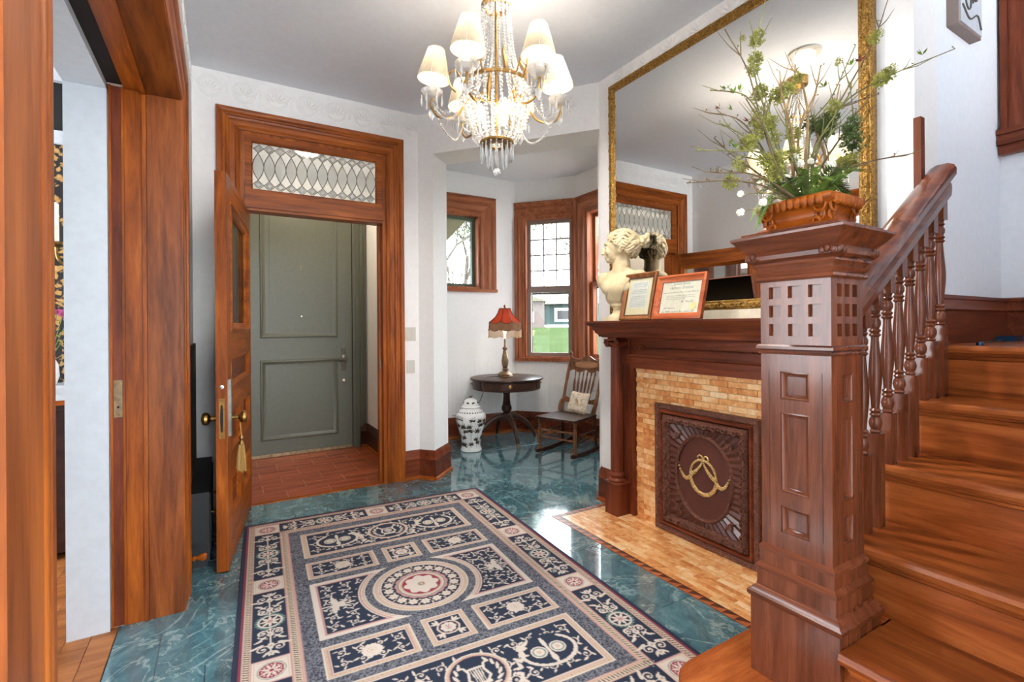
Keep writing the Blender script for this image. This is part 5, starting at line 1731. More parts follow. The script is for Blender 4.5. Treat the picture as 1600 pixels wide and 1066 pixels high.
# ---- landing things
cb = thing('power_strip', (3.3, 0.80, 1.191), 'small dark blue plug box on the stair landing', 'plug box')
MB().box(3.22, 3.34, 0.775, 0.84, 1.191, 1.217).build('body', 'blue', cb, smooth=False)
MB().box(3.16, 3.20, 0.80, 0.835, 1.191, 1.204).build('plug', 'blue', cb, smooth=False)
MB().tube(bez([(3.18, 0.81, 1.196), (2.95, 0.80, 1.195), (2.75, 0.765, 1.195), (2.575, 0.72, 1.195)], 8), 0.0035, 6).build('cord', 'cordgrey', cb)
MB().lathe([(0.012, 0), (0.012, 0.012), (0.004, 0.016)], 12, (2.57, 0.718, 1.191)).build('cord_clip', 'blue', cb)
pa = thing('wall_art', (2.87, YG - 0.02, 2.57), 'small white boxed artwork with a scroll design above the landing', 'artwork')
MB().box(2.735, 3.0, YG - 0.04, YG, 2.575, 2.95).build('box_side', 'sash', pa, smooth=False)
MB().box(2.745, 2.99, YG - 0.046, YG - 0.04, 2.585, 2.95).build('panel', 'white', pa, smooth=False)
sw = MB()
for k in range(2):
    c = Vector((2.83 + 0.08 * k, YG - 0.048, 2.70 + 0.06 * k))
    sw.tube([c + Vector((math.cos(q * .5) * (0.05 - q * 0.002), 0, math.sin(q * .5) * (0.06 - q * .002))) for q in range(20)], 0.004, 5)
sw.tube(bez([(2.76, YG - 0.048, 2.66), (2.84, YG - 0.048, 2.62), (2.93, YG - 0.048, 2.66), (2.975, YG - 0.048, 2.61)], 8), 0.004, 5)
sw.build('scroll_design', 'ink', pa)
# casing of the opening at the end of the landing
t7 = thing('trim_7', (XH, 0.5, 2.12), 'heavy brown moulded frame on the end wall of the landing', 'window casing', kind='structure')
for a, b, d_ in ((0.83, 0.856, 0.045), (0.73, 0.83, 0.03), (0.69, 0.73, 0.04), (0.56, 0.69, 0.028), (0.30, 0.56, 0.034)):
    MB().box(XH - d_, XH, a, b, 2.24, 3.6).build('casing_board', 'mahZ', t7, smooth=False)
for z0, z1, d_ in ((2.215, 2.24, 0.075), (2.19, 2.215, 0.06), (2.165, 2.19, 0.07), (2.12, 2.165, 0.045)):
    MB().box(XH - d_, XH, 0.30, 0.862, z0, z1).build('sill_moulding', 'mahY', t7, smooth=False)
# ================================================================== FLOWER ARRANGEMENT ON THE NEWEL
FW, RT = Vector((math.sin(R(30.7)), math.cos(R(30.7)), 0)), Vector((math.cos(R(30.7)), -math.sin(R(30.7)), 0))
def spot(u, v, depth):
    """a point seen at (u, v) of the photograph, at the given distance along the view axis"""
    du, dv = u - 800, v - 533
    c, s = math.cos(R(0.4)), math.sin(R(0.4))
    a, b = du * c - dv * s, du * s + dv * c
    return Vector((0, 0, 1.28)) + FW * depth + RT * (a * depth / 765) - Vector((0, 0, (b + 23) * depth / 765))
fa = thing('flower_arrangement', (1.537, 0.819, 1.64), 'tall arrangement of budding branches, ferns and white pompoms on the newel post', 'flower arrangement')
BASEP = Vector((1.537, 0.819, 1.635))
BR = [([(1225, 260), (1198, 180), (1178, 100), (1196, 0)], 1.50), ([(1218, 265), (1190, 190), (1168, 110), (1133, 47)], 1.44), ([(1222, 270), (1196, 200), (1165, 150), (1113, 141)], 1.38),
      ([(1215, 272), (1180, 215), (1150, 185), (1101, 175)], 1.56), ([(1214, 280), (1190, 240), (1150, 236), (1087, 235)], 1.36), ([(1212, 300), (1185, 288), (1140, 282), (1073, 286)], 1.42),
      ([(1238, 250), (1228, 180), (1240, 130), (1243, 82)], 1.62), ([(1248, 250), (1252, 190), (1272, 150), (1282, 103)], 1.52), ([(1262, 250), (1270, 190), (1300, 150), (1337, 70)], 1.60),
      ([(1270, 240), (1300, 180), (1362, 70), (1387, 0)], 1.66), ([(1272, 250), (1310, 170), (1375, 125), (1492, 76)], 1.58), ([(1280, 265), (1320, 262), (1370, 250), (1426, 240)], 1.50),
      ([(1245, 255), (1236, 200), (1222, 150), (1218, 112)], 1.45), ([(1258, 255), (1262, 180), (1250, 120), (1235, 108)], 1.56), ([(1228, 270), (1178, 225), (1150, 205), (1124, 192)], 1.50),
      ([(1282, 262), (1310, 220), (1330, 190), (1338, 170)], 1.47), ([(1265, 255), (1285, 210), (1325, 150), (1330, 130)], 1.42), ([(1210, 290), (1172, 262), (1142, 240), (1116, 216)], 1.48),
      ([(1290, 250), (1275, 200), (1300, 180), (1312, 132)], 1.55), ([(1205, 285), (1165, 270), (1130, 270), (1110, 268)], 1.33)]
rnd = random.Random(11)
clus = MB
rj = random.Random(23)
BR = BR + [([(u + rj.uniform(-10, 14) * (k + 1) / 3, v + rj.uniform(4, 26) * (k + 1) / 3) for k, (u, v) in enumerate(pts[:3])], dep + rj.uniform(-.08, .08)) for pts, dep in BR[::2]]
NB0 = 20
for i, (pts, dep) in enumerate(BR):
    thin = 1.0 if i < NB0 else 0.6
    willow = i in (6, 7, 12, 13, 18)
    P = [BASEP + Vector((rnd.uniform(-.03, .03), rnd.uniform(-.03, .03), -0.01))] + [spot(u, v, 1.49 + (dep - 1.49) * (k + 1) / len(pts)) for k, (u, v) in enumerate(pts)]
    c = bez(P, 6)
    n = len(c)
    b_ = MB().tube(c, [(0.0052 if willow else 0.0034 * thin) * (1 - 0.75 * k / n) + 0.0005 for k in range(n)], 5)
    for k in range(9, n, 3):
        d = Vector((rnd.uniform(-1, 1), rnd.uniform(-1, 1), rnd.uniform(0, 1))).normalized()
        b_.tube([c[k], c[k] + d * 0.010], [0.0016, 0.0004], 4)
        b_.ball(c[k] + d * 0.010, 0.0026, 1)
    for kf in ((0.5, 0.8) if i < NB0 else (0.7,)):
        k = int(n * kf)
        for s in (-1, 1):
            d = (c[min(k + 1, n - 1)] - c[k]).normalized() + RT * (0.5 * s)
            b_.tube([c[k], c[k] + d * 0.035, c[k] + d * 0.07 + Vector((0, 0, 0.012))], [0.002, 0.0014, 0.0006], 4)
    b_.build('branch', 'willow' if willow else ('twig' if i % 2 else 'twiggreen'), fa)
def leafy(center, r, n, mat, name, rnd):
    m = MB()
    for _ in range(n):
        d = Vector((rnd.gauss(0, 1), rnd.gauss(0, 1), rnd.gauss(0, 1))).normalized()
        p = center + d * r * rnd.uniform(0.25, 1.0)
        e = d.cross(Vector((rnd.uniform(-1, 1), rnd.uniform(-1, 1), 1))).normalized()
        L, w = r * 0.34, r * 0.17
        f = d.cross(e)
        m.add([p - e * w, p + d * L * 0.5 + f * w * 0.4, p + e * w, p + d * L], [(0, 1, 3), (1, 2, 3), (0, 2, 1)])
    return m.build(name, mat, fa, smooth=False)
CL = [(1184, 58, .022), (1178, 66, .018), (1181, 92, .024), (1176, 108, .022), (1187, 143, .024), (1183, 152, .02), (1186, 185, .030), (1192, 200, .030), (1204, 192, .022), (1212, 215, .02), (1165, 224, .024), (1172, 222, .022),
      (1152, 256, .02), (1141, 284, .024), (1160, 262, .018), (1207, 270, .03), (1215, 250, .026), (1213, 150, .024), (1224, 142, .024), (1236, 138, .02), (1247, 122, .02), (1267, 195, .026), (1290, 200, .03), (1296, 188, .026), (1303, 168, .022),
      (1333, 192, .024), (1332, 222, .036), (1326, 205, .024), (1320, 256, .028), (1332, 250, .024), (1375, 126, .022), (1386, 118, .022), (1392, 110, .018), (1365, 60, .018), (1372, 52, .014), (1239, 210, .024), (1195, 250, .022), (1240, 240, .024), (1160, 60, .010), (1310, 96, .012)]
for u, v, r in CL:
    dep = rnd.uniform(1.44, 1.56)
    leafy(spot(u, v, dep), r * 0.98, 190 if r > .02 else 110, 'ferndark' if (u > 1260 and v > 180 and v < 240) else 'moss', 'leaf_cluster', rnd)
for u, v in ((1133, 140), (1146, 146), (1125, 170), (1144, 172), (1155, 142), (1170, 190), (1140, 226), (1441, 86), (1345, 96), (1288, 136), (1330, 102), (1150, 232)):
    m = MB()
    c = spot(u, v, rnd.uniform(1.42, 1.54))
    for k in range(5):
        d = Vector((rnd.uniform(-1, 1), rnd.uniform(-1, 1), rnd.uniform(0.1, 1))).normalized()
        e = d.cross(Vector((0, 0, 1))).normalized()
        m.add([c, c + d * 0.010 + e * 0.004, c + d * 0.022, c + d * 0.010 - e * 0.004], [(0, 1, 2, 3)])
    m.build('sprig', 'bud' if u in (1125, 1345, 1170) else 'fern', fa, smooth=False)
for u, v, r in ((1157, 303, .010), (1157, 332, .012), (1227, 281, .016), (1297, 258, .016), (1314, 279, .016), (1243, 246, .013), (1250, 255, .013), (1267, 252, .010), (1192, 316, .012), (1283, 275, .014)):
    c = spot(u, v, 1.44 if u < 1200 else 1.47)
    m = MB().ball(c, r * 0.8, 2)
    for k in range(40):
        d = Vector((rnd.gauss(0, 1), rnd.gauss(0, 1), rnd.gauss(0, 1))).normalized()
        m.ball(c + d * r * 0.82, r * 0.22, 1)
    o = m.build('pompom_flower', 'whiteflower', fa)
    if v > 295:
        MB().tube(bez([c, c.lerp(BASEP, 0.5) + Vector((0, 0, 0.02)), BASEP], 6), 0.0013, 4).build('stem', 'twiggreen', fa)
def frond(base, tip, droop, w, mat):
    m = MB()
    mid = base.lerp(tip, 0.55) + Vector((0, 0, droop))
    c = bez([base, mid, tip], 8)
    for k in range(1, len(c)):
        t = (c[k] - c[k - 1]).normalized()
        sd_ = t.cross(Vector((0.2, 0.1, 1))).normalized()
        L = w * math.sin(math.pi * min(1, (k + 1) / len(c)) ** 0.8) + 0.004
        for s in (-1, 1):
            p = c[k]
            q = p + sd_ * s * L + t * L * 0.7
            m.add([p - t * 0.003, p + t * 0.004 + sd_ * s * L * .4, q, p + sd_ * s * L * .5 - t * 0.001], [(0, 3, 2), (0, 2, 1)])
    m.tube(c, 0.0012, 4)
    return m.build('fern_frond', mat, fa, smooth=False)
B2 = BASEP + Vector((0, 0, 0.012))
for k in range(26):
    a = k * 2.399
    rr = rnd.uniform(0.09, 0.16)
    tip = B2 + Vector((math.cos(a) * rr, math.sin(a) * rr, rnd.uniform(0.0, 0.08)))
    frond(B2 + Vector((math.cos(a) * .03, math.sin(a) * .03, 0)), tip, 0.035, 0.028, ('fern', 'ferndark', 'fern')[k % 3])
for u, v in ((1180, 362), (1172, 345), (1186, 352)):
    frond(spot(1205, 305, 1.5), spot(u, v, 1.47), 0.012, 0.022, 'fern')

# ================================================================== CHANDELIER
CHX, CHY = 1.118, 2.010
ch = thing('chandelier', (CHX, CHY, 3.08), 'crystal chandelier with ivory pleated shades and a beaded bowl', 'chandelier')
def cz(r, a, z):
    return Vector((CHX + r * math.cos(a), CHY + r * math.sin(a), z))
MB().tube([(CHX, CHY, 2.16), (CHX, CHY, 3.03)], 0.006, 10).build('stem', 'brass', ch)
MB().lathe([(0.065, 3.05), (0.07, 3.06), (0.07, 3.109)], 28, (CHX, CHY, 0)).lathe([(0.01, 3.0), (0.03, 3.03), (0.05, 3.05)], 24, (CHX, CHY, 0)).build('ceiling_canopy', 'brass', ch)
MB().lathe([(0.058, 2.80), (0.07, 2.806), (0.07, 2.818), (0.056, 2.824), (0.05, 2.818), (0.05, 2.806), (0.058, 2.80)], 32, (CHX, CHY, 0), cap=False).build('crown_ring', 'brass', ch)
MB().lathe([(0.150, 2.428), (0.156, 2.432), (0.156, 2.444), (0.150, 2.448), (0.146, 2.444), (0.146, 2.432), (0.150, 2.428)], 40, (CHX, CHY, 0), cap=False).build('bowl_ring', 'brass', ch)
MB().lathe([(0.07, 2.160), (0.08, 2.165), (0.08, 2.175), (0.07, 2.18), (0.05, 2.17), (0.03, 2.16), (0.07, 2.160)], 32, (CHX, CHY, 0), cap=False).build('base_ring', 'brass', ch)
def beads(pts, r, m=None, sub=1):
    """faceted beads threaded one after another along a line"""
    m = m or MB()
    acc = 0.0
    prev = Vector(pts[0])
    m.ball(prev, r, sub)
    for p in pts[1:]:
        p = Vector(p)
        while (p - prev).length >= r * 2.05:
            prev = prev + (p - prev).normalized() * r * 2.05
            m.ball(prev, r, sub)
    return m
NS = 26
bowl = [(0.150, 2.435), (0.158, 2.40), (0.157, 2.36), (0.150, 2.32), (0.138, 2.28), (0.122, 2.24), (0.103, 2.20), (0.082, 2.168)]
upper = [(0.150, 2.442), (0.112, 2.50), (0.088, 2.57), (0.075, 2.65), (0.068, 2.73), (0.065, 2.81)]
def strand(prof, a, r):
    c = bez([(q[0], 0, q[1]) for q in prof], 6)
    return beads([cz(p.x, a, p.z) for p in c], r).mesh('bead_strand', M['crystal'], smooth=False)
mb_, mu_ = None, None
for k in range(NS):
    a = 2 * math.pi * k / NS
    put('bead_strand', strand(bowl, a, 0.0088), ch)
for k in range(18):
    a = 2 * math.pi * (k + 0.5) / 18
    put('bead_strand', strand(upper, a, 0.0076), ch)
# inner column of strands above the crown
for k in range(12):
    a = 2 * math.pi * k / 12
    put('bead_strand', strand([(0.06, 2.82), (0.045, 2.90), (0.03, 2.98), (0.025, 3.03)], a, 0.0065), ch)
def drop(c, L, w, name='crystal_drop'):
    """faceted pendant hanging from c"""
    m = MB().ball((c[0], c[1], c[2] - 0.004), 0.005, 1)
    m.lathe([(0.0012, -L), (w, -L * 0.80), (w * 0.9, -L * 0.6), (w * 0.45, -L * 0.2), (0.001, -0.006)], 6, c)
    return put(name, m.mesh(name, M['crystal'], smooth=False), ch)
for k in range(18):
    a = 2 * math.pi * k / 18
    drop(cz(0.076, a, 2.162), 0.075 + 0.01 * (k % 2), 0.006)
for k in range(10):
    a = 2 * math.pi * (k + .5) / 10
    drop(cz(0.045, a, 2.155), 0.10, 0.006)
put('crystal_ball', MB().ball((CHX, CHY, 2.035), 0.019, 2).tube([(CHX, CHY, 2.16), (CHX, CHY, 2.05)], 0.002, 5).mesh('crystal_ball', M['crystal'], smooth=False), ch)
# small crown leaf of gilt brass on the ring
for k in range(6):
    a = 2 * math.pi * k / 6 + 0.3
    MB().tube(bez([cz(0.150, a, 2.44), cz(0.135, a, 2.50), cz(0.115, a, 2.54), cz(0.125, a, 2.565)], 5), [0.006, .008, .009, .009, .009, .010, .010, .009, .008, .008, .008, .007, .006, .005, .004, .003], 6).build('gilt_leaf', 'brass', ch)
# arms
view = math.atan2(-CHY, -CHX)            # angle that looks at the camera
RA = 0.30
sh_mesh = None
ARM = [view + R(d) for d in (-24, 36, -84, -144, 96, 156)]
arm_tips = []
for i, a in enumerate(ARM):
    arm = MB().tube(bez([cz(0.13, a, 2.37), cz(0.19, a, 2.29), cz(0.265, a, 2.28), cz(0.302, a, 2.32), cz(RA, a, 2.37)], 6), 0.0055, 8).build('arm', 'brass', ch)
    MB().tube(bez([cz(0.15, a, 2.44), cz(0.19, a, 2.50), cz(0.225, a, 2.47), cz(0.21, a, 2.42), cz(0.19, a, 2.40)], 6), 0.004, 6).build('scroll', 'brass', arm)
    tip = cz(RA, a, 2.372)
    arm_tips.append(tip)
    bb_ = MB().lathe([(0.008, -0.012), (0.026, -0.004), (0.044, 0.012), (0.050, 0.026), (0.046, 0.026), (0.03, 0.012), (0.01, 0.006)], 18, tip, cap=False)
    put('bobeche', bb_.mesh('bobeche', M['crystal'], smooth=False), arm)
    for k in range(6):
        b = a + 2 * math.pi * k / 6
        c = tip + Vector((0.046 * math.cos(b), 0.046 * math.sin(b), 0.016))
        o = drop(c, 0.062, 0.0055)
        o.parent = arm
        o.matrix_parent_inverse = Matrix.Identity(4)
    MB().lathe([(0.0115, 0.004), (0.0115, 0.105)], 14, tip).build('candle_sleeve', 'candle', arm)
    MB().lathe([(0.006, 0.105), (0.013, 0.12), (0.014, 0.135), (0.008, 0.158), (0.002, 0.17)], 12, tip).build('bulb', 'bulb', arm)
    # pleated shade, slightly tilted
    n = 48
    rnd = random.Random(i)
    s_ = MB()
    for r_, z in ((0.074, 0.078), (0.072, 0.085), (0.056, 0.148), (0.039, 0.211), (0.036, 0.215)):
        for k in range(n):
            aa = 2 * math.pi * k / n
            rr = r_ * (1 + (0.008 if k % 2 else -0.008)) * (1 + 0.03 * abs(math.cos(3 * aa)))
            s_.v.append((rr * math.cos(aa), rr * math.sin(aa), z))
    for j in range(4):
        for k in range(n):
            s_.f.append((j * n + k, j * n + (k + 1) % n, (j + 1) * n + (k + 1) % n, (j + 1) * n + k))
    mt = Matrix.Translation(tip) @ Matrix.Rotation(R(rnd.uniform(-5, 5)), 4, 'X') @ Matrix.Rotation(R(rnd.uniform(-5, 5)), 4, 'Y')
    sh = s_.xf(mt).build('lamp_shade', 'shade', ch, angle=60)
    tr = MB()
    for r_, z in ((0.0745, 0.079), (0.0385, 0.214)):
        pts = circle((0, 0, z), (1, 0, 0), (0, 1, 0), r_, 32)
        tr.tube(pts + [pts[0]], 0.0018, 5, False)
    for k in range(6):
        aa = 2 * math.pi * k / 6
        tr.tube([(0.0760 * math.cos(aa), 0.0760 * math.sin(aa), 0.079), (0.0395 * math.cos(aa), 0.0395 * math.sin(aa), 0.214)], 0.0010, 4)
    tr.xf(mt).build('trim', 'cream', sh)
    ld = bpy.data.lights.new('bulb_light', 'POINT')
    ld.energy = CH_POWER
    ld.color = (1.0, 0.88, 0.72)
    ld.shadow_soft_size = 0.012
    lo = bpy.data.objects.new('bulb_light', ld)
    COL.objects.link(lo)
    lo.parent = ch
    lo.matrix_parent_inverse = ch.matrix_basis.inverted()
    lo.location = tip + Vector((0, 0, 0.185))
# bulbs in the bowl
for k in range(3):
    a = view + R(30 + 120 * k)
    c = cz(0.075, a, 2.30)
    MB().lathe([(0.006, -0.02), (0.016, 0.0), (0.018, 0.02), (0.010, 0.045), (0.003, 0.055)], 12, c).build('bulb', 'bulb', ch)
    ld = bpy.data.lights.new('bowl_light', 'POINT')
    ld.energy = CH_POWER * 0.5
    ld.color = (1.0, 0.86, 0.68)
    ld.shadow_soft_size = 0.012
    lo = bpy.data.objects.new('bowl_light', ld)
    COL.objects.link(lo)
    lo.parent = ch
    lo.matrix_parent_inverse = ch.matrix_basis.inverted()
    lo.location = cz(0.05, a, 2.345)
# swags of beads from tip to tip, pendants at the tips
order = sorted(range(6), key=lambda i: ARM[i])
for j in range(6):
    i, i2 = order[j], order[(j + 1) % 6]
    a, b = arm_tips[i] + Vector((0, 0, -0.03)), arm_tips[i2] + Vector((0, 0, -0.03))
    mid = (a + b) / 2
    mid = Vector((CHX, CHY, 0)) + (mid - Vector((CHX, CHY, 0))) * 0.92
    mid.z = a.z - 0.115
    put('bead_swag', beads(bez([a, a.lerp(mid, 0.5) + Vector((0, 0, -0.028)), mid, mid.lerp(b, 0.5) + Vector((0, 0, -0.028)), b], 10), 0.0058).mesh('bead_swag', M['crystal'], smooth=False), ch)
    c0 = cz(0.154, ARM[i], 2.40)
    m2 = a.lerp(c0, 0.5) + Vector((0, 0, -0.07))
    put('bead_swag', beads(bez([a, m2, c0], 10), 0.0058).mesh('bead_swag', M['crystal'], smooth=False), ch)
    q = a + Vector((0, 0, -0.018))
    kt = MB().ball(a, 0.009, 1)
    e = RT
    kt.add([q, q + e * 0.016 - Vector((0, 0, 0.02)), q + e * 0.013 - Vector((0, 0, 0.042)), q - Vector((0, 0, 0.062)), q - e * 0.013 - Vector((0, 0, 0.042)), q - e * 0.016 - Vector((0, 0, 0.02)), q - Vector((0, 0, 0.032)) - FW * 0.006, q - Vector((0, 0, 0.032)) + FW * 0.006],
           [(0, 1, 6), (1, 2, 6), (2, 3, 6), (3, 4, 6), (4, 5, 6), (5, 0, 6), (1, 0, 7), (2, 1, 7), (3, 2, 7), (4, 3, 7), (5, 4, 7), (0, 5, 7)])
    put('kite_pendant', kt.mesh('kite_pendant', M['crystal'], smooth=False), ch)
ch.location.z -= 0.03
# recessed ceiling lamps: one seen in the mirror, one unseen, added to brighten the hall
def recessed(x, y, label, power):
    cl = thing('recessed_lamp', (x, y, ZC - 0.01), label, 'ceiling light')
    MB().lathe([(0.05, 0.004), (0.07, -0.002), (0.095, -0.002), (0.098, 0.008), (0.05, 0.009)], 36, (x, y, ZC - 0.010), cap=False).build('trim_ring', 'switch', cl)
    MB().lathe([(0.05, 0), (0.046, -0.002), (0.03, -0.003)], 32, (x, y, ZC - 0.002)).build('lens', 'canlight', cl)
    ld = bpy.data.lights.new('recessed_lamp_light', 'SPOT')
    ld.energy = power
    ld.spot_size = R(155)
    ld.spot_blend = 0.6
    ld.color = (1.0, 0.95, 0.89)
    ld.shadow_soft_size = 0.06
    lo = bpy.data.objects.new('recessed_lamp_light', ld)
    COL.objects.link(lo)
    lo.parent = cl
    lo.matrix_parent_inverse = cl.matrix_basis.inverted()
    lo.location = (x, y, ZC - 0.03)
recessed(1.425, 1.79, 'round white recessed lamp in the ceiling, reflected in the mirror', 42)
recessed(1.0, -1.2, 'unseen recessed fill lamp added in the ceiling behind the viewer', 22)
# flush ceiling lamp of the vestibule
vl = thing('vestibule_lamp', (0.68, 4.75, 2.92), 'flush glass ceiling lamp in the vestibule', 'ceiling light')
MB().lathe([(0.11, 0), (0.115, -0.02), (0.10, -0.028)], 32, (0.68, 4.75, 2.92)).build('rim', 'brass', vl)
MB().lathe([(0.03, -0.085), (0.07, -0.075), (0.095, -0.05), (0.10, -0.028)], 28, (0.68, 4.75, 2.92)).build('bowl', emit('lit_glass_bowl', (255, 240, 214), 36), vl)
# ================================================================== BAY FURNITURE
# ---- drum table
TX, TY = 2.735, 4.735
tb_ = thing('drum_table', (TX, TY, 0), 'round dark drum table with a drawer on a splayed pedestal', 'table')
MB().lathe([(0.395, 0.690), (0.405, 0.694), (0.408, 0.702), (0.404, 0.712), (0.395, 0.715)], 56, (TX, TY, 0)).build('table_top', 'walnutX', tb_)
MB().lathe([(0.37, 0.588), (0.378, 0.592), (0.378, 0.60), (0.374, 0.604), (0.374, 0.690)], 56, (TX, TY, 0)).build('apron', 'walnutX', tb_)
def arc_panel(a0, a1, z0, z1, r0, r1, n=14):
    m = MB()
    for k in range(n + 1):
        a = a0 + (a1 - a0) * k / n
        for r_, z in ((r0, z0), (r1, z0), (r1, z1), (r0, z1)):
            m.v.append((TX + r_ * math.cos(a), TY + r_ * math.sin(a), z))
    for k in range(n):
        for q in range(4):
            m.f.append((4 * k + q, 4 * k + (q + 1) % 4, 4 * k + 4 + (q + 1) % 4, 4 * k + 4 + q))
    m.f += [(0, 1, 2, 3), (4 * n, 4 * n + 3, 4 * n + 2, 4 * n + 1)]
    return m
av = math.atan2(-TY, -TX)
for k in range(4):
    a = av + R(6 + 90 * k)
    dw = arc_panel(a - R(36), a + R(36), 0.608, 0.686, 0.372, 0.379).build('drawer', 'walnutX', tb_)
    e = Vector((math.cos(a), math.sin(a), 0))
    MB().lathe([(0.020, 0), (0.018, 0.006), (0.006, 0.008), (0.009, 0.016), (0.004, 0.02)], 16, Vector((TX, TY, 0.647)) + e * 0.379, (Vector((-e.y, e.x, 0)), (0, 0, 1), e)).build('drawer_pull', 'brass', dw)
MB().lathe([(0.06, 0.23), (0.066, 0.26), (0.06, 0.30), (0.035, 0.315), (0.04, 0.33), (0.055, 0.345), (0.058, 0.37), (0.05, 0.40), (0.04, 0.42), (0.046, 0.43), (0.04, 0.445), (0.036, 0.52), (0.042, 0.535), (0.036, 0.545), (0.05, 0.56), (0.06, 0.59)], 24, (TX, TY, 0)).build('pedestal', 'walnut', tb_)
for k in range(4):
    a = av + R(20 + 90 * k)
    e = Vector((math.cos(a), math.sin(a), 0))
    c = bez([Vector((TX, TY, 0.28)) + e * 0.04, Vector((TX, TY, 0.265)) + e * 0.13, Vector((TX, TY, 0.19)) + e * 0.24, Vector((TX, TY, 0.09)) + e * 0.315, Vector((TX, TY, 0.0)) + e * 0.355], 6)
    lg_ = MB().tube(c, [0.034 - 0.018 * q / len(c) for q in range(len(c))], 8).build('leg', 'walnut', tb_)
    MB().lathe([(0.017, 0), (0.02, 0.03), (0.018, 0.045)], 10, Vector((TX, TY, 0)) + e * 0.352).build('toe_cap', 'brassd', lg_)
# ---- table lamp
LX, LY, LZ = TX + 0.0, TY + 0.03, 0.715
la = thing('table_lamp', (LX, LY, LZ), 'bronze table lamp with a red scalloped shade and bead fringe', 'lamp')
MB().lathe([(0.088, 0), (0.09, 0.012), (0.084, 0.02), (0.088, 0.028), (0.07, 0.045), (0.05, 0.058), (0.03, 0.066), (0.034, 0.078), (0.046, 0.084), (0.03, 0.092)], 8, (LX, LY, LZ)).build('base', 'brassd', la)
MB().lathe([(0.022, 0.09), (0.028, 0.11), (0.038, 0.15), (0.040, 0.18), (0.034, 0.22), (0.024, 0.27), (0.020, 0.30), (0.026, 0.31), (0.034, 0.318), (0.02, 0.33), (0.012, 0.34), (0.008, 0.43)], 20, (LX, LY, LZ)).build('column', 'brassd', la)
NPAN = 8
def shade_pt(r, z, a, scal=0.0, fl=0.0):
    q = 1 - 0.05 * (1 - abs(math.cos(NPAN / 2 * a)))
    return (LX + r * q * math.cos(a), LY + r * q * math.sin(a), LZ + z - scal * abs(math.sin(NPAN / 2 * a)) ** 1.0)
def shade_band(prof, n=96):
    m = MB()
    for r, z, sc in prof:
        for k in range(n):
            m.v.append(shade_pt(r, z, 2 * math.pi * k / n, sc))
    for j in range(len(prof) - 1):
        for k in range(n):
            m.f.append((j * n + k, j * n + (k + 1) % n, (j + 1) * n + (k + 1) % n, (j + 1) * n + k))
    return m
shd = shade_band([(0.062, 0.760, -0.008), (0.078, 0.72, 0), (0.105, 0.675, 0), (0.150, 0.635, 0), (0.178, 0.615, 0.022)]).build('lamp_shade', 'shadered', la, angle=80)
shade_band([(0.179, 0.616, 0.022), (0.184, 0.58, 0.022), (0.186, 0.535, 0.022)]).build('lace_band', 'shadelace', shd, angle=80)
rib = MB()
for k in range(NPAN):
    a = 2 * math.pi * (k + 0.5) / NPAN * 1.0
    a = 2 * math.pi * k / NPAN
    rib.tube([shade_pt(r, z, a, 0) for r, z in ((0.064, 0.766), (0.080, 0.72), (0.107, 0.675), (0.152, 0.635), (0.180, 0.616))], 0.003, 5)
for prof_z, rr in ((0.616, 0.181), (0.535, 0.188), (0.760, 0.064)):
    pts = [shade_pt(rr, prof_z, 2 * math.pi * k / 96, 0.022 if prof_z < .7 else -0.008) for k in range(97)]
    rib.tube(pts, 0.003, 5, False)
rib.build('shade_trim', 'walnut', shd)
fr_ = MB()
for k in range(144):
    a = 2 * math.pi * k / 144
    p = Vector(shade_pt(0.187, 0.535, a, 0.022))
    for q in range(9):
        fr_.ball(p - Vector((0, 0, 0.006 + 0.0085 * q)), 0.0034 if q < 8 else 0.0048, 1)
fo = fr_.build('bead_fringe', 'fringe', shd, smooth=False)
fo['kind'] = 'stuff'
MB().lathe([(0.012, 0.75), (0.02, 0.765), (0.008, 0.775), (0.014, 0.79), (0.003, 0.81)], 14, (LX, LY, LZ)).build('finial', 'brass', la)
MB().lathe([(0.012, 0.43), (0.012, 0.48), (0.028, 0.53), (0.026, 0.56), (0.01, 0.58)], 14, (LX, LY, LZ)).build('bulb', emit('lamp_bulb', (255, 214, 160), 3), la)
ld = bpy.data.lights.new('table_lamp_light', 'POINT')
ld.energy = 0.3
ld.color = (1, 0.75, 0.5)
ld.shadow_soft_size = 0.02
lo = bpy.data.objects.new('table_lamp_light', ld)
COL.objects.link(lo)
lo.parent = la
lo.matrix_parent_inverse = la.matrix_basis.inverted()
lo.location = (LX, LY, LZ + 0.61)
MB().tube(bez([(LX - 0.08, LY + 0.03, LZ + 0.004), (LX - 0.20, LY + 0.02, LZ + 0.006), (TX - 0.38, TY - 0.16, 0.70), (TX - 0.39, TY - 0.18, 0.58), (2.37, 4.78, 0.40), (2.28, 4.90, 0.30), (2.25, 5.13, 0.27)], 10), 0.0035, 6).build('cord', 'cordgrey', la)

# ---- lidded vase
VX, VY = 2.215, 4.575
va = thing('ginger_jar', (VX, VY, 0), 'white lidded porcelain floor vase painted with brown leaves', 'vase')
VP = [(0.098, 0.0), (0.108, 0.006), (0.110, 0.02), (0.100, 0.04), (0.098, 0.07), (0.105, 0.12), (0.122, 0.19), (0.142, 0.26), (0.155, 0.32), (0.157, 0.35), (0.148, 0.385), (0.122, 0.415), (0.098, 0.43), (0.088, 0.44), (0.086, 0.452)]
MB().lathe(VP, 40, (VX, VY, 0)).build('body', 'porcelain', va)
LP_ = [(0.098, 0.445), (0.102, 0.452), (0.096, 0.46), (0.084, 0.466), (0.08, 0.49), (0.07, 0.515), (0.045, 0.532), (0.02, 0.538), (0.008, 0.542), (0.008, 0.552), (0.02, 0.555), (0.018, 0.562)]
lid = MB().lathe(LP_[:-3], 36, (VX, VY, 0)).build('lid', 'porcelain', va)
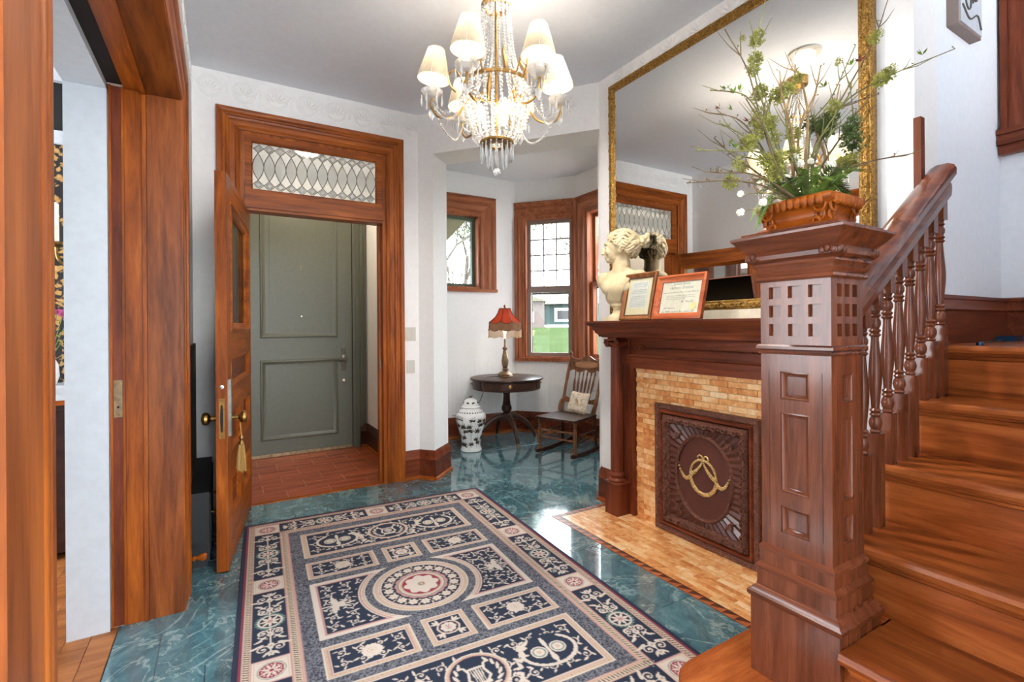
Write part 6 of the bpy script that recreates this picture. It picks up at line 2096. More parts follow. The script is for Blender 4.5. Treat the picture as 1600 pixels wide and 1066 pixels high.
MB().lathe([(0.008, 0.541), (0.008, 0.552), (0.02, 0.555), (0.018, 0.562)], 20, (VX, VY, 0)).build('lid_knob', 'leafbrown', lid)
def vr(z, prof):
    for (r0, z0), (r1, z1) in zip(prof, prof[1:]):
        if z0 <= z <= z1 and z1 > z0:
            return r0 + (r1 - r0) * (z - z0) / (z1 - z0)
    return prof[-1][0]
def on_vase(a, z, prof, lift=0.0015):
    r = vr(z, prof) + lift
    return (VX + r * math.cos(a), VY + r * math.sin(a), z)
def painted_leaf(a, z, size, seed, prof, parent):
    rnd = random.Random(seed)
    m = MB()
    rot = rnd.uniform(-0.4, 0.4)
    for k in range(7):
        t = rot + R(-90 + 30 * k) + math.pi / 2
        L = size * rnd.uniform(0.75, 1.05) * (1.0 if 0 < k < 6 else 0.7)
        ex, ez = math.cos(t), math.sin(t)
        px, pz = -ez, ex
        def pt(u, w):
            dz = u * ez + w * pz
            dx = u * ex + w * px
            zz = min(max(z + dz, prof[0][1] + 0.002), prof[-1][1] - 0.002)
            return on_vase(a + dx / max(0.05, vr(zz, prof)), zz, prof)
        w = size * 0.13
        m.add([pt(0, 0), pt(L * .45, w), pt(L, 0), pt(L * .45, -w)], [(0, 1, 2, 3)])
    m.build('painted_leaf', 'leafbrown', parent, smooth=False)
vv = math.atan2(-VY, -VX)
k = 0
for da in range(-165, 180, 33):
    for zz in (0.075, 0.135, 0.20, 0.265, 0.325):
        k += 1
        if (k * 7) % 9 == 0:
            continue
        painted_leaf(vv + R(da + 9 * math.sin(k * 1.7)), zz + 0.014 * math.sin(k * 2.3), 0.058 - 0.005 * (k % 3), k, VP, va)
    MB().tube([on_vase(vv + R(da), z, VP, 0.001) for z in (0.05, 0.1, 0.16, 0.22, 0.28, 0.33)], 0.0016, 4).build('painted_stem', 'leafbrown', va)
for da in range(-160, 180, 45):
    painted_leaf(vv + R(da), 0.492, 0.026, da, LP_[3:8], lid)
bnd = MB()
for q in range(30):
    a = 2 * math.pi * q / 30
    bnd.add([on_vase(a - .07, 0.402, VP), on_vase(a + .02, 0.398, VP), on_vase(a + .07, 0.408, VP), on_vase(a - .01, 0.412, VP)], [(0, 1, 2, 3)])
bnd.build('painted_band', 'leafbrown', va, smooth=False)

# ---- rocking chair, local frame: x across, y towards the back, z up
ca = math.atan2(0.14, 0.40)
rc = thing('rocking_chair', (2.84, 3.93, 0), 'brown pressed back wooden rocking chair with spindles', 'rocking chair', rz=math.atan2(0.14, 0.40) - math.pi / 2)
# local: front leg line at y=0, back at y=.43; x = +-.21
HWc = 0.21
def rocker_z(y):
    return 0.012 + 0.16 * (y - 0.17) ** 2
for s in (-1, 1):
    pts = [(s * HWc, y, rocker_z(y) + 0.012) for y in [-0.06 + 0.76 * k / 16 for k in range(17)]]
    m = MB()
    for p in pts:
        x, y, z = p
        m.v += [(x - 0.013, y, z - 0.018), (x + 0.013, y, z - 0.018), (x + 0.013, y, z + 0.016), (x - 0.013, y, z + 0.016)]
    for k in range(16):
        for q in range(4):
            m.f.append((4 * k + q, 4 * k + (q + 1) % 4, 4 * k + 4 + (q + 1) % 4, 4 * k + 4 + q))
    m.f += [(0, 1, 2, 3), (64, 67, 66, 65)]
    m.build('rocker', 'walnut', rc, True)
    FL = [(0.020, 0), (0.022, 0.02), (0.012, 0.045), (0.015, 0.06), (0.018, 0.11), (0.022, 0.17), (0.019, 0.21), (0.013, 0.23), (0.019, 0.24), (0.013, 0.25), (0.021, 0.29), (0.022, 0.335)]
    MB().lathe(FL, 14, (s * HWc, 0, rocker_z(0) + 0.02)).build('front_leg', 'oak', rc, True)
    MB().tube([(s * (HWc - .005), 0.40, rocker_z(.4) + 0.015), (s * (HWc - .012), 0.385, 0.36)], [0.017, 0.017], 8).build('rear_leg', 'walnut', rc, True)
    # tall back post leaning back
    bp = [(s * 0.195, 0.375, 0.345), (s * 0.20, 0.42, 0.50), (s * 0.205, 0.50, 0.72), (s * 0.21, 0.585, 0.945)]
    MB().tube(bez(bp, 6), [0.019, 0.018, 0.017, 0.017, 0.017, 0.02, 0.02, 0.017, 0.016, 0.016, 0.016, 0.016, 0.018, 0.018, 0.017, 0.016, 0.016, 0.015, 0.014], 10).build('back_post', 'oak', rc, True)
    MB().lathe([(0.014, 0), (0.019, 0.012), (0.012, 0.02), (0.02, 0.035), (0.018, 0.05), (0.008, 0.062), (0.003, 0.068)], 12, (s * 0.21, 0.585, 0.938)).build('finial', 'oak', rc, True)
    for z in (0.20, 0.145):
        MB().tube([(s * HWc, 0.0, z), (s * (HWc - .008), 0.395, z + 0.015)], [0.009, 0.008], 8).build('side_stretcher', 'walnut', rc, True)
    m = MB().tube(bez([(s * 0.20, 0.40, 0.50), (s * 0.21, 0.375, 0.47), (s * 0.205, 0.345, 0.42), (s * 0.20, 0.33, 0.385)], 4), 0.014, 8)
    m.build('seat_bracket', 'oak', rc, True)
for z in (0.24, 0.165):
    MB().lathe([(0.007, 0), (0.010, 0.05), (0.007, 0.08), (0.011, 0.11), (0.008, 0.14), (0.012, 0.21), (0.008, 0.28), (0.011, 0.31), (0.007, 0.34), (0.010, 0.37), (0.007, 0.42)], 10, (-HWc, 0, z), ((0, 1, 0), (0, 0, 1), (1, 0, 0))).build('front_stretcher', 'oak', rc, True)
st_ = MB()
prof = [(-0.235, -0.035), (-0.22, -0.045), (0.22, -0.045), (0.235, -0.035), (0.215, 0.40), (-0.215, 0.40)]
st_.prism(prof, 0.352, 0.372, lambda a, b, h: (a, b, h))
st_.build('seat', 'walnut', rc, True, smooth=False)
# crest rail with scalloped top, curved plan
def back_at(x, z):
    t = (z - 0.345) / 0.60
    return 0.375 + 0.21 * t + 0.02 * (1 - (x / 0.21) ** 2)
cr = MB()
n = 30
for k in range(n + 1):
    x = -0.215 + 0.43 * k / n
    q = abs(x) / 0.215
    top = 0.925 + 0.020 * math.cos(x * 29) * (1 - 0.3 * q) + 0.012 * (1 - q)
    bot = 0.79 + 0.014 * math.cos(x * 42)
    for z, dy in ((bot, -0.010), (top, -0.010), (top, 0.010), (bot, 0.010)):
        cr.v.append((x, back_at(x, z) + dy, z))
for k in range(n):
    for q in range(4):
        cr.f.append((4 * k + q, 4 * k + (q + 1) % 4, 4 * k + 4 + (q + 1) % 4, 4 * k + 4 + q))
cr.f += [(0, 1, 2, 3), (4 * n, 4 * n + 3, 4 * n + 2, 4 * n + 1)]
crest = cr.build('crest_rail', 'oak', rc, True)
pn = MB()
for k in range(25):
    a = 2 * math.pi * k / 24
    x, z = 0.135 * math.copysign(abs(math.cos(a)) ** 0.6, math.cos(a)), 0.862 + 0.034 * math.copysign(abs(math.sin(a)) ** 0.8, math.sin(a))
    pn.v.append((x, back_at(x, z) - 0.0125, z))
pn.v.append((0, back_at(0, 0.862) - 0.016, 0.862))
pn.f = [(k, k + 1, 25) for k in range(24)]
pn.build('pressed_panel', 'oakpale', crest, True)
pr = MB()
for k in range(36):
    a = 2 * math.pi * k / 36
    x, z = 0.165 * math.cos(a), 0.862 + 0.050 * math.sin(a)
    pr.ball((x, back_at(x, z) - 0.011, z), (0.010, 0.004, 0.007), 1)
pr.build('pressed_leaves', 'oak', crest, True)
for k in range(6):
    x = -0.115 + 0.23 * k / 5
    p0, p1 = Vector((x * 0.86, back_at(x, 0.50), 0.50)), Vector((x * 1.08, back_at(x, 0.80), 0.80))
    rr = [0.006, 0.009, 0.006, 0.010, 0.012, 0.012, 0.009, 0.006, 0.009, 0.006]
    MB().tube([p0.lerp(p1, q / 9) for q in range(10)], rr, 8).build('spindle', 'oak', rc, True)
lr = MB()
for k in range(13):
    x = -0.20 + 0.40 * k / 12
    for z, dy in ((0.465, -.008), (0.515 + 0.012 * math.cos(x * 30), -.008), (0.515 + 0.012 * math.cos(x * 30), .008), (0.465, .008)):
        lr.v.append((x, back_at(x, z) + dy, z))
for k in range(12):
    for q in range(4):
        lr.f.append((4 * k + q, 4 * k + (q + 1) % 4, 4 * k + 4 + (q + 1) % 4, 4 * k + 4 + q))
lr.f += [(0, 1, 2, 3), (48, 51, 50, 49)]
lr.build('lower_rail', 'oak', rc, True)
# cushion leaning on the back
cs = thing('cushion', (0, 0, 0), 'small cream and tan toile cushion on the rocking chair', 'cushion')
cm_ = Matrix.Translation((2.84, 3.93, 0)) @ Matrix.Rotation(math.atan2(0.14, 0.40) - math.pi / 2, 4, 'Z') @ Matrix.Translation((0.0, 0.335, 0.374)) @ Matrix.Rotation(R(-24), 4, 'X') @ Matrix.Rotation(R(4), 4, 'Y')
m = MB()
NC = 16
SZ = 0.225
def puff(i, j, sgn):
    u, v = -1 + 2 * i / NC, -1 + 2 * j / NC
    t = max(0.0, (1 - u ** 4) * (1 - v ** 4)) ** 0.5
    k_ = 1 - 0.06 * (1 - abs(u)) * abs(v) ** 2
    k2 = 1 - 0.06 * (1 - abs(v)) * abs(u) ** 2
    return (u * SZ / 2 * k2, sgn * 0.045 * t, SZ / 2 + v * SZ / 2 * k_)
for sgn in (-1, 1):
    o_ = len(m.v)
    m.v += [puff(i, j, sgn) for j in range(NC + 1) for i in range(NC + 1)]
    m.f += [(o_ + j * (NC + 1) + i, o_ + j * (NC + 1) + i + 1, o_ + (j + 1) * (NC + 1) + i + 1, o_ + (j + 1) * (NC + 1) + i) for j in range(NC) for i in range(NC)]
co_ = m.xf(cm_)
cs.location = cm_ @ Vector((0, 0, 0))
co_.build('cover', 'toile', cs, angle=80)
ed = MB()
pts = [puff(i, 0, 0) for i in range(NC)] + [puff(NC, j, 0) for j in range(NC)] + [puff(NC - i, NC, 0) for i in range(NC)] + [puff(0, NC - j, 0) for j in range(NC)]
ed.tube([cm_ @ Vector(p) for p in pts + [pts[0]]], 0.003, 5, False)
ed.build('piping', 'toile', cs)

# ================================================================== PARLOUR GLIMPSE
sb = thing('sideboard', (-1.2, 3.72, 0), 'dark wooden sideboard glimpsed through the pocket doorway', 'sideboard')
MB().box(-1.9, -0.57, 3.62, 3.99, 0.04, 0.86).build('body', 'darkboard', sb, smooth=False)
MB().box(-1.92, -0.56, 3.60, 3.995, 0.86, 0.885).build('top', 'casX', sb, smooth=False)
for xx in (-1.85, -0.66):
    MB().box(xx, xx + 0.06, 3.64, 3.70, 0, 0.04).build('foot', 'darkboard', sb, smooth=False)
for xx in (-1.88, -1.23):
    dr_ = MB().box(xx, xx + 0.63, 3.61, 3.625, 0.08, 0.82).build('cabinet_door', 'darkboard', sb, smooth=False)
    MB().lathe([(0.006, 0), (0.013, 0.02), (0.006, 0.026)], 10, (xx + 0.06, 3.61, 0.5), ((1, 0, 0), (0, 0, 1), (0, -1, 0))).build('knob', 'brass', dr_)
rn = MB().box(-1.9, -0.56, 3.605, 3.99, 0.886, 0.93).box(-1.9, -0.56, 3.60, 3.985, 0.93, 0.955)
tag(rn.build('linen_runner', 'white', smooth=False), 'folded white linen on the dark sideboard in the parlour', 'linen')
scn = thing('wall_sconce', (-0.82, 3.98, 1.75), 'gilt wall sconce with a white candle on the dark wallpaper', 'sconce')
MB().tube(bez([(-0.76, 4.015, 1.70), (-0.79, 3.93, 1.66), (-0.835, 3.90, 1.70), (-0.845, 3.90, 1.78)], 6), 0.008, 8).build('arm', 'sconce', scn)
MB().lathe([(0.006, -0.02), (0.028, 0.0), (0.03, 0.012), (0.014, 0.016)], 16, (-0.845, 3.90, 1.79)).build('drip_pan', 'sconce', scn)
MB().lathe([(0.015, 0.012), (0.014, 0.24), (0.004, 0.25)], 14, (-0.845, 3.90, 1.79)).build('candle', 'candle', scn)
MB().lathe([(0.035, 0), (0.03, 0.012), (0.01, 0.02)], 20, (-0.76, 4.018, 1.70), ((1, 0, 0), (0, 0, 1), (0, -1, 0))).build('back_plate', 'sconce', scn)
M['pinkflower'] = plain('magenta_petals', (176, 72, 122), 0.7, noise=0.2)
pk = thing('bouquet', (-0.83, 3.8, 0.957), 'purple flowers standing on the parlour sideboard', 'bouquet')
MB().lathe([(0.03, 0), (0.045, 0.05), (0.04, 0.12), (0.025, 0.15), (0.03, 0.16)], 18, (-0.86, 3.82, 0.957)).build('vase', 'porcelain', pk)
rnd = random.Random(5)
for q in range(9):
    c = Vector((-0.86 + rnd.uniform(-.07, .09), 3.82 + rnd.uniform(-.05, .05), 1.22 + rnd.uniform(-.08, .22)))
    m = MB()
    for _ in range(10):
        d = Vector((rnd.gauss(0, 1), rnd.gauss(0, 1), rnd.gauss(0, 1))).normalized()
        m.ball(c + d * 0.016, (0.012, 0.012, 0.012), 1)
    m.build('blossom', 'pinkflower', pk)
    MB().tube([(-0.86, 3.82, 1.11), c], 0.002, 4).build('stem', 'fern', pk)
# ================================================================== RUG
RW, RL, RES = 1.60, 2.37, 0.003
NU, NV = int(RW / RES) + 1, int(RL / RES) + 1
uu = np.linspace(0, RW, NU)
vv_ = np.linspace(0, RL, NV)
UU, VV = np.meshgrid(uu, vv_)
rg = np.random.default_rng(5)
def rgb(*c):
    return np.array(lin(c)[:3])
NAVY, CREAM, REDC, PINK, TEALC, TAN, DARK = rgb(26, 38, 60), rgb(212, 198, 184), rgb(146, 44, 66), rgb(186, 138, 134), rgb(96, 124, 116), rgb(196, 172, 148), rgb(52, 54, 62)
img = np.empty((NV, NU, 3))
img[:] = NAVY
def fill(mask, c):
    img[mask] = c
def rect(u0, u1, v0, v1, c):
    fill((UU >= u0) & (UU < u1) & (VV >= v0) & (VV < v1), c)
def ell(cu_, cv_, a, b, c):
    fill(((UU - cu_) / a) ** 2 + ((VV - cv_) / b) ** 2 <= 1, c)
def frame(u0, u1, v0, v1, w, c):
    rect(u0, u1, v0, v0 + w, c); rect(u0, u1, v1 - w, v1, c); rect(u0, u0 + w, v0, v1, c); rect(u1 - w, u1, v0, v1, c)
def window_(u0, u1, v0, v1):
    i0, i1 = max(0, int(u0 / RES)), min(NU, int(u1 / RES) + 2)
    j0, j1 = max(0, int(v0 / RES)), min(NV, int(v1 / RES) + 2)
    return slice(j0, j1), slice(i0, i1)
def stroke(pts, w, c, clip=None):
    """polyline; w may taper: (w0, w1)"""
    w0, w1 = w if isinstance(w, tuple) else (w, w)
    n = len(pts) - 1
    for k in range(n):
        (x0, y0), (x1, y1) = pts[k], pts[k + 1]
        ww = w0 + (w1 - w0) * k / max(1, n - 1)
        sl = window_(min(x0, x1) - ww, max(x0, x1) + ww, min(y0, y1) - ww, max(y0, y1) + ww)
        if sl[0].stop <= sl[0].start or sl[1].stop <= sl[1].start:
            continue
        A, B = UU[sl], VV[sl]
        dx, dy = x1 - x0, y1 - y0
        L2 = dx * dx + dy * dy + 1e-12
        t = np.clip(((A - x0) * dx + (B - y0) * dy) / L2, 0, 1)
        msk = (A - x0 - t * dx) ** 2 + (B - y0 - t * dy) ** 2 <= (ww / 2) ** 2
        if clip is not None:
            msk &= clip[sl]
        img[sl][msk] = c
def spot_(x, y, r, c, clip=None):
    stroke([(x, y), (x + 1e-5, y)], 2 * r, c, clip)
def leaf(x, y, ang, L, c, clip=None):
    p = [(x + L * t * math.cos(ang), y + L * t * math.sin(ang)) for t in (0, .3, .6, 1)]
    for q, w in zip(range(3), (0.42, 0.5, 0.3)):
        stroke([p[q], p[q + 1]], L * w, c, clip)
def spiral(x, y, r, a0, turns, w, c, sgn=1, clip=None):
    n = int(14 * turns) + 4
    stroke([(x + r * (1 - 0.85 * k / n) * math.cos(a0 + sgn * 2 * math.pi * turns * k / n), y + r * (1 - 0.85 * k / n) * math.sin(a0 + sgn * 2 * math.pi * turns * k / n)) for k in range(n + 1)], (w, w * 0.8), c, clip)
    e = a0 + sgn * 2 * math.pi * turns
    spot_(x, y, w * 0.8, c, clip)
def flower(x, y, r, c, c2, n=8, clip=None):
    for k in range(n):
        a = 2 * math.pi * k / n
        spot_(x + r * .68 * math.cos(a), y + r * .68 * math.sin(a), r * .34, c, clip)
    spot_(x, y, r * .5, c, clip)
    for k in range(n):
        a = 2 * math.pi * (k + .5) / n
        spot_(x + r * .42 * math.cos(a), y + r * .42 * math.sin(a), r * .07, c2, clip)
    spot_(x, y, r * .16, c2, clip)
CU, CV = 0.797, 1.203
# --- border: guards
rect(0.0, RW, 0.0, RL, NAVY)
def guard(i, w):
    u0, u1, v0, v1 = i, RW - i, i * 1.0, RL - i
    frame(u0, u1, v0, v1, w, TAN)
    frame(u0, u1, v0, v1, 0.005, PINK)
    frame(u0 + w - 0.006, u1 - w + 0.006, v0 + w - 0.006, v1 - w + 0.006, 0.004, PINK)
    # bead and reel along the middle of the guard
    m = i + w / 2
    for a in np.arange(v0 + 0.01, v1, 0.014):
        for x in (m, RW - m):
            stroke([(x - 0.008, a - 0.003), (x + 0.008, a + 0.004)], 0.0045, DARK)
            spot_(x + 0.003, a + 0.008, 0.003, CREAM)
    for a in np.arange(u0 + 0.01, u1, 0.014):
        for y in (m, RL - m):
            stroke([(a - 0.003, y - 0.008), (a + 0.004, y + 0.008)], 0.0045, DARK)
            spot_(a + 0.008, y + 0.003, 0.003, CREAM)
rect(0.014, RW - 0.014, 0.010, RL - 0.010, REDC)
rect(0.019, RW - 0.019, 0.014, RL - 0.014, NAVY)
guard(0.022, 0.034)
B0, B1 = 0.060, 0.190
rect(B0 - 0.003, RW - B0 + 0.003, B0 - 0.003, RL - B0 + 0.003, NAVY)
IG = 0.192
rect(IG, RW - IG, IG, RL - IG, TAN)
guard(IG, 0.040)
# --- inner field: speckled
F0 = 0.234
msk = (UU > F0) & (UU < RW - F0) & (VV > F0) & (VV < RL - F0)
sp = rg.random((NV, NU))
sp = (sp + np.roll(sp, 1, 0) + np.roll(sp, 1, 1)) / 3
f1, f2 = rgb(34, 40, 54), rgb(126, 126, 134)
fieldc = f1 + (f2 - f1) * (np.clip((sp - 0.36) * 3.6, 0, 1))[..., None]
img[msk] = fieldc[msk]
frame(F0, RW - F0, F0, RL - F0, 0.006, PINK)
# --- border squares and panels
def sq_motif(cu_, cv_, h=0.066):
    rect(cu_ - h - .004, cu_ + h + .004, cv_ - h - .006, cv_ + h + .006, PINK)
    rect(cu_ - h, cu_ + h, cv_ - h, cv_ + h, CREAM)
    frame(cu_ - h + .006, cu_ + h - .006, cv_ - h + .006, cv_ + h - .006, 0.002, TAN)
    ell(cu_, cv_, 0.050, 0.050, TEALC); ell(cu_, cv_, 0.047, 0.047, CREAM); ell(cu_, cv_, 0.043, 0.043, REDC)
    for k in range(8):
        a = 2 * math.pi * k / 8 + .39
        leaf(cu_ + .014 * math.cos(a), cv_ + .014 * math.sin(a), a, 0.022, CREAM)
    for k in range(8):
        a = 2 * math.pi * k / 8
        spot_(cu_ + .033 * math.cos(a), cv_ + .033 * math.sin(a), 0.0035, CREAM)
    ell(cu_, cv_, 0.013, 0.013, CREAM); ell(cu_, cv_, 0.008, 0.008, REDC)
def panel_motif(cu_, cv_, along, half):
    """navy border panel with a rosette and scrolls; along: 0 = runs in v, 1 = runs in u"""
    def T(s, w):
        return (cu_ + w, cv_ + s) if along == 0 else (cu_ + s, cv_ + w)
    A = 0 if along == 0 else 1
    ell(cu_, cv_, 0.056, 0.056, TEALC)
    for k in range(20):
        a = 2 * math.pi * k / 20
        spot_(cu_ + .056 * math.cos(a), cv_ + .056 * math.sin(a), 0.006, TEALC)
    ell(cu_, cv_, 0.050, 0.050, CREAM); ell(cu_, cv_, 0.042, 0.042, NAVY)
    for k in range(8):
        a = 2 * math.pi * k / 8
        leaf(cu_ + .012 * math.cos(a), cv_ + .012 * math.sin(a), a, 0.026, CREAM)
    ell(cu_, cv_, 0.012, 0.012, PINK)
    for sg in (-1, 1):
        stroke([T(sg * .055, 0), T(sg * (half - 0.02), 0)], 0.005, CREAM)
        for w in (-1, 1):
            for s0, r in ((0.085, 0.022), (half - 0.055, 0.026)):
                x, y = T(sg * s0, w * 0.030)
                a0 = (math.atan2(0, -w) if A == 0 else math.atan2(-w, 0))
                spiral(x, y, r, a0, 1.4, 0.0062, CREAM, sg * w * (1 if A == 0 else -1))
            p = [T(sg * .062, w * .004), T(sg * .075, w * .04), T(sg * .11, w * .045), T(sg * .13, w * .012)]
            stroke(p, 0.005, CREAM)
            for s0, w0, an in ((0.115, 0.02, 0.7), (0.135, 0.035, 0.4), (half - 0.03, 0.012, 0.9), (half - 0.085, 0.03, 0.2), (half - 0.075, 0.052, 0.1)):
                x, y = T(sg * s0, w * w0)
                d = (w * math.cos(an), sg * math.sin(an)) if A == 0 else (sg * math.sin(an), w * math.cos(an))
                leaf(x, y, math.atan2(d[1], d[0]), 0.024, CREAM)
        for s0 in (0.10, half - 0.022, half - 0.075):
            x, y = T(sg * s0, 0)
            flower(x, y, 0.016, CREAM, NAVY, 6)
bu_ = 0.125
sv = [0.128, 0.862, 1.542, 2.244]
for u in (bu_, RW - bu_):
    for a, b in zip(sv, sv[1:]):
        panel_motif(u, (a + b) / 2, 0, (b - a) / 2 - 0.085)
    for v in sv:
        sq_motif(u, v)
su = [bu_, 0.80, RW - bu_]
for v in (sv[0], sv[-1]):
    for a, b in zip(su, su[1:]):
        panel_motif((a + b) / 2, v, 1, (b - a) / 2 - 0.08)
    sq_motif(0.80, v)
# --- framed panels of the field
def framed(u0, u1, v0, v1, w=0.032):
    rect(u0, u1, v0, v1, CREAM)
    frame(u0 + 0.005, u1 - 0.005, v0 + 0.005, v1 - 0.005, w - 0.014, TAN)
    for a in np.arange(u0 + 0.03, u1 - 0.02, 0.034):
        for y in (v0 + 0.014, v1 - 0.014):
            spot_(a, y, 0.0026, PINK); spot_(a + .017, y, 0.002, DARK)
    for a in np.arange(v0 + 0.03, v1 - 0.02, 0.034):
        for x in (u0 + 0.014, u1 - 0.014):
            spot_(x, a, 0.0026, PINK)
    frame(u0 + w - 0.009, u1 - w + 0.009, v0 + w - 0.009, v1 - w + 0.009, 0.004, PINK)
    rect(u0 + w, u1 - w, v0 + w, v1 - w, NAVY)
def vines(u0, u1, v0, v1, step, r, seed, clip=None):
    rd = random.Random(seed)
    nx, ny = max(1, int((u1 - u0) / step)), max(1, int((v1 - v0) / step))
    for i in range(nx):
        for j in range(ny):
            x, y = u0 + (i + .5) * (u1 - u0) / nx, v0 + (j + .5) * (v1 - v0) / ny
            sg = 1 if (i + j) % 2 else -1
            a0 = rd.uniform(0, 6.28)
            spiral(x, y, r * rd.uniform(.8, 1.05), a0, 1.2, 0.0052, CREAM, sg, clip)
            for k in range(4):
                a = a0 + k * 1.6
                leaf(x + r * .95 * math.cos(a), y + r * .95 * math.sin(a), a + sg * .8, r * rd.uniform(.6, .9), CREAM, clip)
PU0, PU1 = 0.302, 1.292
def sheet(v0, v1):
    framed(PU0, PU1, v0, v1)
    vc = (v0 + v1) / 2
    clip = (UU > PU0 + .036) & (UU < PU1 - .036) & (VV > v0 + .036) & (VV < v1 - .036)
    vines(PU0 + .04, PU1 - .04, v0 + .04, v1 - .04, 0.075, 0.024, int(v0 * 100), clip)
    for sg in (-1, 1):
        x = CU + sg * 0.30
        ell(x, vc, 0.125, 0.095, NAVY)
        for k in range(-10, 11):
            a = math.pi / 2 + sg * 0.0 + k * 0.24
            leaf(x + .112 * math.cos(a), vc + .085 * math.sin(a), a + math.pi / 2, 0.030, CREAM, clip)
        for w in (-1, 1):
            ell(x + w * .042, vc, .034, .034, CREAM); ell(x + w * .042, vc, .027, .027, TEALC); ell(x + w * .042, vc, .022, .022, CREAM); ell(x + w * .042, vc, .009, .009, TAN)
        stroke([(x, vc - .045), (x, vc + .05)], 0.010, CREAM)
        leaf(x, vc + .03, math.pi / 2, .045, CREAM, clip); leaf(x, vc - .03, -math.pi / 2, .04, CREAM, clip)
        for k in range(7):
            t = k / 6
            x2, y2 = CU + sg * (.135 + .07 * t), vc + (.10 - .17 * t)
            leaf(x2, y2, 1.2 + k, 0.03, CREAM, clip); leaf(x2, y2, 2.6 + k, 0.03, CREAM, clip)
    ell(CU, vc, 0.122, 0.118, CREAM); ell(CU, vc, 0.116, 0.112, TAN); ell(CU, vc, 0.108, 0.104, PINK); ell(CU, vc, 0.104, 0.100, NAVY)
    # lyre
    for w in (-1, 1):
        stroke([(CU + w * .022, vc + .045), (CU + w * .042, vc + .02), (CU + w * .030, vc - .02), (CU + w * .040, vc - .05), (CU + w * .055, vc - .055)], 0.010, CREAM)
        for k in range(6):
            a = math.pi / 2 + w * (0.5 + k * .36)
            leaf(CU + .078 * math.cos(a), vc - .078 * math.sin(a) * -1, a + w * 1.2, .026, CREAM)
    for k in range(5):
        stroke([(CU - .02 + .010 * k, vc - .04), (CU - .016 + .008 * k, vc + .04)], 0.004, CREAM)
    stroke([(CU - .035, vc - .035), (CU + .035, vc - .035)], 0.008, CREAM)
    stroke([(CU - .03, vc + .05), (CU + .03, vc + .05)], 0.014, CREAM)
sheet(0.310, 0.657)
sheet(1.745, 2.092)
def small(u0, u1, v0, v1):
    framed(u0, u1, v0, v1, 0.028)
    clip = (UU > u0 + .03) & (UU < u1 - .03) & (VV > v0 + .03) & (VV < v1 - .03)
    vines(u0 + .03, u1 - .03, v0 + .03, v1 - .03, 0.06, 0.021, int(u0 * 70 + v0 * 50), clip)
    flower((u0 + u1) / 2, (v0 + v1) / 2, 0.040, CREAM, TAN, 10)
def square(u0, u1, v0, v1):
    framed(u0, u1, v0, v1, 0.028)
    c, d = (u0 + u1) / 2, (v0 + v1) / 2
    for w in (-1, 1):
        for q in (-1, 1):
            for k in range(3):
                leaf(c + w * .036, d + q * .036, math.atan2(q, w) + (k - 1) * .7, .026, CREAM)
    ell(c, d, .050, .048, CREAM); ell(c, d, .044, .042, PINK); ell(c, d, .041, .039, NAVY)
    flower(c, d, .034, CREAM, NAVY, 8); ell(c, d, .008, .008, PINK)
for v0, v1 in ((0.722, 0.912), (1.500, 1.698)):
    small(PU0, 0.656, v0, v1); small(0.938, PU1, v0, v1); square(0.700, 0.894, v0, v1)
# --- central panels, cut by the round
CV0, CV1 = 0.963, 1.447
cvc = (CV0 + CV1) / 2
rr = np.hypot(UU - CU, VV - cvc)
for u0, u1 in ((PU0, 0.69), (2 * CU - 0.69, PU1 + 0.002)):
    base = (UU >= u0) & (UU < u1) & (VV >= CV0) & (VV < CV1) & (rr > 0.268)
    fill(base, CREAM)
    inn = (UU >= (u0 + .032 if u0 < CU else u0)) & (UU < (u1 - .032 if u1 > CU else u1)) & (VV >= CV0 + .032) & (VV < CV1 - .032)
    fill(base & inn & (rr > 0.300), NAVY)
    edge = base & ~(inn & (rr > .294)) & (UU >= u0 + (.024 if u0 < CU else 0)) & (UU < u1 - (.024 if u1 > CU else 0)) & (VV >= CV0 + .024) & (VV < CV1 - .024) & (rr > .286)
    fill(edge & (rr > .287), PINK)
    fill(base & inn & (rr > 0.300), NAVY)
    fill(base & (rr > .272) & (rr < .283) & inn, TAN)
    clip = base & inn & (rr > 0.308)
    a, b = (u0 + .03, 0.66) if u0 < CU else (0.93, u1 - .03)
    vines(a, b, CV0 + .04, CV1 - .04, 0.066, 0.023, int(u0 * 31), clip)
    sg = -1 if u0 < CU else 1
    xq = CU + sg * 0.40
    for w in (-1, 1):
        leaf(xq, cvc, math.atan2(w, sg * .2), .06, CREAM, clip); leaf(xq, cvc, math.atan2(w * .5, -sg), .05, CREAM, clip)
    stroke([(CU + sg * .32, cvc), (CU + sg * .46, cvc)], 0.010, CREAM, clip)
# --- medallion
mr_ = rr
fill(mr_ < 0.232, CREAM); fill((mr_ < 0.226) & (mr_ > .208), TAN); fill(mr_ < 0.203, PINK); fill(mr_ < 0.199, CREAM); fill(mr_ < 0.192, NAVY)
for k in range(18):
    a = 2 * math.pi * k / 18
    x, y = CU + .160 * math.cos(a), cvc + .160 * math.sin(a)
    flower(x, y, 0.023, CREAM, TAN, 6)
    leaf(CU + .172 * math.cos(a + .17), cvc + .172 * math.sin(a + .17), a + .17, .018, TAN)
    spot_(CU + .142 * math.cos(a + .17), cvc + .142 * math.sin(a + .17), .006, TAN)
ang = np.arctan2(VV - cvc, UU - CU)
fill(mr_ < 0.124 + 0.006 * np.abs(np.sin(8 * ang)), PINK)
fill(mr_ < 0.114, TEALC); fill(mr_ < 0.110, CREAM); fill(mr_ < 0.104, TAN); fill(mr_ < 0.094, REDC)
fill(mr_ < 0.088 * (0.78 + 0.2 * np.abs(np.cos(4 * ang))), CREAM)
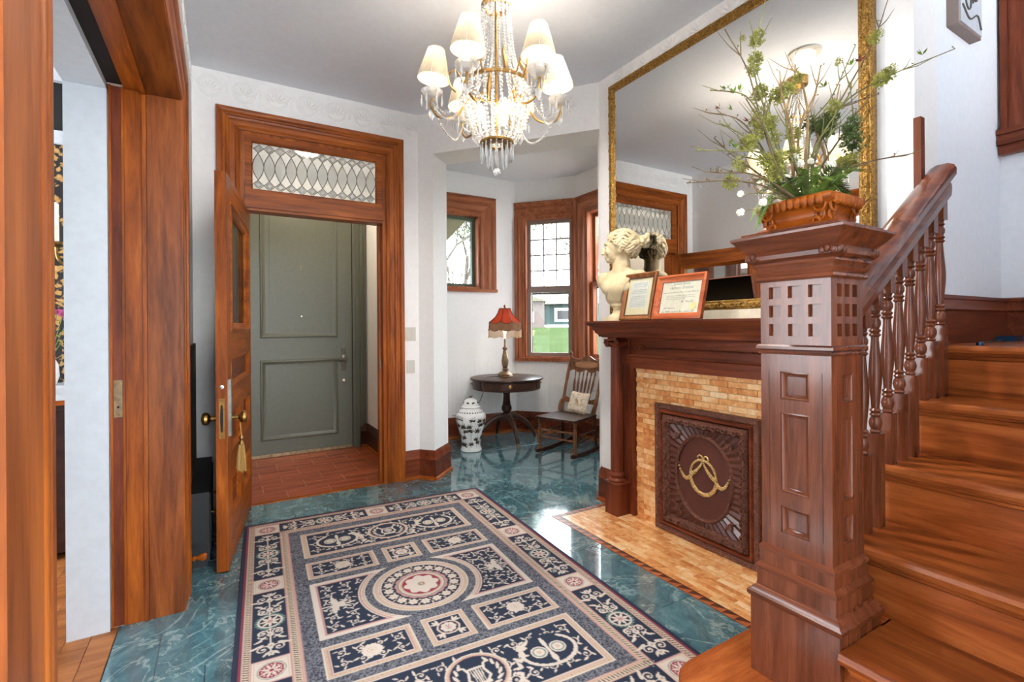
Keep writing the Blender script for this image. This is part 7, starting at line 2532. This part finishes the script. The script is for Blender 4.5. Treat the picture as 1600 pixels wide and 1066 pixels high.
ell(CU, cvc, 0.020, 0.020, TAN); frame(CU - .012, CU + .012, cvc - .012, cvc + .012, .003, DARK)
# weave: a light blur keeps the drawing textile
img = 0.6 * img + 0.1 * (np.roll(img, 1, 0) + np.roll(img, -1, 0) + np.roll(img, 1, 1) + np.roll(img, -1, 1))

rug = thing('rug', (0.85, 2.33, 0.0), 'navy and cream neoclassical rug with a central round medallion', 'rug')
ra_ = R(-3.6)
ex_, ey_ = np.array([math.cos(ra_), math.sin(ra_)]), np.array([math.sin(ra_), -math.cos(ra_)])
O_ = np.array([0.125, 3.571])
P2 = O_ + UU[..., None] * ex_ + VV[..., None] * ey_
co = np.empty((NV * NU, 3), dtype=np.float32)
co[:, :2] = P2.reshape(-1, 2)
co[:, 2] = 0.009
idx = np.arange(NV * NU).reshape(NV, NU)
qd = np.stack([idx[:-1, :-1], idx[1:, :-1], idx[1:, 1:], idx[:-1, 1:]], -1).reshape(-1, 4)
me = bpy.data.meshes.new('pile')
me.vertices.add(NV * NU)
me.vertices.foreach_set('co', co.ravel())
nq = len(qd)
me.loops.add(nq * 4)
me.loops.foreach_set('vertex_index', qd.ravel().astype(np.int32))
me.polygons.add(nq)
me.polygons.foreach_set('loop_start', np.arange(0, nq * 4, 4, dtype=np.int32))
me.polygons.foreach_set('loop_total', np.full(nq, 4, dtype=np.int32))
me.update()
ca_ = me.color_attributes.new('weave', 'FLOAT_COLOR', 'POINT')
rgba = np.ones((NV * NU, 4), dtype=np.float32)
rgba[:, :3] = img.reshape(-1, 3)
ca_.data.foreach_set('color', rgba.ravel())
me.materials.append(M['rug'])
put('pile', me, rug)
def rp(u, v, z):
    q = O_ + u * ex_ + v * ey_
    return (q[0], q[1], z)
MB().sweep([rp(0, 0, 0), rp(RW, 0, 0), rp(RW, RL, 0), rp(0, RL, 0)], (0, 0, 1), [(-0.008, 0.0012), (-0.008, 0.0092), (0.004, 0.0095), (0.007, 0.007), (0.007, 0.0012)], True).build('binding', 'rugedge', rug)
